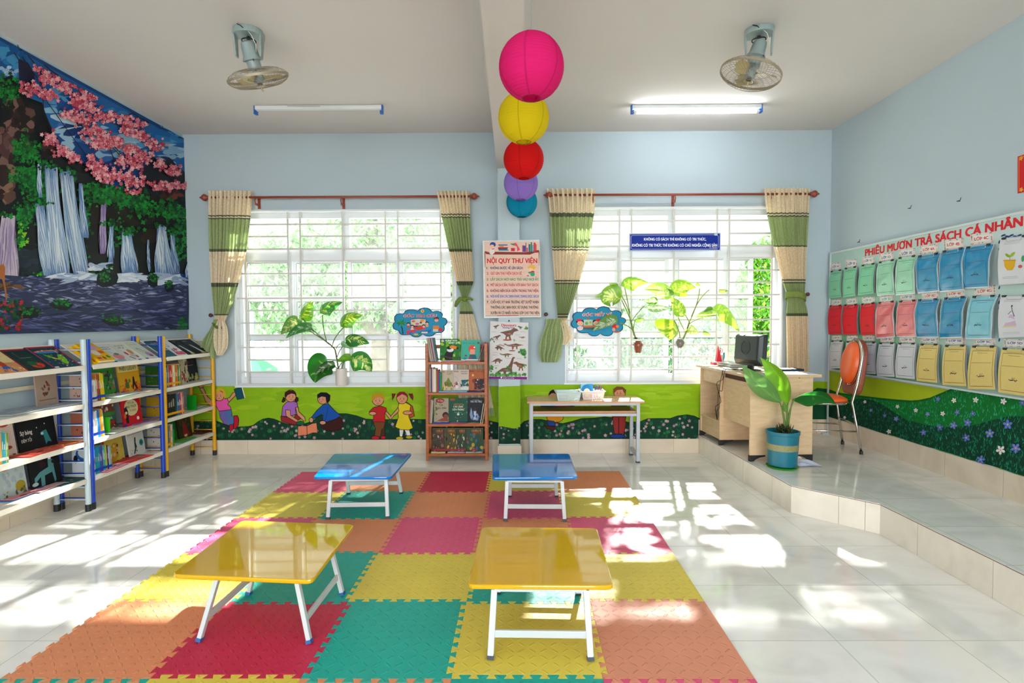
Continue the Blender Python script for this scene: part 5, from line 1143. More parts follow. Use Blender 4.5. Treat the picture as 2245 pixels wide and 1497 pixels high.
def cover_art(A_, ops):
    asp = A_.asp
    for o in ops:
        k = o[0]
        if k == 't': A_.text(o[1], o[2], o[3], o[4], o[5], w=o[6] if len(o) > 6 else None)
        elif k == 'e': A_.ell(*o[1:6])
        elif k == 'p': A_.poly(o[1], o[2])
        elif k == 'r': A_.rect(*o[1:])
        elif k == 'l': A_.line(o[1], o[2], o[3])
        elif k == 's':                                   # scatter of small shapes
            rr = random.Random(o[7]); 
            for _ in range(o[5]):
                x = rr.uniform(o[1], o[3]); y = rr.uniform(o[2], o[4]); q = rr.uniform(.02, .07) * (o[8] if len(o) > 8 else 1); A_.ell(x, y, q * rr.uniform(.5, 1.2), q * rr.uniform(.4, 1), rr.choice(o[6]), rot=rr.uniform(0, 3), n=7)
FOX = [(.3, .95), (.32, .7), (.2, .78), (.1, .9), (.12, .7), (.3, .58), (.6, .5), (.62, .3), (.7, .18), (.74, .32), (.82, .36), (.78, .5), (.8, .9), (.74, .95), (.7, .66), (.45, .7), (.42, .95)]
# face-up books on the sloping shelves (u runs along the wall, v runs down the slope)
def slope_book(y0, y1, h, front, ops, label, th_=.012, lift=0, skew=0, spine=None):
    a = Vector((SLF[0] + .0, 0, SLF[1])); b = Vector((SLB[0], 0, SLB[1])); d = (b - a).normalized(); n = Vector((-d.z, 0, d.x)); n = n if n.z > 0 else -n
    s = a + d * .006 + n * (.0012 + lift + th_); e = s + d * h
    return book('picture_book', label, (e.x, y0 + skew, e.z), (e.x, y1 + skew, e.z), (s.x, y0, s.z), th_, front, ops, n, 'books lying on the sloping top shelves', spine=spine)
TXT = '#2a3038'
slope_book(3.33, 3.52, .235, '#d8c48a', [('r', 0, .55, 1, 1, '#c98a5a'), ('e', .45, .6, .12, .16, '#b03a28'), ('p', [(.35, .7), (.55, .7), (.7, .95), (.6, .97), (.45, .8), (.3, .95), (.22, .92)], '#2a5aa0'), ('t', 'bé tập kể', .5, .3, .07, '#5a3a20', .5), ('s', .1, .7, .95, .98, 14, ['#d8a05a', '#b8683a', '#e8d0a0'], 3)], 'cream and orange picture book with a running child, on the left sloping shelf')
slope_book(3.535, 3.70, .24, '#17302c', [('r', .0, 0, 1, .08, '#8a1f2a'), ('e', .62, .78, .3, .13, '#c8401c'), ('e', .72, .8, .15, .09, '#d8221c'), ('e', .5, .68, .2, .1, '#1c5a34'), ('s', .1, .4, .9, .95, 16, ['#0e4a34', '#123a2c', '#5a3a34'], 5), ('l', [(.3, .15), (.3, .42), (.8, .42)], .012, '#a8b0a8')], 'dark green book with a red fruit cover on the left sloping shelf', spine='#8a1f2a')
slope_book(3.715, 3.955, .25, '#123a48', [('r', 0, 0, 1, .06, '#b01c38'), ('r', 0, 0, .05, 1, '#b01c38'), ('r', .95, 0, 1, 1, '#b01c38'), ('e', .5, .24, .42, .06, '#d8683a'), ('e', .5, .28, .42, .05, '#2a7ab0'), ('p', [(.25, .35), (.42, .45), (.55, .6), (.3, .52)], '#5aa01c'), ('p', [(.55, .6), (.72, .4), (.85, .42), (.8, .66), (.62, .9), (.52, .78)], '#6ab81c'), ('l', [(.4, .55), (.68, .68)], .05, '#d8b02a'), ('s', .08, .1, .92, .95, 60, ['#1a6a70', '#0f4a5a', '#c03a5a', '#2a9a8a', '#d8d0b0'], 8, .5), ('r', .06, .94, .2, 1, '#d8d8d8')], 'red-framed book with a green butterfly cover on the left sloping shelf', th_=.014)
for i in range(2): slope_book(4.075 + i * .03, 4.255 + i * .02, .225, '#e0ae0c', [('e', .25, .2, .14, .12, '#c89ad0'), ('e', .65, .25, .2, .14, '#c89ad0'), ('e', .4, .55, .22, .16, '#e8dccc'), ('r', .6, .45, .9, .6, '#d8582a'), ('e', .8, .8, .1, .08, '#2a8a3a'), ('r', .1, .8, .34, .9, '#c83a4a'), ('e', .5, .85, .08, .08, '#7a4a20')], 'yellow board book with pink pictures, %s of a pair on the middle sloping shelf' % ['lower', 'upper'][i], th_=.02, lift=.021 * i)
slope_book(4.29, 4.465, .24, '#cfd6d2', [('t', 'Nếu bạn là con', .5, .2, .06, TXT, .7), ('t', 'của tôi thì sao', .5, .3, .06, TXT, .6), ('l', [(.3, .4), (.75, .62)], .02, '#b08a4a'), ('e', .65, .72, .3, .16, '#d88088'), ('e', .72, .58, .15, .06, '#5a7a6a'), ('e', .5, .92, .3, .06, '#8aa8b8'), ('r', 0, .93, .18, 1, '#1f4fb0')], 'white book with a pink bird cover, first pale book on the middle sloping shelf')
slope_book(4.48, 4.64, .245, '#d3d6ce', [('t', 'Bà của em', .55, .16, .06, TXT, .6), ('t', 'kể gì', .5, .28, .06, TXT, .4), ('l', [(.05, .1), (.3, .55)], .015, '#c0404a'), ('e', .33, .58, .1, .1, '#c8384a'), ('e', .75, .5, .16, .14, '#d08a4a'), ('e', .6, .7, .2, .1, '#c0b0b4'), ('e', .8, .78, .08, .06, '#a03a3a'), ('p', [(.2, .75), (.3, .75), (.5, .9), (.42, .92)], '#1c4a5a'), ('r', .55, .93, .8, 1, '#1f4fb0')], 'white book with a red ball cover, second pale book on the middle sloping shelf', th_=.008)
slope_book(4.655, 4.82, .25, '#c8d0c4', [('l', [(.3, .45), (.28, .38), (.45, .4), (.62, .55), (.75, .75)], .03, '#4a4048'), ('l', [(.3, .45), (.5, .66), (.6, .7)], .02, '#4a4048'), ('e', .66, .74, .2, .12, '#b08ab0'), ('e', .72, .82, .14, .06, '#8a3a6a'), ('t', 'vòng tay', .5, .16, .05, '#8a9a92', .5), ('r', 0, .0, .07, 1, '#d8cc8a'), ('r', 0, .93, .22, 1, '#1f4fb0')], 'cream book with dark loop cover at the far end of the middle sloping shelf')
slope_book(4.93, 5.085, .25, '#245a70', [('s', .4, .35, .9, .6, 26, ['#d8e0e2', '#c0ccd0'], 4, .8), ('t', 'MÙA ĐÔNG', .5, .2, .05, '#c8a8a0', .6), ('r', 0, 0, 1, .05, '#123040')], 'teal blue book with white tree cover, first on the right sloping shelf')
slope_book(5.10, 5.26, .25, '#d8dade', [('e', .3, .32, .16, .1, '#5a7a9a'), ('e', .3, .32, .11, .07, '#d8dade'), ('e', .3, .62, .1, .08, '#2a7aa0'), ('e', .55, .58, .1, .1, '#d03a50'), ('r', .15, .72, .95, .92, '#d8486a'), ('s', .1, .55, .95, .95, 24, ['#a01c40', '#e07a8a', '#b8c8d0', '#d8586a'], 9)], 'white book with pink houses cover on the right sloping shelf', th_=.008)
for i, (a, b) in enumerate(((5.275, 5.42), (5.43, 5.63))):
    slope_book(a, b, .25, '#14171a', [('p', [(.28, .35), (.4, .38), (.6, .7), (.75, .95), (.5, .95)], '#c4c8c0'), ('e', .3, .62, .05, .05, '#e0e0e0'), ('e', .5, .92, .14, .05, '#b8921c'), ('e', .25, .7, .16, .2, '#0a0c10'), ('t', 'chim', .3, .14, .05, '#9aa0a0', .3)], 'black penguin-cover book, %s of the pair on the right sloping shelf' % ['left', 'right'][i], th_=.008)
# spine-out books -------------------------------------------------
def spines(y, z, specs, xf, shelf, group, tape, h0=.19, lean0=0):
    """specs: (colour name, hex, thickness, height factor, lean deg, count)"""
    i = 0; rr = random.Random(int(y * 100 + z * 10)); first = {}
    tot = sum(s[5] for s in specs)
    for cn, hx, th_, hf_, ln, cnt in specs:
        for k in range(cnt):
            i += 1; h = h0 * hf_ * rr.uniform(.97, 1.02); ln_ = R(ln); w = .14 * rr.uniform(.9, 1.05)
            cy = y + th_ / 2; M_ = Matrix.Rotation(ln_, 3, 'X')
            r = thing('book', '%s book spine, number %d from the left, %s' % (cn, i, shelf), 'book', (xf - w / 2, cy, z), 0, group)
            o0 = Vector((xf, cy, z + .0008 + abs(math.sin(ln_)) * th_ / 2))
            def Bx(x0, x1, y0_, y1_, z0_, z1_, c_, nm, m_, par):
                c0 = Vector(((x0 + x1) / 2, (y0_ + y1_) / 2, (z0_ + z1_) / 2)); return MB(col=c_).box(o0 + M_ @ c0, (abs(x1 - x0), abs(y1_ - y0_), abs(z1_ - z0_)), M_).build(nm, m_, par)
            cv = Bx(-w, 0, -th_ / 2 + .0004, th_ / 2 - .0004, 0, h, hx, 'cover', PRINT, r)
            Bx(-w + .003, -.003, -th_ / 2 + .0014, th_ / 2 - .0014, h - .001, h + .0006, '#e2dccb', 'pages', PRINT, r)
            if tape: Bx(-.01, .0006, -th_ / 2 + .0002, th_ / 2 - .0002, h * .10, h * .20, tape, 'spine_tape', PRINT, cv)
            if th_ > .006 and rr.random() < .6:
                d_ = '#f0e8d8' if sum(lin(hx)[:3]) < 1.2 else '#5a3a30'
                Bx(0, .0005, -th_ * .13, th_ * .13, h * .45, h * .45 + h * rr.uniform(.15, .36), d_, 'spine_title', PRINT, cv)
            y += th_ + .0006
    return y
XS = PF - .015
TB_, TY_ = '#0f3fae', '#e0a012'
g1 = 'books standing on the blue-posted shelf'; g2 = 'books standing on the yellow-posted shelf'; g3 = 'books standing on the grey-posted shelf'
spines(4.085, .80, [('white', '#d9d8d2', .0075, .8, 0, 5), ('pale green', '#9fc4a8', .008, .84, 3, 1), ('orange', '#d8802a', .008, 1, 4, 1), ('dark purple', '#3a1f4a', .009, 1, 5, 1), ('red orange', '#d8482c', .009, 1, 5, 1), ('dark green', '#1c4a24', .01, 1, 5, 1), ('yellow', '#d8b40c', .0095, 1.02, 5, 4), ('green', '#2f8a3a', .006, 1, 5, 1)], XS, 'upper shelf between blue posts', g1, TB_, .205)
spines(4.085, .52, [('white orange', '#d8cfc4', .008, 1, 2, 2), ('white', '#e4e4e2', .008, 1, 2, 3), ('light blue', '#4a9ac8', .008, 1, 3, 1), ('bright blue', '#1577b8', .011, 1.02, 4, 2), ('orange', '#d8791c', .007, 1.04, 5, 2), ('yellow', '#dcae1c', .008, 1.04, 5, 2), ('pale grey', '#b8bfc4', .006, 1, 5, 1)], XS, 'middle shelf between blue posts', g1, TB_, .205)
book('book_end', 'bright green plastic book end on the middle shelf between blue posts', (XS - .0, 4.255, .655), (XS - .10, 4.262, .655), (XS, 4.255, .521), .002, '#3aa81c', None, (0, -1, 0), cat='book end')
spines(4.085, .245, [('white', '#cfd8dc', .007, .95, 1, 1), ('teal', '#1a8a9a', .007, 1, 1, 6), ('blue', '#2a5aa8', .007, 1, 2, 3), ('purple', '#5a3a7a', .006, 1, 2, 2), ('aqua', '#3aa0a8', .007, 1, 3, 3), ('lime', '#8ab83a', .006, .96, 3, 2), ('orange', '#d89a3a', .007, .96, 3, 1), ('navy', '#1a2a5a', .008, .98, 4, 1), ('black', '#1c1e24', .007, .96, 4, 1), ('lavender', '#a8b0d0', .006, .9, 4, 2), ('grey', '#9aa0a8', .006, .88, 4, 2), ('light green', '#5aa84a', .007, .88, 4, 1)], XS, 'bottom shelf between blue posts', g1, TB_, .205)
spines(4.955, .80, [('pale grey', '#b0b8b4', .008, .9, 1, 2), ('dark teal', '#1c5a5a', .008, 1, 2, 2), ('pale green', '#a0c4a8', .008, .98, 2, 1), ('crimson', '#b81c3a', .0085, 1, 1, 5), ('amber', '#dc9a14', .009, 1, 1, 2), ('white', '#dcdcd8', .010, .98, 1, 2), ('yellow', '#d8a81c', .008, 1, 1, 2), ('red violet', '#a01c4a', .010, 1, 1, 1), ('orange', '#e07a1c', .0085, 1, 1, 2), ('green', '#0f7a34', .009, .98, 1, 3), ('cream', '#cdb98a', .008, 1.05, 3, 1), ('red brown', '#8a3a24', .008, 1.08, 4, 1)], XS, 'upper shelf between yellow posts', g2, TY_, .2)
spines(4.955, .52, [('salmon', '#d0685a', .009, 1, 0, 1), ('black', '#16181c', .0095, 1.02, 0, 12), ('dark teal', '#0f4a5a', .009, 1.02, 2, 3), ('grey blue', '#5a7a9a', .007, 1, 3, 2), ('dark grey', '#3a4248', .007, 1, 4, 2), ('blue', '#1a6ab8', .007, 1, 4, 2), ('red', '#c81c34', .012, 1.02, 5, 2), ('cream', '#e0d09a', .009, 1.02, 5, 1), ('light blue', '#3a90c0', .008, 1.02, 5, 1), ('red white', '#d85a4a', .008, 1.02, 5, 2)], XS, 'middle shelf between yellow posts', g2, TY_, .205)
book('book_end', 'bright green plastic book end on the middle shelf between yellow posts', (XS - .0, 5.42, .67), (XS - .10, 5.43, .67), (XS, 5.42, .521), .002, '#0f8a1c', None, (0, -1, 0), cat='book end')
spines(4.955, .245, [('blue', '#1a78b0', .011, 1, 0, 2), ('brown', '#a06a34', .012, 1, 0, 1), ('tan', '#b8864a', .012, 1, 0, 1), ('cream', '#e4c88a', .01, 1.02, 0, 2), ('sky blue', '#4aa0d0', .01, 1.02, 0, 1)], XS, 'bottom shelf between yellow posts', g2, TY_, .205)
book('book_end', 'green plastic book end on the bottom shelf between yellow posts', (XS - .0, 5.05, .40), (XS - .10, 5.056, .40), (XS, 5.05, .246), .003, '#3a9a1c', None, (0, -1, 0), cat='book end')
spines(3.30, .52, [('yellow', '#dcb80c', .012, 1, 0, 3), ('tan', '#c89a5a', .01, .98, 0, 1), ('teal', '#3a9aa8', .012, .98, 0, 2), ('pale green', '#8ab88a', .009, .95, 0, 1), ('olive', '#7a8a2a', .009, .95, 0, 1)], XS, 'middle shelf of the leftmost bookshelf', g3, '#e0d8c8', .2)
# face-out books ---------------------------------------------------
def faceout(y0, y1, x, z, h, front, ops, label, lean=8, th_=.01, gr='face-out books on the left shelves', rz=0):
    l = math.tan(R(lean)) * h; z += .0008; dx = (y1 - y0) * math.tan(R(rz))
    n = Vector((math.cos(R(lean)), -dx / (y1 - y0) * math.cos(R(lean)), math.sin(R(lean))))
    return book('picture_book', label, (x - l, y0, z + h), (x - l + dx, y1, z + h), (x, y0, z), th_, front, ops, n, gr)
faceout(4.30, 4.52, -3.33, .80, .25, '#2f8a28', [('r', 0, 0, 1, .16, '#3a9a28'), ('s', .3, .2, 1, 1, 30, ['#1c3a2a', '#2a5a4a', '#8a9a8a', '#4a2a28', '#a8584a'], 12, 1.6)], 'dark green animal book standing behind the yellow spines, upper blue shelf')
faceout(4.53, 4.78, -3.30, .80, .26, '#d8a012', [('r', 0, 0, 1, .32, '#e0cf7a'), ('t', 'NHỮNG CUỘC', .5, .13, .09, '#a8441c', .6), ('t', 'PHIÊU LƯU KỲ', .5, .27, .12, '#2a3018', .8), ('s', 0, .6, 1, 1, 26, ['#c8481c', '#d8601c', '#e08a1c', '#c83a18'], 3, 1.6), ('p', [(.66, .5), (.72, .5), (.74, .7), (.84, .92), (.76, .92), (.68, .76), (.62, .92), (.58, .9)], '#2a1810'), ('e', .35, .75, .09, .12, '#4a6a1c'), ('e', .33, .6, .06, .06, '#a8341c'), ('e', .48, .62, .06, .06, '#4a8a1c'), ('r', 0, .93, .16, 1, '#0f3fae')], 'large yellow adventure book facing out on the upper blue shelf')
faceout(4.28, 4.50, -3.32, .52, .24, '#7a3a34', [('r', 0, .4, 1, .52, '#2f8a34'), ('r', .2, .54, 1, .68, '#0f6a5a'), ('t', 'XANH VÀ', .6, .65, .09, '#d8e0d8', .5), ('s', 0, 0, 1, .38, 30, ['#3a6a3a', '#b0a090', '#8a3a34', '#d0c8b0'], 5, 1.3), ('s', .2, .7, 1, 1, 30, ['#c8382a', '#3a8a3a', '#d8c8b0', '#1c3a2a'], 6, 1.3)], 'busy red and green picture book facing out on the middle blue shelf')
faceout(4.53, 4.76, -3.28, .52, .25, '#c41420', [('e', .5, .4, .36, .28, '#d8cc9a'), ('t', 'TỚ LÀ', .5, .28, .08, '#1c6a3a', .34), ('t', 'PHÙ THỦY', .5, .41, .09, '#1c1c1c', .56), ('t', 'TÍ HON', .56, .54, .08, '#b83a20', .34), ('p', [(.1, .4), (.24, .34), (.3, .5), (.26, .9), (.14, .9)], '#141418'), ('e', .2, .55, .06, .05, '#e0c8a8'), ('e', .12, .65, .06, .08, '#d8581c'), ('e', .76, .8, .07, .06, '#e8e0d0'), ('r', 0, .92, .14, 1, '#0f2fae')], 'bright red witch story book facing out on the middle blue shelf')
faceout(4.33, 4.58, -3.30, .245, .23, '#c8b04a', [('t', 'những', .5, .16, .07, '#8a7a20', .4), ('r', 0, .02, .1, .3, '#b82a34'), ('p', [(.3, .45), (.55, .3), (.75, .35), (.65, .55), (.72, .8), (.5, .95), (.1, .98), (.2, .8), (.45, .75)], '#c8901c'), ('s', .1, .4, 1, 1, 20, ['#4a5a5a', '#a86a2a', '#c8b8a0', '#2a2a28'], 7)], 'yellow-brown story book facing out on the bottom blue shelf', rz=-4)
faceout(4.60, 4.82, -3.29, .245, .24, '#cfcfc8', [('t', 'Colours of', .45, .14, .08, '#3a3438', .7), ('l', [(.05, .22), (.9, .22)], .012, '#a0304a'), ('p', [(.42, .35), (.5, .36), (.46, .55), (.5, .7), (.38, .85), (.3, .95), (.26, .9), (.36, .75), (.38, .55)], '#1c2420'), ('e', .8, .6, .13, .12, '#3a9a7a'), ('e', .8, .6, .08, .07, '#2a5a8a'), ('s', .1, .6, .5, .95, 12, ['#3a3a38', '#8a8a60'], 3, .5)], 'white book with a tall dark bird and globe on the bottom blue shelf', rz=-4)
faceout(5.30, 5.42, -3.26, .80, .24, '#b8a888', [('s', 0, 0, 1, 1, 30, ['#3a5a3a', '#b8482c', '#d8ccb0', '#7a2a20', '#1c2a20'], 21, 2)], 'red and brown patterned book leaning on the upper yellow shelf', lean=6)
faceout(5.44, 5.66, -3.30, .80, .25, '#0d1a24', [('s', 0, .72, 1, 1, 30, ['#a8a050', '#8a8a4a', '#6a7a4a', '#b8a85a'], 2, 2), ('t', 'Bay Lên', .45, .25, .1, '#7a1c28', .6), ('l', [(.2, .36), (.7, .36)], .01, '#a8a8a0'), ('e', .4, .72, .06, .12, '#10181c')], 'dark blue-black book with a yellow field on the upper yellow shelf')
faceout(5.12, 5.36, -3.32, .245, .25, '#2a6a2a', [('s', 0, 0, 1, 1, 20, ['#3a8a1c', '#c8b81c', '#1c5a2a', '#d8701c'], 14, 1.5)], 'green and orange book leaning on the bottom yellow shelf')
faceout(5.30, 5.52, -3.30, .245, .25, '#2c2a18', [('s', .1, .1, 1, .6, 26, ['#4a4a20', '#5a3a1c', '#3a3a28'], 18, 1.5), ('p', [(.4, .4), (.55, .35), (.7, .7), (.85, .92), (.3, .9)], '#7a1c18'), ('e', .5, .9, .12, .05, '#d8a88a')], 'dark green and red fantasy book on the bottom yellow shelf')
faceout(3.36, 3.58, -3.31, .52, .25, '#c4b8b0', [('e', .2, .2, .2, .15, '#a088a0'), ('e', .7, .14, .16, .07, '#a8442a'), ('e', .75, .75, .12, .05, '#8a3a34'), ('e', .65, .5, .1, .04, '#9a9050'), ('s', .1, .93, 1, .99, 14, ['#7a2c28'], 3, .6)], 'pale pinkish notebook-like picture book on the middle shelf of the leftmost bookshelf')
faceout(3.60, 3.90, -3.31, .52, .215, '#0a0d12', [('t', 'Sợ bóng', .22, .45, .14, '#e0e0e0', .3), ('t', 'ĐÊM TỐI', .2, .68, .1, '#c8c8c8', .26), ('e', .5, .3, .012, .02, '#ffffff'), ('e', .72, .22, .012, .02, '#ffffff'), ('p', [(.62, .45), (.74, .42), (.78, .6), (.84, .85), (.74, .8), (.68, .9), (.66, .65)], '#2a7a80'), ('e', .62, .52, .04, .05, '#8fc8c8')], 'black book with a small teal figure on the middle shelf of the leftmost bookshelf')
faceout(3.31, 3.46, -3.33, .245, .25, '#7a2a4a', [('s', 0, 0, 1, 1, 50, ['#1c2a5a', '#c8701c', '#2a8a8a', '#c8a01c', '#8a1c3a'], 31, 1.6)], 'colourful patchwork-cover book at the very left of the bottom shelf')
faceout(3.47, 3.66, -3.32, .245, .255, '#9aa8a8', [('e', .28, .18, .2, .1, '#c8502a'), ('e', .8, .1, .2, .1, '#4a9aa8'), ('e', .75, .75, .2, .14, '#8a7a20'), ('s', 0, .8, 1, 1, 24, ['#6a6a34', '#8a8a4a', '#4a4a2a'], 33), ('s', .1, .3, .9, .7, 14, ['#a8b0b0', '#8a9aa0'], 34, 1.5)], 'pale grey-blue book with an orange fish on the bottom shelf')
faceout(3.68, 3.93, -3.31, .245, .26, '#0c0e12', [('p', FOX, '#4a8084'), ('e', .12, .86, .1, .05, '#9ab4b4'), ('s', .2, .05, .9, .4, 14, ['#2a1418', '#1c1418'], 36, 1.5), ('e', .68, .28, .05, .03, '#d8e0e0')], 'black book with a grey-green wolf on the bottom shelf of the leftmost bookshelf')
faceout(3.80, 3.98, -3.36, .80, .25, '#a89080', [('s', .3, .3, .7, .7, 16, ['#5a3a30', '#8a3a2c', '#7a6050'], 40), ('r', .1, .8, .9, .82, '#6a5040')], 'tan book leaning at the back of the upper left shelf', lean=4)
# books seen through the ladder ends
for z, c1, nm in ((.80, '#2a5a1c', 'dark green boxed book seen through the blue rungs, upper shelf'), (.52, '#a8861c', 'ochre yellow book seen through the blue rungs, middle shelf'), (.245, '#c4bfb4', 'off-white book seen through the blue rungs, bottom shelf')):
    book('book', nm, (-3.375, 4.945, z + .2), (-3.215, 4.945, z + .2), (-3.375, 4.945, z + .001), .008, c1, [('s', .2, .1, .8, .9, 10, ['#3a3a2a', '#6a7a3a', '#8a6a2a'] if z != .245 else ['#2a2420', '#8a7a6a'], int(z * 100), .8)], (0, -1, 0), g2)
for z, c1, nm in ((.80, '#b89a8a', 'tan book seen through the grey rungs, upper shelf'), (.52, '#a8624a', 'brown book seen through the grey rungs, middle shelf'), (.245, '#c8ccd0', 'white book with blue rings seen through the grey rungs, bottom shelf')):
    book('book', nm, (-3.36, 4.078, z + .2), (-3.22, 4.078, z + .2), (-3.36, 4.078, z + .001), .008, c1, [('e', .7, .2, .5, .28, '#1c5a9a'), ('e', .75, .15, .42, .22, '#c8ccd0'), ('e', .2, .4, .12, .16, '#1a1a1c')] if z == .245 else [('s', .2, .1, .9, .9, 16, ['#5a2a20', '#8a5040'], int(z * 50), .7)], (0, -1, 0), g1)
# magazines lying flat
def mag(px, py, z, d, rz, cols_, label, ops=None, name='magazine'):
    p = onZ(px, py, z); p.x = min(max(p.x, -3.36 + .0), PF - d[0] / 2 + .02) ; r = thing(name, label, 'magazine', (p.x, p.y, z)); M_ = Matrix.Rotation(R(rz), 3, 'Z'); zz = z + .001
    for i, c_ in enumerate(cols_):
        j = Vector((random.uniform(-.01, .01), random.uniform(-.015, .015), 0)); o = MB(col=c_).box(Vector((p.x, p.y, zz + .0018)) + j, (d[0], d[1], .0034), M_).build('cover', PRINT, r); zz += .0038
    q = [Vector((p.x, p.y, zz)) + j + M_ @ Vector((a * d[0] / 2, b * d[1] / 2, 0)) for a, b in ((1, -1), (1, 1), (-1, 1), (-1, -1))]
    fn, n = quad(q[3], q[2], q[1], q[0]); A_ = Art(fn, (0, 0, 1), base=.0004, step=1.5e-5); A_.asp = 1
    rr = random.Random(px)
    for _ in range(22): A_.ell(rr.random() * .9 + .05, rr.random() * .9 + .05, rr.uniform(.03, .12), rr.uniform(.02, .09), rr.choice(ops or ['#c8ccd0', '#6a7a8a']), n=8)
    A_.build('cover_print', PRINT, o)
W_ = ['#c8ccd4', '#9aa4b0', '#e0e2e6', '#b8bcc8']; RD = ['#b83a44', '#d88a8a', '#8a2a3a', '#e0b8b8', '#4a6a8a']; GRN_ = ['#3a8a5a', '#2a5a4a', '#a8b8a0', '#8a5a6a']
mag(40, 904, .80, (.2, .34), 3, ['#8a9a90', '#c8ccd0', '#a8b0b8'], 'pile of pale magazines at the left of the upper shelf', W_, 'magazine_pile'); mag(128, 888, .80, (.2, .3), -4, ['#d0d4dc', '#b8bec8'], 'white magazines beside the grey post on the upper shelf', W_, 'magazine_pile')
mag(70, 992, .52, (.2, .3), 4, ['#c8482c', '#d8584a'], 'orange-red magazine flat on the middle left shelf', ['#d86a3a', '#c03a3a', '#e8b8a8', '#8a2a2a']); mag(120, 975, .52, (.21, .26), -3, ['#d86a34'], 'orange magazine beside the grey post on the middle left shelf', ['#e07a3a', '#c84a2a', '#e8d8d0'])
mag(30, 1085, .245, (.2, .3), 3, ['#2a8ac0', '#7a1c34', '#d08a98'], 'pink and blue magazines at the left of the bottom shelf', RD, 'magazine_pile'); mag(85, 1070, .245, (.2, .24), 5, ['#1c2024', '#c8a0a8'], 'grey and pink magazines in the middle of the bottom left shelf', ['#c88a98', '#8a8a90', '#d8c8cc'], 'magazine_pile'); mag(135, 1056, .245, (.21, .22), -5, ['#1c4a4a'], 'dark green magazine beside the grey post on the bottom shelf', GRN_)
mag(262, 868, .80, (.17, .3), 3, ['#6a9a6a', '#d8dade', '#e0e2e6'], 'white magazines lying on the upper blue shelf', W_, 'magazine_pile'); mag(312, 858, .80, (.17, .2), -3, ['#c8a898', '#d8d4d0'], 'pale magazine at the far end of the upper blue shelf', ['#1a2a7a', '#c8b8b0', '#d8d8d8'])
mag(252, 946, .52, (.18, .24), 2, ['#2a5a4a', '#8a9a7a', '#d8d8d0'], 'pale and green magazines lying on the middle blue shelf', ['#c8c8b8', '#8a9a8a', '#5a7a6a'], 'magazine_pile'); mag(300, 926, .52, (.2, .26), -4, ['#b898b8', '#9a7aa8'], 'lilac patterned magazine overhanging the middle blue shelf', ['#8a6a9a', '#c8a8c8', '#4a6a4a', '#a88a8a'])
mag(248, 1026, .245, (.18, .26), 4, ['#c04a5a', '#d898a8'], 'pink magazine lying on the bottom blue shelf', RD); mag(302, 1006, .245, (.2, .28), -3, ['#c83a3a', '#d0383a'], 'red magazine at the far end of the bottom blue shelf', ['#d8481c', '#3a8a3a', '#c82a3a', '#3a5a9a'])
mag(430, 893, .52, (.16, .2), 4, ['#2a2a28', '#c8ccd0'], 'white leaflets lying on the middle yellow shelf', W_, 'leaflet'); mag(395, 965, .245, (.18, .26), 3, ['#2a9a9a', '#6aa83a'], 'green and blue magazine lying on the bottom yellow shelf', ['#8ab83a', '#3a8a4a', '#d88a3a', '#2a8ab0']); mag(440, 948, .245, (.16, .2), -4, ['#6a2a28'], 'dark red magazine at the far end of the bottom yellow shelf', ['#8a3a30', '#4a2a20', '#b89a3a'])
# wooden bookcase contents (faces towards -Y) ---------------------
gw = 'books in the wooden bookcase'
S4, S3, S2, S1 = [z - .006 for z in SZ]                 # bottom ... top shelf surfaces
def front(x0, x1, z, h, col, ops, label, y=wy0 + .05, lean=9, th_=.01, rz=0):
    l = math.tan(R(lean)) * h; z += .001; a, b = onY(x0, 900, y).x, onY(x1, 900, y).x
    return book('picture_book', label, (a, y + l, z + h), (b, y + l, z + h), (a, y, z), th_, col, ops, (0, -math.cos(R(lean)), math.sin(R(lean))), gw)
def ledge(x0, x1, z, cols_, label, ops=None, n=2):
    y = wy0 + .012; a, b = onY(x0, 900, y).x, onY(x1, 900, y).x; r = thing('picture_book', label, 'book', ((a + b) / 2, y + .07, z), 0, gw); zz = z + .001
    for c_ in cols_: o = MB(col=c_).bb((a, y, zz), (b, y + .15, zz + .005)).build('cover', PRINT, r); zz += .0055
    A_ = Art(lambda u, v: Vector((a + (b - a) * u, y + .15 * v, zz)), (0, 0, 1), base=.0003, step=1e-5); rr = random.Random(x0)
    for _ in range(12): A_.ell(rr.random() * .9 + .05, rr.random() * .5, rr.uniform(.04, .16), rr.uniform(.02, .1), rr.choice(ops or cols_), n=8)
    A_.build('cover_print', PRINT, o)
ledge(968, 1020, S1, ['#b8444a', '#d8c8c4'], 'pink and white book lying flat under the toucan book', ['#c87a7a', '#e0d8d0'])
ledge(1021, 1052, S1, ['#c88a7a'], 'salmon book lying flat under the teal girl book', ['#d8a090', '#e0d0c8'])
front(965, 1011, S1 + .012, .215, '#1c6a24', [('s', 0, 0, 1, 1, 24, ['#2f8a2c', '#6aa81c', '#145a20', '#9ab82a'], 5, 2.4), ('p', [(.25, .98), (.2, .8), (.3, .62), (.45, .5), (.68, .55), (.62, .8), (.6, .98)], '#0c0e10'), ('e', .5, .52, .16, .1, '#d8dcdc'), ('e', .45, .42, .12, .08, '#0c0e10'), ('p', [(.46, .36), (.6, .3), (.8, .36), (.88, .45), (.78, .48), (.6, .46), (.48, .44)], '#e07a1c'), ('e', .84, .44, .06, .05, '#14100c'), ('l', [(.1, .78), (.5, .9), (.98, .88)], .05, '#4a3428'), ('t', 'RỪNG MƯA', .55, .12, .075, '#e8efe8', .56), ('t', 'NHIỆT ĐỚI', .68, .23, .075, '#e8efe8', .5), ('e', .13, .1, .07, .06, '#c8a8b8')], 'green rainforest book with a toucan, top shelf of the wooden bookcase')
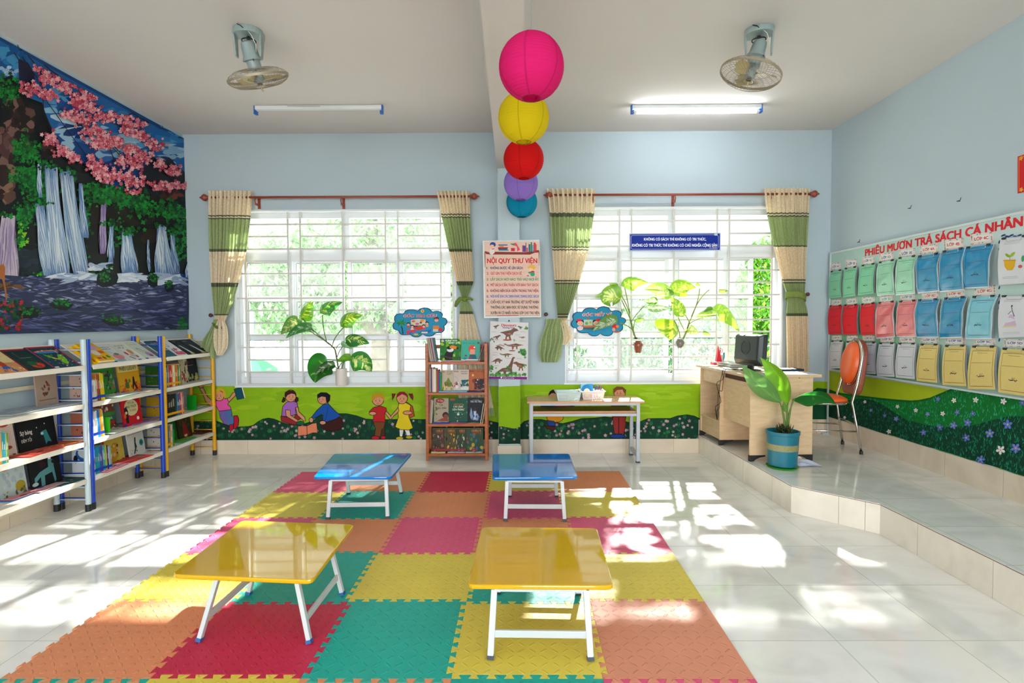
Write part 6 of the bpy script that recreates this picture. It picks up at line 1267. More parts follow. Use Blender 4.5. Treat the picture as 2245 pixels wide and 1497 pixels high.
front(1012, 1053, S1 + .008, .205, '#3aa08a', [('t', 'Tớ là ai', .4, .18, .05, '#1c7a70', .6), ('e', .58, .42, .2, .18, '#d0442a'), ('p', [(.48, .45), (.74, .45), (.72, .72), (.46, .7)], '#e0907a'), ('p', [(.46, .7), (.76, .7), (.84, .94), (.4, .94)], '#145a66'), ('e', .7, .36, .05, .04, '#e8e0d8'), ('e', .25, .76, .06, .04, '#6a3a28'), ('r', 0, .93, 1, 1, '#c8ccd0'), ('e', .2, .9, .12, .05, '#1c7a80'), ('e', .46, .88, .08, .05, '#a81c3a'), ('r', .86, .1, .96, .18, '#6a3a4a')], 'teal green book with a red-haired girl, top shelf of the wooden bookcase', y=wy0 + .055)
x = onY(935, 900, wy0).x + .012
for i, (cn, hx) in enumerate((('pink', '#b87a80'), ('grey blue', '#8aa0a8'), ('tan', '#b8a070'), ('dark green', '#2a5a3a'), ('pale yellow', '#c8c078'), ('blue', '#2a5a9a'), ('crimson', '#b81c3c'), ('sky blue', '#3a90c0'), ('orange', '#c8903a'), ('teal', '#1c6a78'))):
    M_ = Matrix.Rotation(R(-9), 3, 'Y'); p = Vector((x + .0066 * i + .03, wy0 + .09, S1 + .004)); r = thing('book', '%s thin leaning book, number %d from the left, top of wooden bookcase' % (cn, i + 1), 'book', p, 0, gw)
    MB(col=hx).box(p + M_ @ Vector((0, 0, .118)), (.006, .15, .236), M_).build('cover', PRINT, r)
M_ = Matrix.Rotation(R(20), 3, 'Y'); p = Vector((onY(1048, 900, wy0).x, wy0 + .09, S1 + .004)); r = thing('book', 'thin pink book leaning on the right post, top of the wooden bookcase', 'book', p, 0, gw); MB(col='#b8586a').box(p + M_ @ Vector((0, 0, .1)), (.005, .15, .2), M_).build('cover', PRINT, r)
def edge_row(x0, z, specs, shelf, h):
    x = x0
    for i, (cn, hx, t, hf_, ln) in enumerate(specs):
        M_ = Matrix.Rotation(R(ln), 3, 'Y'); r = thing('book', '%s book, number %d from the left, %s of the wooden bookcase' % (cn, i + 1, shelf), 'book', (x, wy0 + .09, z), 0, gw)
        c0 = MB(col=hx).box(Vector((x + t / 2, wy0 + .09, z + .003)) + M_ @ Vector((0, 0, h * hf_ / 2)), (t * .94, .15, h * hf_), M_).build('cover', PRINT, r); x += t
    return x
x0 = wx0 + .036
edge_row(x0, S2, [('grey', '#8a8078', .02, 1, 0), ('navy', '#1c1c4a', .009, 1, 0), ('pinkish white', '#cfa8a8', .012, 1.02, 0), ('cream', '#d8ccb8', .028, .98, 0), ('olive', '#6a7a2a', .01, .9, 0), ('red', '#b01c34', .014, .92, 0), ('blue', '#1c4a9a', .014, .82, 0), ('green', '#2a8a34', .014, .82, 0)], 'second shelf', .235)
ledge(962, 1024, S2, ['#3a9ac8', '#8ac0d8'], 'light blue book lying flat on the second shelf of the wooden bookcase', ['#1a6ab0', '#b8d8e8']); ledge(1025, 1061, S2, ['#1c2a6a', '#141c4a'], 'dark blue book lying flat on the second shelf of the wooden bookcase', ['#3a4a9a', '#a8b0d8'])
BIT = lambda t1, t2, c: [('t', 'Bitbi', .18, .12, .08, c, .28), ('t', t1, .7, .12, .055, '#4a3a34', .45), ('t', t2, .7, .22, .055, '#4a3a34', .4)]
front(967, 994, S2 + .013, .205, '#b8a890', BIT('TỪ LOÀI', 'CÂY', '#8a1c20') + [('p', [(.3, .7), (.6, .36), (.9, .7), (.8, .82), (.4, .82)], '#6a7a20'), ('s', 0, .6, 1, 1, 26, ['#4a6a20', '#c88a1c', '#d8b83a', '#8a3a1c'], 6, 1.4)], 'cream tree-cover book, left on the second shelf of the wooden bookcase', lean=6)
front(994.5, 1028, S2 + .013, .208, '#c0b0a4', BIT('KHỦNG BỐ TỪ', 'TRONG TRỨNG', '#8a1c20') + [('l', [(.05, .32), (.2, .36), (.3, .5), (.22, .62)], .02, '#8a9a7a'), ('p', [(.5, .5), (1, .48), (1, .8), (.6, .78)], '#14505a'), ('s', 0, .6, 1, .9, 22, ['#c86a4a', '#1c6a70', '#d8a83a', '#d8d0c8', '#2a3a5a'], 9, 1.4), ('e', .75, .9, .3, .08, '#c8ccc8')], 'pale animal-story book, middle of the second shelf of the wooden bookcase', lean=6)
front(1028.5, 1063, S2 + .013, .21, '#a8582c', BIT('THẾ GIỚI', '', '#3a1414') + [('r', .34, .45, .95, .95, '#2a1c20'), ('s', .36, .48, .93, .93, 26, ['#a82a34', '#c8b8a8', '#1c4a4a', '#8a1c28'], 4, .8), ('e', .25, .28, .07, .06, '#d8a85a'), ('e', .3, .55, .1, .1, '#7a2a18')], 'orange-brown book with a dark panel, right on the second shelf of the wooden bookcase', lean=6)
edge_row(x0, S3, [('pinkish grey', '#a88a88', .007, 1, 4), ('grey green', '#8a9078', .008, 1, 4), ('white', '#c8c0b0', .006, .96, 4)], 'third shelf', .24)
ledge(948, 984, S3, ['#1c3a9a', '#3a5ab0'], 'blue book lying flat at the left of the third shelf', ['#b8c0c8', '#2a8ab0']); ledge(985, 1022, S3, ['#b83a2c', '#5a4a9a'], 'red and violet book lying flat in the middle of the third shelf', ['#9ab0b0', '#d8583a']); ledge(1023, 1058, S3, ['#d8582c', '#1c6a50'], 'orange and green book lying flat at the right of the third shelf', ['#a8b8a8', '#1c8a60'])
front(951, 983, S3 + .012, .235, '#a09078', [('s', 0, 0, .2, 1, 12, ['#5a6a3a', '#7a8a5a', '#3a4a2a'], 3, 1.4), ('e', .42, .1, .3, .1, '#8a2418'), ('t', 'Vì Sao', .45, .14, .09, '#c8a890', .4), ('t', 'Cá', .5, .32, .1, '#2a2a28', .2), ('t', 'ngọc chân', .5, .45, .09, '#2a2a28', .7), ('e', .8, .72, .22, .14, '#241a18'), ('e', .82, .78, .16, .1, '#7a3a24'), ('p', [(.2, .96), (.6, .84), (.98, .86), (.98, .98)], '#8a3a20')], 'beige book with a dark-haired child, left on the third shelf of the wooden bookcase', lean=5)
front(983.5, 1025, S3 + .012, .235, '#0c4a38', [('e', .2, .05, .14, .06, '#8a4a2a'), ('r', .25, .22, .75, .29, '#6a5a28'), ('t', 'CÂY CẢNH', .5, .4, .08, '#e0e0c8', .5), ('t', 'CÔN TRÙNG', .5, .52, .08, '#e0e0c8', .6), ('e', .5, .6, .24, .025, '#1c7a50'), ('e', .5, .68, .07, .05, '#c8ccc0'), ('s', 0, .15, 1, 1, 30, ['#1c6a50', '#a8a04a', '#8a5a28', '#c8ccb8', '#0a3a34'], 5, .6)], 'dark green insect and plant book, middle of the third shelf of the wooden bookcase', lean=5)
front(1025.5, 1061, S3 + .012, .24, '#10141a', [('t', 'TÀU VŨ TRỤ', .5, .2, .08, '#c8ccd0', .7), ('t', 'Y HỌC CỦA', .5, .11, .035, '#8a8a8a', .4), ('p', [(.2, .4), (.28, .6), (.3, .75), (.6, .65), (.7, .8), (.62, .95), (.2, .92), (.12, .7)], '#7a90b0'), ('r', .36, .55, .52, .9, '#a8b8c8'), ('e', .44, .5, .08, .07, '#3a2028'), ('s', .1, .75, .9, .98, 14, ['#1c3a6a', '#2a4a7a'], 6)], 'black spaceship book, right on the third shelf of the wooden bookcase', lean=5)
for i in range(2): 
    M_ = Matrix.Rotation(R(9), 3, 'Y'); p = Vector((onY(1056 + i * 4, 900, wy0).x - .012, wy0 + .06, S3 + .004)); r = thing('book', 'thin cream book leaning on the right post of the third shelf, %s of two' % ['left', 'right'][i], 'book', p, 0, gw); MB(col=['#c8b8a0', '#b8a080'][i]).box(p + M_ @ Vector((0, 0, .1)), (.007, .13, .2), M_).build('cover', PRINT, r)
ledge(944, 975, S4, ['#c8b81c', '#d8c8b8'], 'yellow and white book lying flat at the left of the bottom shelf', ['#2a2a20', '#c83a2c', '#e0b81c']); ledge(980, 1018, S4, ['#c82a4a', '#b8c0d0'], 'red-edged book lying flat in the middle of the bottom shelf', ['#1c8a9a', '#4a2a6a', '#d8d8e0']); ledge(1020, 1057, S4, ['#5a8a2a', '#c8c0c8'], 'green-edged book lying flat at the right of the bottom shelf', ['#c82a5a', '#4a4a8a', '#1c8a5a'])
KC = [('r', 0, 0, 1, .04, '#6a4a2a'), ('t', 'CHÂU Á', .6, .16, .09, '#c8841c', .55), ('r', .35, .17, .9, .23, '#7a3a1c')]
for i, (a, b, bc_, pal) in enumerate(((947, 973, '#3a3428', ['#8a5a48', '#b8a8a0', '#5a3a30', '#a04a3a', '#2a2a20']), (973.5, 999, '#4a4228', ['#c8902a', '#1c1410', '#2a4a1c', '#4a6a1c']), (999.5, 1021, '#2c3a28', ['#5a7a3a', '#b8a8a0', '#8a3a4a', '#1c3a28']), (1021.5, 1059, '#2a4430', ['#b8902a', '#3a6a2a', '#8a4a3a', '#1c5a40', '#3a5a9a']))):
    front(a, b, S4 + .012, .232, bc_, [('s', 0, .25, 1, 1, 34, pal, 50 + i, 1.5)] + KC + [('r', .0 if i != 3 else .3, .9, 1 if i != 3 else .6, .97, '#a01c34')], 'jungle comic number %d from the left, bottom shelf of the wooden bookcase' % (i + 1), lean=4)
# ---------------------------------------------------------------- rules poster
Yp = CY - .012
def board(name, label, cat, q, Y, th_, edge, step=8e-6):
    P = [onY(x, y, Y) for x, y in q]; c = sum(P, Vector()) / 4; r = thing(name, label, cat, (c.x, Y, min(p.z for p in P)))
    MB(col=edge).prism(P, (0, th_, 0)).build('board', PRINT, r, bevel=.0008, seg=1); return r, Art(lambda px, py: onY(px, py, Y), (0, -1, 0), step=step)
rp, A = board('rules_poster', 'white-framed pink library rules poster on the column between the windows', 'poster', [(1058, 527.5), (1183, 525.5), (1186.5, 695), (1061, 697.5)], Yp, .006, '#d4d8d2')
P_ = sub(A, 1040, 520, 7.876)
P_.poly([(170, 72), (1118, 72), (1135, 1355), (192, 1360)], '#d9b8a6')
for i in range(26): P_.line([(180, 320 + i * 40), (640, 312 + i * 40 + (i % 3) * 6), (1125, 322 + i * 40)], 4, random.choice(['#cf9f92', '#dcc0ae', '#d29c8c']))
P_.poly([(180, 238), (260, 262), (380, 250), (620, 255), (860, 258), (960, 250), (1040, 225), (1115, 222), (1118, 262), (1040, 268), (960, 300), (380, 298), (300, 300), (200, 290)], '#7d2a26')
P_.line([(182, 250), (184, 400), (186, 520)], [16, 12, 6], '#7d2a26'); P_.line([(1115, 240), (1116, 370), (1118, 490)], [16, 10, 5], '#7d2a26')
P_.ell(318, 128, 52, 44, '#1c3a9a'); P_.ell(305, 160, 36, 34, '#e0b090'); P_.poly([(270, 200), (345, 195), (350, 270), (300, 310), (262, 280)], '#d8cfc8'); P_.line([(300, 205), (345, 200)], 12, '#b81c1c')
for y, c, x0, x1 in ((125, '#1c6a9a', 412, 572), (150, '#c87a2a', 430, 505), (172, '#a81c2a', 408, 580), (192, '#2a3a5a', 412, 570), (212, '#1c7a8a', 420, 590)): P_.rect(x0, y, x1, y + 20, c)
P_.poly([(620, 118), (720, 95), (790, 215), (740, 245), (735, 160), (690, 140)], '#d84a5a'); P_.ell(665, 125, 44, 12, '#2a8a4a', rot=.3); P_.rect(632, 185, 700, 240, '#c81c4a')
for x, y, w, c in ((830, 140, 22, '#6a1c6a'), (854, 145, 28, '#5a1c8a'), (884, 96, 12, '#1c3a6a'), (900, 180, 24, '#c83a3a'), (934, 118, 36, '#14707a'), (974, 86, 20, '#1c6a3a'), (998, 130, 20, '#2a9ad0'), (1024, 95, 32, '#c8341c'), (1058, 120, 14, '#b02a4a')): P_.rect(x, y, x + w, 252, c)
P_.text('NỘI QUY THƯ VIỆN', 652, 445, 82, '#c8101c', w=860, bold=.045)
P_.ell(990, 520, 66, 44, '#dca83a'); P_.ell(975, 560, 36, 30, '#e8c0a0'); P_.ell(1005, 600, 34, 22, '#c02a2a'); P_.ell(1005, 640, 40, 34, '#1c9a7a'); P_.ell(955, 610, 24, 16, '#2a8a3a'); P_.ell(925, 665, 20, 10, '#5a6a9a')
RU = [('1.', 'KHÔNG ĐƯỢC VẼ LÊN SÁCH.', '#161a5a', 552, 560), ('2.', 'GIỮ GÌN THƯ VIỆN SẠCH SẼ.', '#c8284a', 646, 545), ('3.', 'LẤY SÁCH NƠI NÀO TRẢ VÀO NƠI ẤY.', '#0a8a64', 748, 835), ('4.', 'MỞ SÁCH CẨN THẬN VỚI BÀN TAY SẠCH.', '#b8204a', 846, 830), ('5.', 'KHÔNG NÊN ĐÙA GIỠN TRONG THƯ VIỆN.', '#8a1448', 945, 832),
      ('6.', 'NÓI KHẼ KHI CÁC BẠN KHÁC ĐANG ĐỌC SÁCH', '#0f6ab8', 1040, 830), ('7.', 'CUỐI HỌC KỲ NHÀ TRƯỜNG XÉT DUYỆT KHEN', '#1a1c24', 1140, 832), ('', 'THƯỞNG CÁC BẠN ĐỌC SỬ DỤNG THƯỜNG', '#1a1c24', 1230, 825), ('', 'XUYÊN VÀ CÓ NHIỀU ĐÓNG GÓP CHO THƯ VIỆN.', '#1a1c24', 1328, 845)]
for n_, t_, c_, y_, w_ in RU:
    if n_: P_.text(n_, 213, y_, 44, c_, al='l', bold=.035)
    P_.text(t_, 280, y_, 46, c_, w=w_, al='l', bold=.035)
P_.line([(192, 1358), (1135, 1354)], 5, '#5a3a3a'); P_.line([(390, 1353), (760, 1350)], 10, '#b81c2c')
A.build('printed_rules', PRINT, rp)
# ---------------------------------------------------------------- dinosaur poster
dp, A = board('dinosaur_poster', 'white dinosaur wall chart hanging below the rules poster', 'poster', [(1075, 704), (1158.5, 707.5), (1157, 832.5), (1071.5, 829.5)], CY - .008, .0015, '#cdcbc8')
fD = A.fn; A.fn = lambda px, py: fD(min(max(px, 1072 + max(0, 830 - py) * .026), 1158 - max(0, py - 707) * .01), py)
Dq = sub(A, 900, 700, 4.537)
Dq.poly([(782, 568), (1160, 572), (1158, 598), (779, 590)], '#7a0a7a'); Dq.text('Dinosaurs', 978, 70, 27, '#c01c2c', w=145, bold=.04); Dq.text('Khủng long', 978, 90, 17, '#1c3a8a', w=118, bold=.035); Dq.text('Tranh treo tường', 975, 586, 9, '#e0c8e0', w=110); Dq.rect(897, 572, 911, 586, '#e8d8e8')
def dino(x, y, s, flip, c, kind=0):
    """side-view dinosaur silhouettes with lighter belly"""
    f = -1 if flip else 1
    B = {0: [(-60, -6), (-20, -16), (10, -22), (30, -34), (50, -30), (62, -18), (46, -14), (34, -10), (26, 0), (22, 12), (16, 8), (8, 16), (14, 40), (2, 42), (-2, 20), (-12, 22), (-16, 42), (-26, 42), (-20, 14), (-34, 2)],
         1: [(-64, 18), (-30, -4), (-8, -18), (14, -18), (26, -8), (42, -2), (40, 6), (24, 8), (20, 26), (12, 26), (8, 10), (-12, 12), (-16, 28), (-26, 28), (-24, 10), (-40, 12)],
         2: [(-90, 40), (-60, 10), (-30, -10), (0, -14), (20, -40), (36, -80), (48, -86), (56, -78), (46, -72), (42, -50), (34, -10), (40, 40), (30, 42), (22, 14), (-4, 14), (-6, 42), (-18, 42), (-24, 12), (-50, 16)],
         3: [(-66, -2), (-30, -8), (-6, -14), (16, -10), (50, -4), (76, -14), (84, -8), (56, 6), (24, 10), (22, 32), (14, 32), (8, 12), (-6, 10), (-10, 30), (-18, 28), (-18, 8), (-40, 2)]}[kind]
    Dq.poly([(x + a * s * f, y + b * s) for a, b in B], c); Dq.blob(x, y + 2 * s, 18 * s, 6 * s, '#8a6a5a', rot=.1); Dq.blob(x - 10 * s * f, y - 6 * s, 14 * s, 4 * s, '#5a4030')
for a in ((850, 72, .55, 0, '#6a4a34', 0), (1092, 80, .45, 1, '#5a4040', 0), (980, 140, 1.55, 0, '#6f4a3c', 0), (862, 176, .62, 0, '#5e4236', 0), (1118, 178, .5, 1, '#7a5c46', 3), (1040, 258, 1.35, 1, '#7a5040', 3), (880, 282, .95, 1, '#5a3628', 1), (960, 350, .9, 1, '#6a5a34', 3), (868, 408, 1.1, 0, '#6a5040', 1), (1090, 460, 1.2, 1, '#7a4a30', 0), (958, 500, 1.5, 0, '#6a4a3a', 2)): dino(*a)
for i in range(7): Dq.poly([(850 + i * 12, 268 - (3 - abs(i - 3)) * 3), (856 + i * 12, 254 - (3 - abs(i - 3)) * 4), (862 + i * 12, 268 - (3 - abs(i - 3)) * 3)], '#7a3a28')
Dq.ell(962, 205, 46, 8, '#a04a30'); Dq.ell(1010, 312, 34, 7, '#9a5a44')
for x, y, n_, s in ((1030, 210, 6, 12), (1150, 90, 10, 22), (805, 205, 10, 22), (1120, 330, 26, 34), (968, 480, 14, 20), (800, 480, 20, 24), (1130, 460, 12, 16)):
    for _ in range(n_): Dq.star(x + random.gauss(0, s * .5), y + random.gauss(0, s * .5), s * .45, random.choice(['#2a7a2a', '#1c5a28', '#4a8a34']), rot=random.random() * 6, inner=.3)
for _ in range(60): x = random.uniform(790, 1150); Dq.star(x, 552 - abs(math.sin(x * .02)) * 30 * random.random() + 6, 15, random.choice(['#3a8a2a', '#2a6a28', '#5a9a3a']), rot=random.random() * 6, inner=.3)
for x, y in ((805, 120), (1090, 120), (820, 200), (1085, 210), (945, 250), (815, 325), (810, 350), (945, 385), (830, 455), (1050, 385), (1040, 150)):
    Dq.rect(x, y, x + 50, y + 3, random.choice(['#b88a90', '#a8a8b0'])); Dq.rect(x, y + 7, x + 62, y + 9, '#a8a8b0')
A.build('printed_chart', PRINT, dp)
prop(MB().ball(onY(1116, 703, CY - .008), (.006, .006, .01), 8, 6).build('wall_hook', CAPM, None), 'small dark hook holding the dinosaur chart', 'hook')
# ---------------------------------------------------------------- blue slogan banner
sb, A = board('slogan_banner', 'blue rectangular slogan sign with white lettering on the right window grille', 'sign', [(1379.5, 511.5), (1580, 510), (1580, 549.5), (1379.5, 550.5)], WB - .005, .008, '#b9c0d6')
A.poly([(1381.5, 513.5), (1578, 512), (1578, 547.5), (1381.5, 548.5)], '#08288c')
A.line([(1386, 516), (1572, 514.5), (1575, 518), (1575, 542), (1572, 545.5), (1386, 546.5), (1383.5, 543), (1383.5, 519), (1386, 516)], .7, '#b8c4e8')
A.text('KHÔNG CÓ SÁCH THÌ KHÔNG CÓ TRI THỨC,', 1480, 527, 5.8, '#eef0f8', w=136, bold=.04); A.text('KHÔNG CÓ TRI THỨC THÌ KHÔNG CÓ CHỦ NGHĨA CỘNG SẢN', 1479, 540.5, 6.2, '#eef0f8', w=186, bold=.04); A.text('V.I. LÊNIN', 1563, 544, 1.8, '#d8dcf0', w=17, bold=.05); A.rect(1566, 512.4, 1573, 516.2, '#c8d0d8')
A.build('lettering', PRINT, sb)
# ---------------------------------------------------------------- cloud signs
def cloud(P, ox, oy, k, Y, label):
    Q = [(ox + x / k, oy + y / k) for x, y in P]
    # smooth the outline
    S = []
    m_ = len(Q)
    for i in range(m_):
        a, b, c, d = Q[i - 1], Q[i], Q[(i + 1) % m_], Q[(i + 2) % m_]
        for t in (0, .33, .66):
            f = lambda p0, p1, p2, p3: .5 * (2 * p1 + (p2 - p0) * t + (2 * p0 - 5 * p1 + 4 * p2 - p3) * t * t + (3 * p1 - p0 - 3 * p2 + p3) * t ** 3)
            S.append((f(a[0], b[0], c[0], d[0]), f(a[1], b[1], c[1], d[1])))
    W = [onY(x, y, Y) for x, y in S]; c = sum(W, Vector()) / len(W); r = thing('cloud_sign', label, 'sign', c)
    MB(col='#0d2f5e').prism(W, (0, .006, 0)).build('board', PRINT, r)
    A = Art(lambda px, py: onY(px, py, Y), (0, -1, 0), step=8e-6); cx = sum(x for x, y in S) / len(S); cy = sum(y for x, y in S) / len(S)
    A.poly([(cx + (x - cx) * .965, cy + (y - cy) * .945) for x, y in S], '#0f86ac'); return r, A, sub(A, ox, oy, k)
C1 = [(300, 810), (290, 740), (320, 670), (365, 630), (335, 560), (350, 460), (430, 395), (530, 378), (620, 380), (680, 300), (780, 260), (900, 250), (1000, 268), (1055, 300), (1120, 235), (1230, 200), (1340, 200), (1440, 240), (1515, 318), (1600, 300), (1720, 305), (1810, 360), (1835, 430), (1815, 490), (1900, 520), (1965, 580), (1975, 650), (1930, 730), (1885, 770), (1895, 850), (1870, 920), (1800, 970), (1700, 985), (1600, 1000), (1540, 1060), (1430, 1090), (1300, 1075), (1210, 1015), (1170, 1060), (1100, 1105), (1000, 1115), (900, 1090), (830, 1035), (700, 1045), (600, 1045), (520, 1010), (480, 950), (460, 910), (380, 890), (320, 855)]
cs, A, Z_ = cloud(C1, 840, 660, 14.03, WB - .006, 'blue cloud-shaped GÓC TRA CỨU sign above the wooden bookcase')
Z_.text('GÓC TRA CỨU', 1140, 495, 95, '#e8d0c0', w=1010, bold=.075, shear=.25, slope=0); Z_.text('GÓC TRA CỨU', 1140, 495, 95, '#b8102a', w=990, bold=.03, shear=.25)
Z_.ell(1210, 305, 52, 52, '#d8b83a'); Z_.ell(1210, 305, 26, 26, '#c8501c')
Z_.line([(560, 760), (590, 860), (610, 1010)], 34, '#10201c')
for a in range(9): Z_.ell(555 + 75 * math.cos(a * .75), 665 + 38 * math.sin(a * .75), 80, 22, random.choice(['#0f6a24', '#1c8a2c']), rot=a * .75)
Z_.poly([(830, 560), (1070, 520), (1330, 550), (1325, 760), (1200, 830), (850, 830)], '#14344a'); Z_.poly([(845, 575), (1070, 540), (1315, 565), (1300, 750), (860, 750)], '#cfc0ae'); Z_.ell(930, 620, 60, 30, '#c8643a'); Z_.ell(1200, 600, 60, 36, '#d8883a'); Z_.ell(1090, 590, 50, 30, '#c8c8c0'); Z_.ell(1050, 700, 60, 34, '#c85a8a'); Z_.ell(1160, 660, 34, 30, '#5a3a2a')
for x, y, c in ((775, 720, '#c83a50'), (895, 790, '#d8c8b0'), (1350, 690, '#e0907a'), (1250, 780, '#c8405a')): Z_.ell(x, y - 26, 54, 40, '#1a1014'); Z_.ell(x, y + 4, 40, 36, '#dea88c'); Z_.ell(x, y + 70, 50, 36, c)
Z_.poly([(940, 800), (1200, 760), (1230, 860), (1080, 900), (960, 850)], '#c8301c'); Z_.ell(1090, 770, 30, 24, '#2a7a2a'); Z_.poly([(720, 900), (1000, 870), (1020, 960), (740, 1000)], '#c83050'); Z_.ell(755, 985, 36, 40, '#c81c34'); Z_.ell(840, 980, 46, 34, '#1c6ab0'); Z_.ell(950, 985, 46, 34, '#1c8aa0'); Z_.poly([(1150, 920), (1380, 900), (1480, 850), (1470, 930), (1390, 985), (1180, 990)], '#1c5ab0'); Z_.rect(1180, 940, 1370, 990, '#cfc8b0'); Z_.ell(1120, 990, 56, 30, '#1c7a4a'); Z_.ell(1010, 1050, 110, 30, '#3a9a5a'); Z_.ell(1010, 1020, 70, 24, '#d8a88a')
Z_.ell(1640, 540, 80, 52, '#1a1014'); Z_.ell(1640, 590, 62, 48, '#dca488'); Z_.rect(1580, 530, 1700, 556, '#c8202c'); Z_.rect(1600, 640, 1670, 730, '#148aa0'); Z_.rect(1535, 755, 1715, 860, '#d8781c'); Z_.rect(1535, 860, 1690, 940, '#c8bfa8'); Z_.ell(1765, 880, 66, 56, '#c81c24')
A.build('printed_picture', PRINT, cs)
C2 = [(170, 740), (190, 670), (250, 605), (222, 520), (250, 425), (340, 362), (450, 345), (540, 350), (600, 270), (700, 225), (850, 215), (950, 235), (1015, 268), (1080, 215), (1180, 175), (1300, 172), (1420, 215), (1500, 312), (1600, 300), (1740, 310), (1820, 370), (1838, 440), (1820, 515), (1920, 550), (1980, 610), (1975, 680), (1930, 740), (1880, 785), (1890, 870), (1850, 960), (1760, 1020), (1640, 1030), (1575, 1005), (1530, 1090), (1430, 1145), (1300, 1145), (1200, 1110), (1140, 1062), (1080, 1120), (980, 1155), (870, 1150), (780, 1105), (720, 1045), (600, 1055), (480, 1040), (390, 985), (352, 905), (260, 880), (190, 815)]
cs, A, Z_ = cloud(C2, 1240, 660, 14.97, WB - .006, 'blue cloud-shaped GÓC VIẾT VẼ sign beside the right window curtain')
Z_.text('GÓC VIẾT VẼ', 1035, 492, 100, '#f0e0d0', w=950, bold=.09, shear=.22); Z_.text('GÓC VIẾT VẼ', 1035, 492, 100, '#c8281c', w=925, bold=.03, shear=.22)
Z_.rect(600, 610, 885, 810, '#a8c0a0'); Z_.ell(690, 730, 50, 50, '#5a9a5a'); Z_.ell(820, 700, 40, 40, '#a8a04a'); Z_.poly([(540, 800), (960, 800), (950, 860), (550, 860)], '#c8682a'); Z_.rect(560, 860, 940, 930, '#3a5a6a'); Z_.ell(740, 575, 46, 26, '#b8481c')
for x in (470, 1020): Z_.ell(x, 680, 130, 80, '#1a1014'); Z_.ell(x + (10 if x < 700 else -10), 730, 105, 80, '#e0a890'); Z_.ell(x - (30 if x < 700 else -50), 620, 95, 44, '#d01c34'); Z_.ell(x - 36, 735, 9, 9, '#2a1c1c'); Z_.ell(x + 46, 735, 9, 9, '#2a1c1c'); Z_.ell(x + 6, 780, 16, 6, '#b83a3a')
Z_.ell(480, 890, 95, 70, '#d8c8c8'); Z_.ell(440, 880, 12, 12, '#5a1c1c'); Z_.ell(510, 880, 12, 12, '#2a2a5a'); Z_.ell(1580, 570, 110, 30, '#c82a3a'); Z_.ell(1620, 840, 100, 80, '#c81c24'); Z_.ell(1700, 830, 50, 50, '#d8783a'); Z_.ell(1580, 930, 50, 60, '#d89a7a'); Z_.ell(1700, 1000, 90, 26, '#b8442a')
A.build('printed_picture', PRINT, cs)
# ---------------------------------------------------------------- loan board on the right wall
XBd = XR - .03
tl = onX(1822, 555, XBd); bz_ = .885; tzz = tl.z; y_far = tl.y; y_near = 1.6
bdm, bt_, bb_ = newmat('board_leaf_print'); pos, (gx, gy, gz) = xyz(bt_)
gr = ((gz * -1.0 + 1.95) / 1.0).max(0.0).min(1.0)
wv = bt_.nodes.new('ShaderNodeTexNoise'); wv.inputs['Scale'].default_value = 1.6; wv.inputs['Distortion'].default_value = 2.5; bt_.links.new(pos, wv.inputs['Vector'])
f_ = (gr + (E(bt_, wv.outputs['Fac']) - .5) * .5).max(0.0).min(1.0)
nr_ = (gy - 3.9).max(0.0).min(1.0)
c1_ = mixc(bt_, f_, lin('#b4cccb'), lin('#0f8a4a')); 
far_ = mixc(bt_, f_, lin('#a8c8c2'), lin('#0f8a4a')); near_ = mixc(bt_, (f_ * .35), lin('#bccfcf'), lin('#5aa080')); cc_ = mixc(bt_, nr_, near_, far_)
bt_.links.new(cc_, bb_.inputs['Base Color']); bb_.inputs['Roughness'].default_value = .35
lb = thing('loan_board', 'large green display board with red heading along the right wall', 'board', (XBd, (y_far + y_near) / 2, bz_))
MB().bb((XBd, y_near, bz_), (XR - .012, y_far, tzz)).build('panel', bdm, lb)
fr_ = MB(); fr_.bb((XBd - .006, y_near, tzz - .012), (XR - .01, y_far + .012, tzz + .006)).bb((XBd - .006, y_far, bz_), (XR - .01, y_far + .014, tzz)).bb((XBd - .006, y_near, bz_ - .01), (XR - .01, y_far, bz_ + .004)); fr_.build('frame', mat('board_frame', '#c9d3d2', .4), lb)
MB().bb((XBd - .012, y_far - .005, PZ + .02), (XBd + .0, y_far + .012, bz_)).bb((XBd - .06, y_far - .002, PZ + .001), (XBd + .012, y_far + .008, PZ + .02)).build('stand_leg', GREY, lb)
A = Art(lambda px, py: onX(px, py, XBd), (-1, 0, 0), step=1e-5); Zc = sub(A, 1800, 460, 3.402)
# heading: evenly spaced in real size along the board
a0 = onX(1800 + 330 / 3.402, 460 + 345 / 3.402, XBd); a1 = onX(1800 + 1502 / 3.402, 460 + 118 / 3.402, XBd)
def hd(x, y): return Vector((XBd, a0.y + (a1.y - a0.y) * x, a0.z + (a1.z - a0.z) * x + y))
H_ = Art(hd, (-1, 0, 0), base=.0006, step=1e-5); hh = (onX(1800 + 330 / 3.402, 460 + 296 / 3.402, XBd).z - a0.z)
vs, fs, x0_, x1_ = glyphs('PHIẾU MƯỢN TRẢ SÁCH CÁ NHÂN', 0, 0); kk = 1 / (x1_ - x0_)
for da, db in BOLD + ((.9, .5), (-.9, -.5), (.9, -.5), (-.9, .5)): o = H_.off(); H_.mb.add([hd((a - x0_ + da * .05) * kk, (b + db * .05) * hh / .73 * 1.05) + o + Vector((-l_ * 2.2e-6, 0, 0)) for (a, b), l_ in zip(vs, _T[('PHIẾU MƯỢN TRẢ SÁCH CÁ NHÂN', 'lift', 0)])], fs, '#d01c26')
H_.build('heading', PRINT, lb)
for x in range(6): Zc.ell(1360 + x * 30, 190 + (x % 2) * 8, 20, 7, '#1c3a7a', rot=-.4 + .5 * (x % 2), n=10)
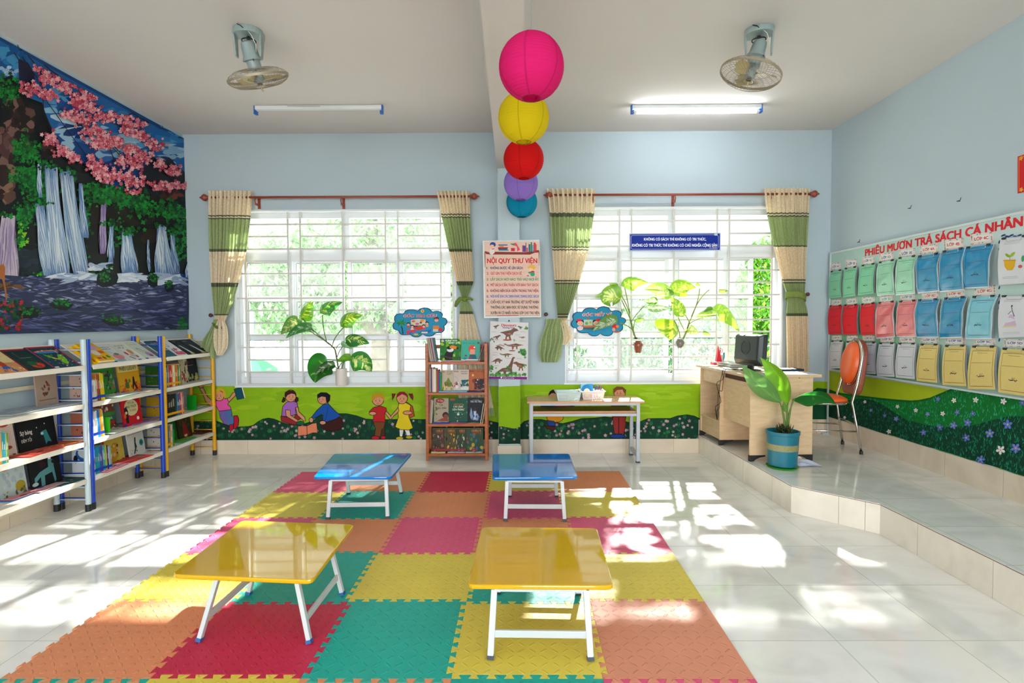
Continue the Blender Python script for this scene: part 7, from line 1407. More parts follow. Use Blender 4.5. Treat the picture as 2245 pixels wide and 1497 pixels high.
for y in (240, 290, 330, 580, 640, 690, 730, 970): Zc.ell(1330, y, 6, 14, '#1c3a7a', rot=.3)
A.build('ornament', PRINT, lb)
def zc(x, y, X): return onX(1800 + x / 3.402, 460 + y / 3.402, X)
ORD = {}
def label_card(q, txt, colr, what):
    P = [zc(*p, XBd) + Vector((-.0015, 0, 0)) for p in q]; c = sum(P, Vector()) / 4; r = thing('class_label', 'flowered card reading %s above %s' % (txt, what), 'label card', c, 0, 'class label cards on the loan board')
    MB(col='#dbd3cd').prism(P, (-.001, 0, 0)).build('card', PRINT, r)
    fn, n = quad(*[p + Vector((-.001, 0, 0)) for p in P]); B = Art(fn, (-1, 0, 0), base=.0005, step=8e-6); rr = random.Random(txt)
    for _ in range(26):
        s = rr.random(); u, v = rr.choice([(s, rr.choice([.08, .92])), (rr.choice([.06, .94]), s)]); B.ell(u, v, .035, .07, rr.choice(['#c89a9c', '#7aa08a', '#b87a80', '#8aa89a', '#d0a8a0']), n=6)
    B.rect(.17, .22, .83, .8, '#e4e0dc'); vs, fs, a, b = glyphs(txt, 0, 0); k = .62 / (b - a)
    for da, db in BOLD: o = B.off(); B.mb.add([fn(.19 + (x - a + da * .04) * k, .66 - (y + db * .04) * .42) + o + Vector((-l_ * 1.9e-6, 0, 0)) for (x, y), l_ in zip(vs, _T[(txt, 'lift', 0)])], fs, colr)
    B.build('card_print', PRINT, r)
def form(q, colr, label, sheen=0, art=None, curl=.035, clip=True, back=True):
    TL, TR, BR, BL = [zc(*q[0], XBd - .012), zc(*q[1], XBd - .012), zc(*q[2], XBd - curl), zc(*q[3], XBd - curl * .7)]
    r = thing('loan_form', label, 'form', (TL + BR) / 2, 0, 'loan forms clipped to the board')
    m_ = SLEEVE if sheen else PRINT; bow = lambda u, v: Vector((-.012 * math.sin(PI * v) * (1 if not sheen else 1.5) - (.004 * math.sin(9 * v + 5 * u) if sheen else 0), 0, 0))
    S = lambda u, v: (TL * (1 - u) + TR * u) * (1 - v) + (BL * (1 - u) + BR * u) * v + bow(u, v)
    MB(col=colr).grid(S, 8, 12).build('sheet', m_, r, smooth=True, fixn=False)
    if back: MB(col='#a9adb2').grid(lambda u, v: S(u * .96 + .05, v * .985) + Vector((.006 + .007 * v, -.004, 0)), 6, 8).build('backing_sheets', PRINT, r, smooth=True, fixn=False)
    if sheen: MB(col='#d5dcdf').grid(lambda u, v: S(-.03 + u * 1.06, -.01 + v * 1.04) + Vector((.0012, 0, 0)), 6, 10).build('clear_sleeve', SLEEVE, r, smooth=True, fixn=False)
    def fine(pts, w, c):                                  # printed lines that follow the bowed sheet
        L = []
        for (x0, y0), (x1, y1) in zip(pts, pts[1:]):
            for i in range(6): L.append((x0 + (x1 - x0) * i / 6, y0 + (y1 - y0) * i / 6))
        B.line(L + [pts[-1]], w, c)
    B = Art(S, (-1, 0, 0), base=.0009, step=2e-5); lc = art[0] if art else '#2c3a38'
    if art is None or art[1] == 0:
        fine([(.09, .10), (.93, .10), (.93, .93), (.09, .93), (.09, .10)], .009, lc); fine([(.12, .38), (.88, .38)], .006, lc); fine([(.3, .15), (.7, .15)], .006, lc)
        [B.blob(.38 + .035 * i, .69 + random.uniform(-.012, .018), .022, .012, random.choice(['#26302e', '#3a4442']), 6, .5) for i in range(8)]; B.line([(.47, .67), (.5, .63), (.53, .66)], .009, '#3a4442'); B.line([(.56, .665), (.58, .62)], .007, '#4a5452')
    elif art[1] == 1:
        B.poly([(.22, .48), (.62, .5), (.6, .62), (.52, .7), (.34, .7), (.25, .62)], '#dba81c'); B.line([(.2, .48), (.63, .5)], .03, '#c8981c'); B.ell(.34, .38, .1, .03, '#8fae2a', rot=.4); B.ell(.5, .37, .1, .035, '#9ab82a', rot=-.4); B.line([(.42, .48), (.42, .38)], .015, '#6a8a2a'); B.ell(.86, .48, .05, .07, '#3a9a5a'); B.ell(.78, .64, .07, .035, '#b85a4a')
        for y in (.1, .13, .84, .87): fine([(.15, y), (.7, y)], .005, '#8a8f98')
    else:
        B.poly([(.4, .45), (.52, .45), (.62, .72), (.2, .72)], '#cdb0cf'); B.poly([(.16, .72), (.58, .72), (.6, .76), (.14, .75)], '#d8cf9a'); B.line([(.44, .25), (.48, .36), (.56, .5)], .022, '#3a3440'); B.line([(.45, .36), (.34, .44)], .015, '#3a3440'); B.ell(.45, .24, .03, .025, '#4a3a34')
        for y in (.1, .13, .88, .91): fine([(.15, y), (.7, y)], .005, '#8a8f98')
    B.build('printed_form', PRINT, r)
    if clip:
        for u in (.14, .84):
            p = S(u, .012); MB().box(p + Vector((-.002, 0, .004)), (.014, .022, .014)).build('binder_clip', CAPM, r)
    p, q_ = S(.25, .01), S(.75, .01); w = Vector((-.006, 0, 0)); MB().tube([p + w, p + w + Vector((0, 0, -.018)), q_ + w + Vector((0, 0, -.018)), q_ + w, q_ + w + Vector((0, 0, .006)), p + w + Vector((0, 0, .006))], .0012, 5, closed=True).build('wire_hanger', CHR, r, smooth=True)
G_, G2 = '#84cba6', '#9cd6b8'; RE, RE2 = '#d81c2a', '#de6f76'; BL_, BL2 = '#0a86ba', '#7cc0d4'; WH_ = '#cfd0d8'; YE = '#dcc478'
FR = [((72, 462), (158, 448), (152, 650), (60, 662), G_, '1A', 0), ((176, 440), (270, 424), (258, 640), (165, 655), G_, '1B', 0), ((302, 418), (408, 400), (392, 625), (274, 640), G_, '1C', 0), ((432, 395), (550, 372), (548, 625), (422, 635), G2, '1D', 1), ((578, 362), (712, 342), (700, 618), (560, 630), G2, '1E', 1), ((722, 350), (885, 322), (878, 600), (726, 615), BL_, '4A', 1), ((905, 315), (1068, 282), (1060, 590), (890, 605), BL_, '4B', 1), ((1078, 285), (1283, 255), (1250, 570), (1072, 580), BL_, '4C', 1),
      ((62, 718), (158, 712), (152, 925), (56, 930), RE, '2A', 0), ((172, 712), (276, 706), (270, 930), (165, 930), RE, '2B', 0), ((298, 706), (405, 695), (405, 930), (300, 935), RE, '2C', 0), ((427, 695), (550, 682), (550, 940), (415, 953), RE2, '2D', 1), ((585, 685), (712, 675), (708, 940), (567, 940), RE2, '2E', 1), ((722, 675), (878, 665), (875, 945), (720, 945), BL_, '4D', 1), ((918, 662), (1083, 648), (1050, 945), (890, 950), BL_, '4E', 1), ((1127, 650), (1310, 640), (1270, 955), (1084, 955), BL2, '4G', 1),
      ((75, 980), (166, 980), (152, 1180), (62, 1185), WH_, '3A', 0), ((190, 985), (285, 985), (278, 1200), (180, 1200), WH_, '3B', 0), ((314, 990), (410, 990), (408, 1225), (302, 1220), WH_, '3C', 0), ((434, 995), (550, 995), (548, 1245), (417, 1240), WH_, '3D', 0), ((574, 998), (712, 998), (700, 1262), (558, 1250), WH_, '3E', 0), ((740, 1005), (880, 1005), (868, 1290), (712, 1275), YE, '5A', 0), ((922, 1015), (1083, 1012), (1086, 1315), (907, 1305), YE, '5B', 0), ((1122, 1020), (1310, 1020), (1300, 1340), (1094, 1335), YE, '5C', 0), ((1347, 1035), (1560, 1042), (1560, 1395), (1322, 1360), YE, '5D', 0)]
CNM = {G_: 'plain mint green', G2: 'pale mint green', RE: 'plain red', RE2: 'faded red', BL_: 'bright blue', BL2: 'light blue', WH_: 'white', YE: 'tan yellow'}
for tl_, tr_, br_, bl_, c_, nm, sh in FR:
    form((tl_, tr_, br_, bl_), c_, '%s form under the LỚP %s card on the loan board' % (CNM[c_], nm), sh, ('#6a4a20', 0) if c_ == YE else None, curl=.03)
form([(1338, 218), (1560, 190), (1545, 545), (1326, 560)], '#d5d6dc', 'white sheet with a yellow flower pot drawing, right of the board', 0, ('', 1)); form([(1340, 645), (1560, 640), (1560, 945), (1328, 955)], '#d5d6dc', 'white sheet with a drawn figure in a lilac dress, right of the board', 0, ('', 2))
LC = [((72, 398), (148, 392), (150, 442), (76, 453), '1A'), ((188, 372), (270, 364), (270, 425), (190, 436), '1B'), ((308, 354), (400, 345), (402, 398), (312, 412), '1C'), ((436, 328), (540, 316), (543, 374), (438, 391), '1D'), ((583, 294), (702, 284), (706, 345), (586, 362), '1E'), ((738, 268), (872, 250), (878, 318), (742, 332), '4A'), ((915, 224), (1062, 210), (1068, 286), (920, 302), '4B'), ((1115, 182), (1283, 163), (1288, 238), (1120, 262), '4C'),
      ((78, 670), (154, 664), (156, 708), (80, 715), '2A'), ((188, 664), (270, 652), (272, 704), (192, 712), '2B'), ((306, 654), (400, 644), (402, 692), (310, 702), '2C'), ((440, 642), (542, 634), (545, 684), (442, 692), '2D'), ((590, 628), (702, 618), (705, 670), (594, 680), '2E'), ((752, 616), (878, 604), (880, 664), (756, 674), '4D'), ((932, 600), (1074, 592), (1076, 646), (934, 658), '4E'), ((1143, 576), (1305, 560), (1308, 632), (1146, 646), '4G'),
      ((80, 938), (156, 934), (156, 968), (82, 974), '3A'), ((192, 940), (274, 936), (276, 974), (194, 978), '3B'), ((310, 938), (402, 934), (404, 976), (312, 978), '3C'), ((443, 942), (547, 938), (549, 986), (445, 990), '3D'), ((585, 945), (702, 942), (704, 990), (587, 992), '3E'), ((745, 946), (878, 944), (878, 992), (747, 994), '5A'), ((930, 950), (1078, 950), (1078, 1000), (932, 1002), '5B'), ((1142, 956), (1302, 956), (1302, 1008), (1144, 1012), '5C'), ((1365, 962), (1540, 966), (1540, 1024), (1367, 1020), '5D')]
for a, b, c, d, nm in LC: label_card((a, b, c, d), 'LỚP ' + nm, {'1': '#1c4a9a', '2': '#1c8a9a', '3': '#8a3a7a', '4': '#c8283a', '5': '#3a4a9a'}[nm[0]], 'the %s form' % {'1': 'green', '2': 'red', '3': 'white', '4': 'blue', '5': 'yellow'}[nm[0]])
# red notice above the board
q = [onX(x, y, XR - .006) for x, y in ((2231, 343), (2300, 320), (2300, 410), (2231, 424))]; q[1].z = q[0].z; q[2].z = q[3].z
rn = thing('red_notice', 'red notice with gold corners on the right wall, cut by the photo edge', 'notice', q[3]); MB(col='#c8141c').prism(q, (.004, 0, 0)).build('board', PRINT, rn)
fn, n = quad(*q); A = Art(fn, (-1, 0, 0)); A.line([(.05, .05), (.95, .05), (.95, .95), (.05, .95), (.05, .05)], .02, '#d8882a')
for u in (.12, .88):
    for v in (.08, .92): A.star(u, v, .07, '#d8a02a', rot=u)
A.build('gold_border', PRINT, rn)
# small things on walls
hk = 0
for P, X_, lab in ((( 1885, 531), XR, 'small metal hook above the left end of the loan board'), ((1997, 457), XR, 'small metal hook above the board heading'), ((2105, 441), XR, 'bent metal hook high on the right wall'), ((356, 283), XL, 'small metal clip at the top of the waterfall banner'), ((42, 110), XL, 'dark metal clip at the top left of the waterfall banner')):
    p = onX(P[0], P[1], X_); s = -1 if X_ > 0 else 1
    prop(MB().tube([p + Vector((s * .0, 0, 0)), p + Vector((s * .025, 0, 0)), p + Vector((s * .025, -.03, 0)), p + Vector((s * .022, -.035, .02))], .0025, 6).build('wall_hook', CAPM, None), lab, 'hook')
# ---------------------------------------------------------------- plants
def bez(P, n):
    P = [Vector(p) for p in P]; out = []
    for i in range(n + 1):
        t = i / n; Q = P[:]
        while len(Q) > 1: Q = [Q[j].lerp(Q[j + 1], t) for j in range(len(Q) - 1)]
        out.append(Q[0])
    return out
def leafmesh(mb, spine, width, side, c1, c2, streak=.35, fold=.25, seed=0, prof=None, droop=.0, nu=34, nv=18, wav=.0):
    """spine: points base->tip, side: direction of the blade's width, c1 main green, c2 streak colour"""
    rr = random.Random(seed); S = bez(spine, nu * 1); side = Vector(side).normalized(); L = sum((b - a).length for a, b in zip(S, S[1:]))
    st = [(rr.uniform(.02, .9), rr.choice((.008, .012, .02, .03)), rr.choice((-1, 1)), rr.uniform(.35, 1)) for _ in range(int(16 * streak / .35))]
    S0 = S[0]
    def pr(t): return (math.sin(PI * min(1, t * .96 + .04) ** .62) ** .8) if prof is None else prof(t)
    def fn(u, v):
        i = min(int(u * nu), nu - 1); f = u * nu - i; p = S[i].lerp(S[i + 1], f); tg = (S[min(i + 1, nu)] - S[max(i - 1, 0)]).normalized()
        sd = (side - tg * side.dot(tg)).normalized(); nm = tg.cross(sd); w = (v - .5) * 2; h = width / 2 * pr(u)
        return p + sd * h * w + nm * (abs(w) ** 1.5 * h * fold * 2 - droop * h * w * w) + nm * wav * h * math.sin(u * 26 + w * 3) * abs(w)
    base = len(mb.v)
    def cf(u, v):
        w = (v - .5) * 2
        if abs(w) < .09: return c2m
        for s0, wd, sd, ln in st:
            if (w * sd) > 0 and abs(u - (s0 + abs(w) * .2)) < wd * (1.1 - abs(w) * .8) and abs(w) < ln: return c2
        return c1
    c2m = '#%02x%02x%02x' % tuple(int(int(c1[i:i + 2], 16) * .5 + int(c2[i:i + 2], 16) * .5) for i in (1, 3, 5))
    mb.grid(fn, nu, nv, colfn=cf, soft=True)
def P3(px, py, Y): return onY(px, py, Y)
def leafpx(root, base, tip, w, Y, c1='#2f7a1c', c2='#c8cf6a', streak=.35, bend=0, dy=0, side=None, seed=0, fold=.25, ctrl=None, name='leaf', prof=None, wav=0.0, droop=0.0):
    """base/tip in pixels at depth Y; w width in pixels"""
    a = P3(base[0], base[1], Y); b = P3(tip[0], tip[1], Y + dy); mid = (a + b) / 2
    if ctrl: mid = P3(ctrl[0], ctrl[1], Y + dy / 2)
    d = (b - a).normalized(); sd = side or Vector((d.z, -.45, -d.x)); mb = MB(); leafmesh(mb, [a, mid + Vector((0, -bend, 0)), b], w * Y / 1200, sd, c1, c2, streak, fold, seed, prof=prof, wav=wav, droop=droop)
    return mb.build(name, LEAF, root, smooth=True, fixn=False)
def stems(root, lines, Y, r=.003, col='#6f8a3c', name='stem'):
    for L in lines: MB(col=col).tube(bez([P3(x, y, Y + (z if z else 0)) for x, y, z in L], 10), r, 7).build(name, LEAF, root, smooth=True)
def zq(ox, oy, k): return lambda x, y: (ox + x / k, oy + y / k)
# pothos in a white vase on the left sill
YV = WB - .012; q = zq(590, 640, 6.804); vz = P3(749, 845, YV); 
vs_ = thing('vase_with_pothos', 'variegated pothos cutting in a white cylindrical vase on the left window sill', 'potted plant', (vz.x, YV, vz.z))
VW = mat('vase_white', '#d5cdc6', .35, var=.02); hv = P3(749, 808, YV).z - vz.z; rv = .061
MB().lathe([(rv * .92, 0), (rv * .98, .01), (rv, hv * .5), (rv * .99, hv), (rv * .9, hv), (rv * .88, hv * .1), (0, hv * .1)], (vz.x, YV, vz.z + .001), 32).build('vase', VW, vs_, smooth=True, sharp=40)
Ys = YV - .01
stems(vs_, [[(*q(1035, 1160), 0), (*q(1020, 1040), 0), (*q(985, 860), 0)], [(*q(985, 860), 0), (*q(930, 790), 0), (*q(860, 750), 0)]], Ys, .0085, '#7a6a48')
stems(vs_, [[(*q(860, 750), 0), (*q(720, 640), -.02), (*q(500, 400), -.04)], [(*q(860, 745), 0), (*q(700, 600), 0), (*q(460, 445), -.02)], [(*q(870, 755), 0), (*q(720, 650), 0), (*q(600, 580), -.03)], [(*q(860, 740), 0), (*q(800, 560), 0), (*q(795, 340), -.02)], [(*q(945, 800), 0), (*q(960, 680), 0), (*q(1110, 530), -.02)], [(*q(1000, 850), 0), (*q(1010, 800), 0), (*q(1060, 770), -.02)], [(*q(1015, 970), 0), (*q(1040, 880), 0), (*q(1110, 795), -.02)], [(*q(1045, 1130), 0), (*q(1060, 1030), 0), (*q(1210, 1020), -.03)], [(*q(1085, 1140), 0), (*q(1100, 1050), 0), (*q(1150, 1000), -.03)], [(*q(1020, 1140), 0), (*q(960, 1100), 0), (*q(900, 1060), -.04)], [(*q(1000, 1030), 0), (*q(940, 1010), 0), (*q(890, 1060), -.03)]], Ys, .005)
for i, (b, t, w, kw) in enumerate([((470, 400), (640, 130), 190, dict(c1='#5c9a1c', c2='#d8e04a', bend=.03)), ((440, 400), (172, 630), 150, dict(c1='#5f8a3a', c2='#cfcf8a', streak=.6)), ((640, 530), (250, 692), 110, dict(c1='#3c7a3a', c2='#a8c8a0', ctrl=q(430, 520))), ((770, 320), (1095, 150), 175, dict(c1='#2f7a24', c2='#b8cf5a', ctrl=q(800, 200))), ((1080, 520), (1390, 350), 200, dict(c1='#4f8f14', c2='#d8dc4a', ctrl=q(1120, 340), streak=.5)), ((1135, 710), (1500, 770), 150, dict(c1='#1f6a1c', c2='#c8cf7a', ctrl=q(1300, 680))), ((1080, 750), (1245, 850), 60, dict(c1='#6a9a6a', c2='#c8d8c0')), ((1215, 985), (1530, 1190), 240, dict(c1='#2a7a24', c2='#c8d07a', streak=.8, ctrl=q(1420, 990))), ((1225, 960), (1005, 1040), 90, dict(c1='#5f9a20', c2='#8ab83a', streak=.1)), ((890, 1080), (690, 1355), 300, dict(c1='#1f6a1a', c2='#7aa83a', streak=.15, ctrl=q(700, 1130))), ((985, 1085), (690, 1250), 110, dict(c1='#1c5a20', c2='#b8c88a', dy=-.04, ctrl=q(800, 1120)))]):
    kw = dict(kw); leafpx(vs_, q(*b), q(*t), w / 6.804 * 1.4, Ys - .02 - .006 * i, seed=i + 3, **kw)
# hanging pots with pothos on the right grille
def hang(px, py, colr, top, label, YH, shape, clear=False):
    c = P3(px, py, YH); r = thing('hanging_vase_with_pothos', label, 'hanging plant', c, 0)
    m_ = mat('vase_' + colr[1:], colr, .15, var=.35, scale=50); MB().lathe(shape, (c.x, c.y, c.z - shape[-1][1] / 2), 28).build('vase', m_, r, smooth=True)
    w = MB(col='#c8ccc8'); rr = .058; zt = top
    for a in range(5): an = a * 2 * PI / 5; w.tube(bez([c + Vector((.02 * math.cos(an), .02 * math.sin(an), -shape[-1][1] * .55)), c + Vector((rr * 1.4 * math.cos(an), rr * math.sin(an), -.02)), c + Vector((rr * math.cos(an), rr * math.sin(an), .05)), c + Vector((.03 * math.cos(an), .03 * math.sin(an), shape[-1][1] * .5))], 8), .0009, 4)
    w.build('wire_net', PRINT, r)
    MB(col='#d8d8d4').tube([c + Vector((0, .02, shape[-1][1] * .4)), c + Vector((0, WB + .03 - YH, shape[-1][1] * .5 + .02))], .0014, 5).build('hanging_wire', PRINT, r)
    return r
q = zq(1290, 590, 6.603); YH = WB - .05
SH1 = [(0, 0), (.032, .0), (.036, .02), (.045, .06), (.05, .085), (.045, .1), (.028, .115), (.032, .125)]
h1_ = hang(1399, 760, '#8a4a34', 0, 'pothos in a small brown-red jar hanging on the right window grille, left of two', YH, SH1)
SH2 = [(0, 0), (.025, .002), (.042, .025), (.048, .05), (.04, .075), (.03, .085), (.034, .092)]
h2_ = hang(1491, 753, '#77706a', 0, 'pothos in a small round grey jar hanging on the right window grille, right of two', YH, SH2)
MB(col='#3a2a20').ball(P3(1394, 741, YH), (.02, .02, .012), 8, 6).build('soil', PRINT, h1_); MB(col='#3a2a20').ball(P3(1491, 746, YH), (.02, .02, .012), 8, 6).build('soil', PRINT, h2_)
stems(h1_, [[(*q(680, 990), 0), (*q(640, 880), 0), (*q(610, 740), 0)]], YH - .01, .009, '#8a9a3c'); stems(h1_, [[(*q(610, 740), 0), (*q(560, 600), 0), (*q(480, 450), -.02)], [(*q(605, 740), 0), (*q(600, 560), 0), (*q(450, 340), -.02)], [(*q(600, 640), 0), (*q(560, 420), 0), (*q(525, 270), -.02)], [(*q(620, 760), 0), (*q(700, 640), 0), (*q(815, 525), -.02)], [(*q(640, 880), 0), (*q(560, 800), -.02), (*q(440, 780), -.06)], [(*q(655, 960), 0), (*q(640, 830), 0), (*q(680, 740), -.02)]], YH - .01, .0052, '#93a84a')
LG, LY = '#7fb024', '#dfe86a'
for i, (b, t, w, kw) in enumerate([((470, 430), (330, 545), 250, dict(c1='#7aa82c', c2='#dce88a', streak=.9, ctrl=q(240, 380))), ((420, 260), (300, 215), 60, dict(c1=LG, c2='#a8c83a')), ((230, 360), (100, 410), 50, dict(c1='#8ab84a', c2='#b8d87a')), ((520, 265), (870, 200), 170, dict(c1='#86b834', c2=LY, ctrl=q(620, 110), streak=.6)), ((1000, 470), (815, 470), 90, dict(c1='#5f9a2c', c2='#dce0a0', streak=.7)), ((860, 540), (1190, 560), 100, dict(c1='#8ab06a', c2='#d8e4c8', streak=.8)), ((680, 745), (815, 712), 50, dict(c1='#6aa02c', c2='#b8d060')), ((425, 740), (65, 895), 130, dict(c1='#6f9a4a', c2='#d8e4cc', streak=1.0, dy=-.05, ctrl=q(240, 760))), ((700, 700), (830, 640), 40, dict(c1='#b0c8a0', c2='#e4ecd8'))]):
    kw = dict(kw); leafpx(h1_, q(*b), q(*t), w / 6.603 * 1.4, YH - .03 - .005 * i, seed=i + 30, **kw)
stems(h2_, [[(*q(1370, 1010), 0), (*q(1420, 920), 0), (*q(1460, 770), 0)]], YH - .01, .009, '#8a9a3c'); stems(h2_, [[(*q(1455, 760), 0), (*q(1400, 650), 0), (*q(1360, 590), -.02)], [(*q(1460, 770), 0), (*q(1600, 480), 0), (*q(1610, 280), -.02)], [(*q(1490, 690), 0), (*q(1600, 400), 0), (*q(1750, 300), -.02)], [(*q(1450, 800), 0), (*q(1600, 680), 0), (*q(1850, 670), -.03)], [(*q(1325, 1000), 0), (*q(1325, 880), 0), (*q(1240, 740), -.03)], [(*q(1400, 900), 0), (*q(1340, 800), 0), (*q(1300, 700), -.02)], [(*q(1400, 930), 0), (*q(1440, 900), 0), (*q(1480, 880), -.03)]], YH - .01, .0052, '#9aac4a')
for i, (b, t, w, kw) in enumerate([((1230, 745), (1180, 1020), 330, dict(c1='#7fa81c', c2='#c8d84a', streak=.9, dy=-.05)), ((1180, 420), (810, 300), 150, dict(c1='#a0c850', c2='#dcec9a', ctrl=q(1020, 230))), ((1215, 385), (1140, 280), 60, dict(c1='#6a9a4a', c2='#9ac05a')), ((1240, 360), (1560, 270), 210, dict(c1='#8fbc24', c2='#dcec6a', streak=.8, ctrl=q(1360, 140))), ((1320, 690), (1170, 400), 130, dict(c1='#8ab83a', c2='#d8e85a', streak=.8, ctrl=q(1330, 540))), ((1560, 200), (1630, 240), 40, dict(c1='#9ac83a', c2='#c8dc5a')), ((1850, 590), (2195, 910), 210, dict(c1='#8fc03a', c2='#c8e05a', streak=.5, ctrl=q(2010, 540))), ((1860, 620), (1540, 690), 100, dict(c1='#a0c84a', c2='#d0e490')), ((1800, 580), (1670, 620), 70, dict(c1='#5f9a34', c2='#8ab84a')), ((1470, 830), (1600, 940), 110, dict(c1='#a8c84a', c2='#e0ec9a', streak=.8)), ((1660, 905), (1780, 950), 50, dict(c1='#7aa83a', c2='#a8c87a')), ((1890, 310), (2025, 310), 48, dict(c1='#8aae34', c2='#b8cc6a')), ((1420, 860), (1400, 900), 40, dict(c1='#b8d060', c2='#e4ecaa'))]):
    kw = dict(kw); leafpx(h2_, q(*b), q(*t), w / 6.603 * 1.4, YH - .03 - .005 * i, seed=i + 60, **kw)
# big potted plant on the platform
q = zq(1500, 700, 4.157); pc_ = onZ(1715, 1024, PZ); YP = pc_.y
pt = thing('potted_plant', 'broad-leaved green plant in a teal plastic pot on the platform edge', 'potted plant', (pc_.x, YP, PZ))
TEAL = mat('pot_teal', '#0a6c80', .35, var=.05); GOLD = mat('pot_band', '#8f8a5e', .4, var=.35, scale=90)
k_ = YP / 1200; ht = 76 * k_; rt, rb = 33 * k_, 29.5 * k_
zb0 = PZ + .02
M0 = MB().lathe([(rb * .9, 0), (rb, .004), (rb + (rt - rb) * .55, ht * .55), (rt, ht * .9), (rt + .006, ht * .91), (rt + .008, ht), (rt - .003, ht), (rt - .006, ht * .9), (rb * .95, ht * .5), (0, ht * .5)], (pc_.x, YP, zb0), 40).build('pot', TEAL, pt, smooth=True, sharp=30)
MB().lathe([(rb + (rt - rb) * .48 + .0012, ht * .46), (rb + (rt - rb) * .66 + .0014, ht * .64)], (pc_.x, YP, zb0), 40, cap=False).build('pot_band', GOLD, M0, smooth=True)
MB().lathe([(0, 0), (rb * .95, 0), (rb * 1.12, .014), (rb * 1.14, .014), (rb * 1.0, -.0), (rb * .9, .006), (0, .006)], (pc_.x, YP, PZ + .0015), 40).build('saucer', mat('saucer_green', '#1f9a24', .35, var=.05), pt, smooth=True, sharp=40)
so_ = MB(col='#3a3020').lathe([(0, ht * .86 + .01), (rt * .5, ht * .86), (rt - .01, ht * .84), (rt - .01, ht * .6), (0, ht * .6)], (pc_.x, YP, zb0), 20)
so_.build('soil', PRINT, pt, smooth=True); ms = MB(); rr_ = random.Random(4)
for _ in range(90):
    a = rr_.uniform(0, 6.3); d = abs(rr_.gauss(0, .028)); b = Vector((pc_.x + d * math.cos(a), YP + d * math.sin(a), zb0 + ht * .9)); t_ = b + Vector((rr_.gauss(0, .02), rr_.gauss(0, .02), rr_.uniform(.03, .085))); ms.tube([b, b.lerp(t_, .6) + Vector((.003, 0, 0)), t_], [.003, .004, .001], 5, col=rr_.choice(['#3a4a1c', '#5a5a2c', '#6a5a3c', '#2a3a18']))
ms.build('moss_clump', LEAF, pt, smooth=True)
def ST(L, r): MB(col='#7a9a4c').tube(bez([P3(*q(x, y), YP + z) for x, y, z in L], 12), r, 8).build('stem', LEAF, pt, smooth=True)
ST([(920, 1010, 0), (915, 880, 0), (870, 745, -.01)], [.009] * 8 + [.006] * 5); ST([(935, 1010, 0), (935, 860, 0), (945, 760, 0)], [.009] * 8 + [.006] * 5); ST([(950, 1010, 0), (945, 840, -.02), (1005, 720, -.03)], [.008] * 8 + [.006] * 5)
big = lambda t: (math.sin(PI * min(1, t * .98 + .02) ** .8) ** 1.05)
leafpx(pt, q(880, 755), q(520, 410), 42, YP - .015, c1='#6fa056', c2='#8fb866', streak=.05, ctrl=q(680, 630), name='leaf', seed=1, fold=.3, prof=big, dy=-.05, side=Vector((.35, -.35, .9)))
leafpx(pt, q(945, 765), q(690, 345), 68, YP + .01, c1='#7dbb22', c2='#a2d038', streak=.05, ctrl=q(960, 560), name='leaf', seed=2, fold=.25, prof=big, dy=.02, side=Vector((.8, .35, .35)))
leafpx(pt, q(985, 730), q(1385, 775), 58, YP - .03, c1='#1c6a24', c2='#4a9a34', streak=.05, ctrl=q(1190, 620), name='leaf', seed=3, fold=.2, prof=big, dy=-.03, side=Vector((.1, -.8, .75)))
leafpx(pt, q(930, 850), q(905, 750), 12, YP - .02, c1='#6a9a3a', c2='#8ab84a', streak=.05, name='small_leaf', seed=4, prof=big)
# ---------------------------------------------------------------- outside the windows
GRD = mat('yard_concrete', '#d9d4c8', .9, var=.08, scale=1.5)
struct(MB().bb((-30, WB + T + .02, -.45), (30, 45, -.35)), 'ground', GRD); struct(MB().bb((-30, -30, -.45), (30, YF - T - .02, -.35)), 'ground_rear', GRD)
prop(MB().bb((-14, 13, -.35), (14, 13.2, .75)).build('boundary_wall', mat('render_white', '#dcdad2', .9, var=.05), None), 'low white boundary wall outside the windows', 'wall')
fe = thing('picket_fence', 'pale blue-grey picket fence on the boundary wall outside', 'fence', (0, 12.9, -.35)); pk = MB()
for i in range(90): x = -13.5 + i * .3; pk.bb((x, 12.93, -.35), (x + .035, 12.96, 1.25))
pk.bb((-13.8, 12.965, .85), (13.8, 12.99, .89)).bb((-13.8, 12.965, 1.1), (13.8, 12.99, 1.14)); pk.build('pickets', mat('fence_blue', '#a8c4cc', .6), fe)
BARK = mat('bark', '#6f665c', .9, var=.3, scale=18, bump=.5)
def tree(x, y, h, crown, label, n, col, lr=.07, trunk=.14, limbs=(), seed=0, name='tree', z0=-.35):
    rr = random.Random(seed); r = thing(name, label, 'tree' if h > 1.7 else 'bush', (x, y, z0)); t = MB()
    t.tube([Vector((x, y, z0)), Vector((x + .1, y, z0 + h * .35)), Vector((x - .1, y + .1, z0 + h * .7)), Vector((x, y, z0 + h))], [trunk, trunk * .85, trunk * .6, trunk * .3], 10)
    for L in limbs: t.tube([Vector(p) for p in L[0]], L[1], 9)
    t.build('trunk', BARK, r, smooth=True); f = MB()
    for (cx, cy, cz, rx, ry, rz, k) in crown:
        for _ in range(int(n * k)):
            while True:
                a, b, c = rr.uniform(-1, 1), rr.uniform(-1, 1), rr.uniform(-1, 1)
                if a * a + b * b + c * c < 1: break
            p = Vector((cx + a * rx, cy + b * ry, cz + c * rz)); M = Matrix.Rotation(rr.uniform(0, 6.3), 3, 'Z') @ Matrix.Rotation(rr.uniform(-1.2, 1.2), 3, 'X'); s = lr * rr.uniform(.6, 1.4)
            f.add([p + M @ Vector(v) * s for v in ((0, -1, 0), (.42, 0, .1), (0, 1, 0), (-.42, 0, .1))], [(0, 1, 2, 3)], rr.choice(col))
    f.build('foliage', LEAFO, r, fixn=False); return r
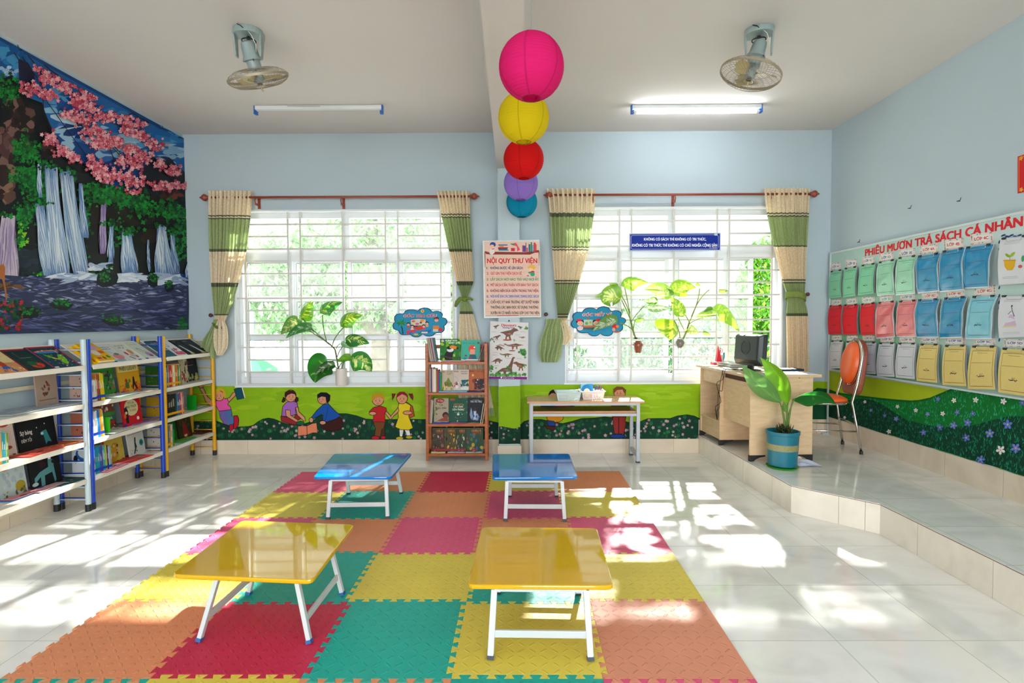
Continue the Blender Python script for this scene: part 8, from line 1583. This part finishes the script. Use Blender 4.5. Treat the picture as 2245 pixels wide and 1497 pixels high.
G1 = ['#6f9460', '#7c9e6a', '#8aaa78', '#638a56', '#9ab488']
tree(-2.6, 10.2, 4.6, [(-4.6, 10, 2.3, 1.7, 1.0, .75, .9), (-2.8, 10.2, 2.9, 1.5, .9, .6, .5), (-1.6, 10.1, 4.0, 2.0, .8, .55, .9), (-1.2, 10.4, 2.5, 1.2, .9, .8, .8), (-1.2, 9.6, 5.3, 1.2, .8, .4, .13), (-.4, 10.4, 1.5, .9, .6, .5, .4), (-3.9, 9.8, 1.6, 1.5, .8, .55, .6), (-1.5, 10.2, 1.5, 1.2, .8, .5, .5)], 'spreading tree with grey trunk outside the left window', 3900, G1, .075, .2, [([(-2.6, 10.2, 1.2), (-3.2, 10.1, 1.9), (-4.3, 10, 2.2), (-5.2, 10, 2.0)], [.16, .15, .12, .07]), ([(-2.6, 10.2, 1.6), (-2.0, 10.2, 2.1), (-1.1, 10.3, 1.9), (-.2, 10.4, 1.5)], [.15, .12, .1, .06])], 1)
tree(2.2, 11.6, 5.2, [(1.6, 10.6, 5.0, .7, .8, .4, .22), (4.6, 10.0, 5.2, .9, 1.0, .5, .3), (3.2, 11.4, 6.6, 1.6, .8, .4, .25)], 'tall tree with an airy crown outside the right window', 3600, G1, .09, .16, [], 2)
tree(3.1, 7.3, 1.9, [(3.35, 7.3, 1.75, .42, .35, .75, 1), (3.3, 7.25, .75, .5, .4, .6, .8)], 'leafy climbing shrub close outside the right end of the right window', 2600, ['#4f8a24', '#6aa42c', '#8aba3c', '#3f7a20'], .05, .03, [], 3, 'shrub')
for i, (x, y, rx, h) in enumerate(((.6, 9.3, .8, 1.0), (2.3, 9.6, .8, 1.6), (3.95, 10.0, .8, 1.5), (5.6, 10.6, .8, 1.2), (-5.6, 9.6, .7, .8))):
    tree(x, y, h, [(x, y, h * .5, rx, .6, h * .62, 1)], 'rounded bush outside %s' % ['the right window, leftmost of four', 'the right window, second from left', 'the right window, third from left', 'the right window, rightmost of four', 'the left window'][i], 2600, ['#2c4f36', '#355c38', '#44703f', '#5a8444'], .06, .04, [], 10 + i, 'bush')
um = thing('garden_umbrella', 'small green umbrella on a post outside the left window', 'umbrella', (-4.35, 9.0, -.35)); MB(col='#7fb8d0').tube([(-4.35, 9, -.35), (-4.35, 9, 1.6)], .03, 8).build('post', PRINT, um); MB(col='#3f7a5a').lathe([(.42, .35), (.40, .62), (.22, .74), (0, .8)], (-4.35, 9, 0), 8).build('roof', PRINT, um)  # green umbrella shape on a post, gives no light
# ---------------------------------------------------------------- camera, light, world
cd = bpy.data.cameras.new('camera'); cam = bpy.data.objects.new('camera', cd); COL.objects.link(cam)
cd.sensor_width = 36; cd.lens = F / 2245 * 36; cd.clip_start = .05; cd.clip_end = 200
cam.matrix_world = Matrix.Translation(CAM) @ CM.to_4x4()
sc.camera = cam
sun = bpy.data.lights.new('sun', 'SUN'); sun.energy = 30; sun.angle = R(1.1); sun.color = (1, .97, .92)
so = bpy.data.objects.new('sun', sun); COL.objects.link(so)
az, el = R(13), R(35.5)
d = -Vector((math.sin(az) * math.cos(el), math.cos(az) * math.cos(el), math.sin(el)))
so.rotation_euler = d.to_track_quat('-Z', 'Y').to_euler()
w = bpy.data.worlds.new('world'); sc.world = w; w.use_nodes = True
nt = w.node_tree; bg = nt.nodes['Background']; bg.inputs[0].default_value = (.93, .97, 1, 1)
tc_ = nt.nodes.new('ShaderNodeTexCoord'); sx_ = nt.nodes.new('ShaderNodeSeparateXYZ'); mr_ = nt.nodes.new('ShaderNodeMapRange'); mr_.interpolation_type = 'SMOOTHSTEP'
mr_.inputs[1].default_value = -.6; mr_.inputs[2].default_value = .5; mr_.inputs[3].default_value = 13.0; mr_.inputs[4].default_value = 1.15     # sky made brighter behind the camera to fill the room
nt.links.new(tc_.outputs['Generated'], sx_.inputs[0]); nt.links.new(sx_.outputs[1], mr_.inputs[0]); nt.links.new(mr_.outputs[0], bg.inputs[1])
for n_, c_, s_, r_ in (('sky_portal', ((W1[0] + W1[1]) / 2, WB + .3, 1.63), (2.6, 2.0), 0), ('sky_portal', ((W2[0] + W2[1]) / 2, WB + .3, 1.63), (2.6, 2.0), 0),
                       ('sky_portal', (-2.0, YF - .25, 1.85), (2.2, 2.1), PI), ('sky_portal', (2.1, YF - .25, 1.85), (1.8, 2.1), PI), ('sky_portal', (.4, YF - .25, 1.35), (1.0, 2.7), PI)):
    a = bpy.data.lights.new(n_, 'AREA'); a.shape = 'RECTANGLE'; a.size, a.size_y = s_; a.cycles.is_portal = True
    o = bpy.data.objects.new(n_, a); COL.objects.link(o); o.location = c_; o.rotation_euler = (R(-90), 0, 0) if r_ == 0 else (R(90), 0, 0)
sc.view_settings.view_transform = 'Standard'; sc.view_settings.look = 'None'; sc.view_settings.gamma = 1
sc.view_settings.use_curve_mapping = False; sc.view_settings.exposure = 0.2
sc.cycles.max_bounces = 7; sc.cycles.diffuse_bounces = 4; sc.cycles.glossy_bounces = 3; sc.cycles.transparent_max_bounces = 10; sc.cycles.adaptive_threshold = .03
sc.cycles.caustics_reflective = False; sc.cycles.caustics_refractive = False; sc.cycles.sample_clamp_indirect = 6
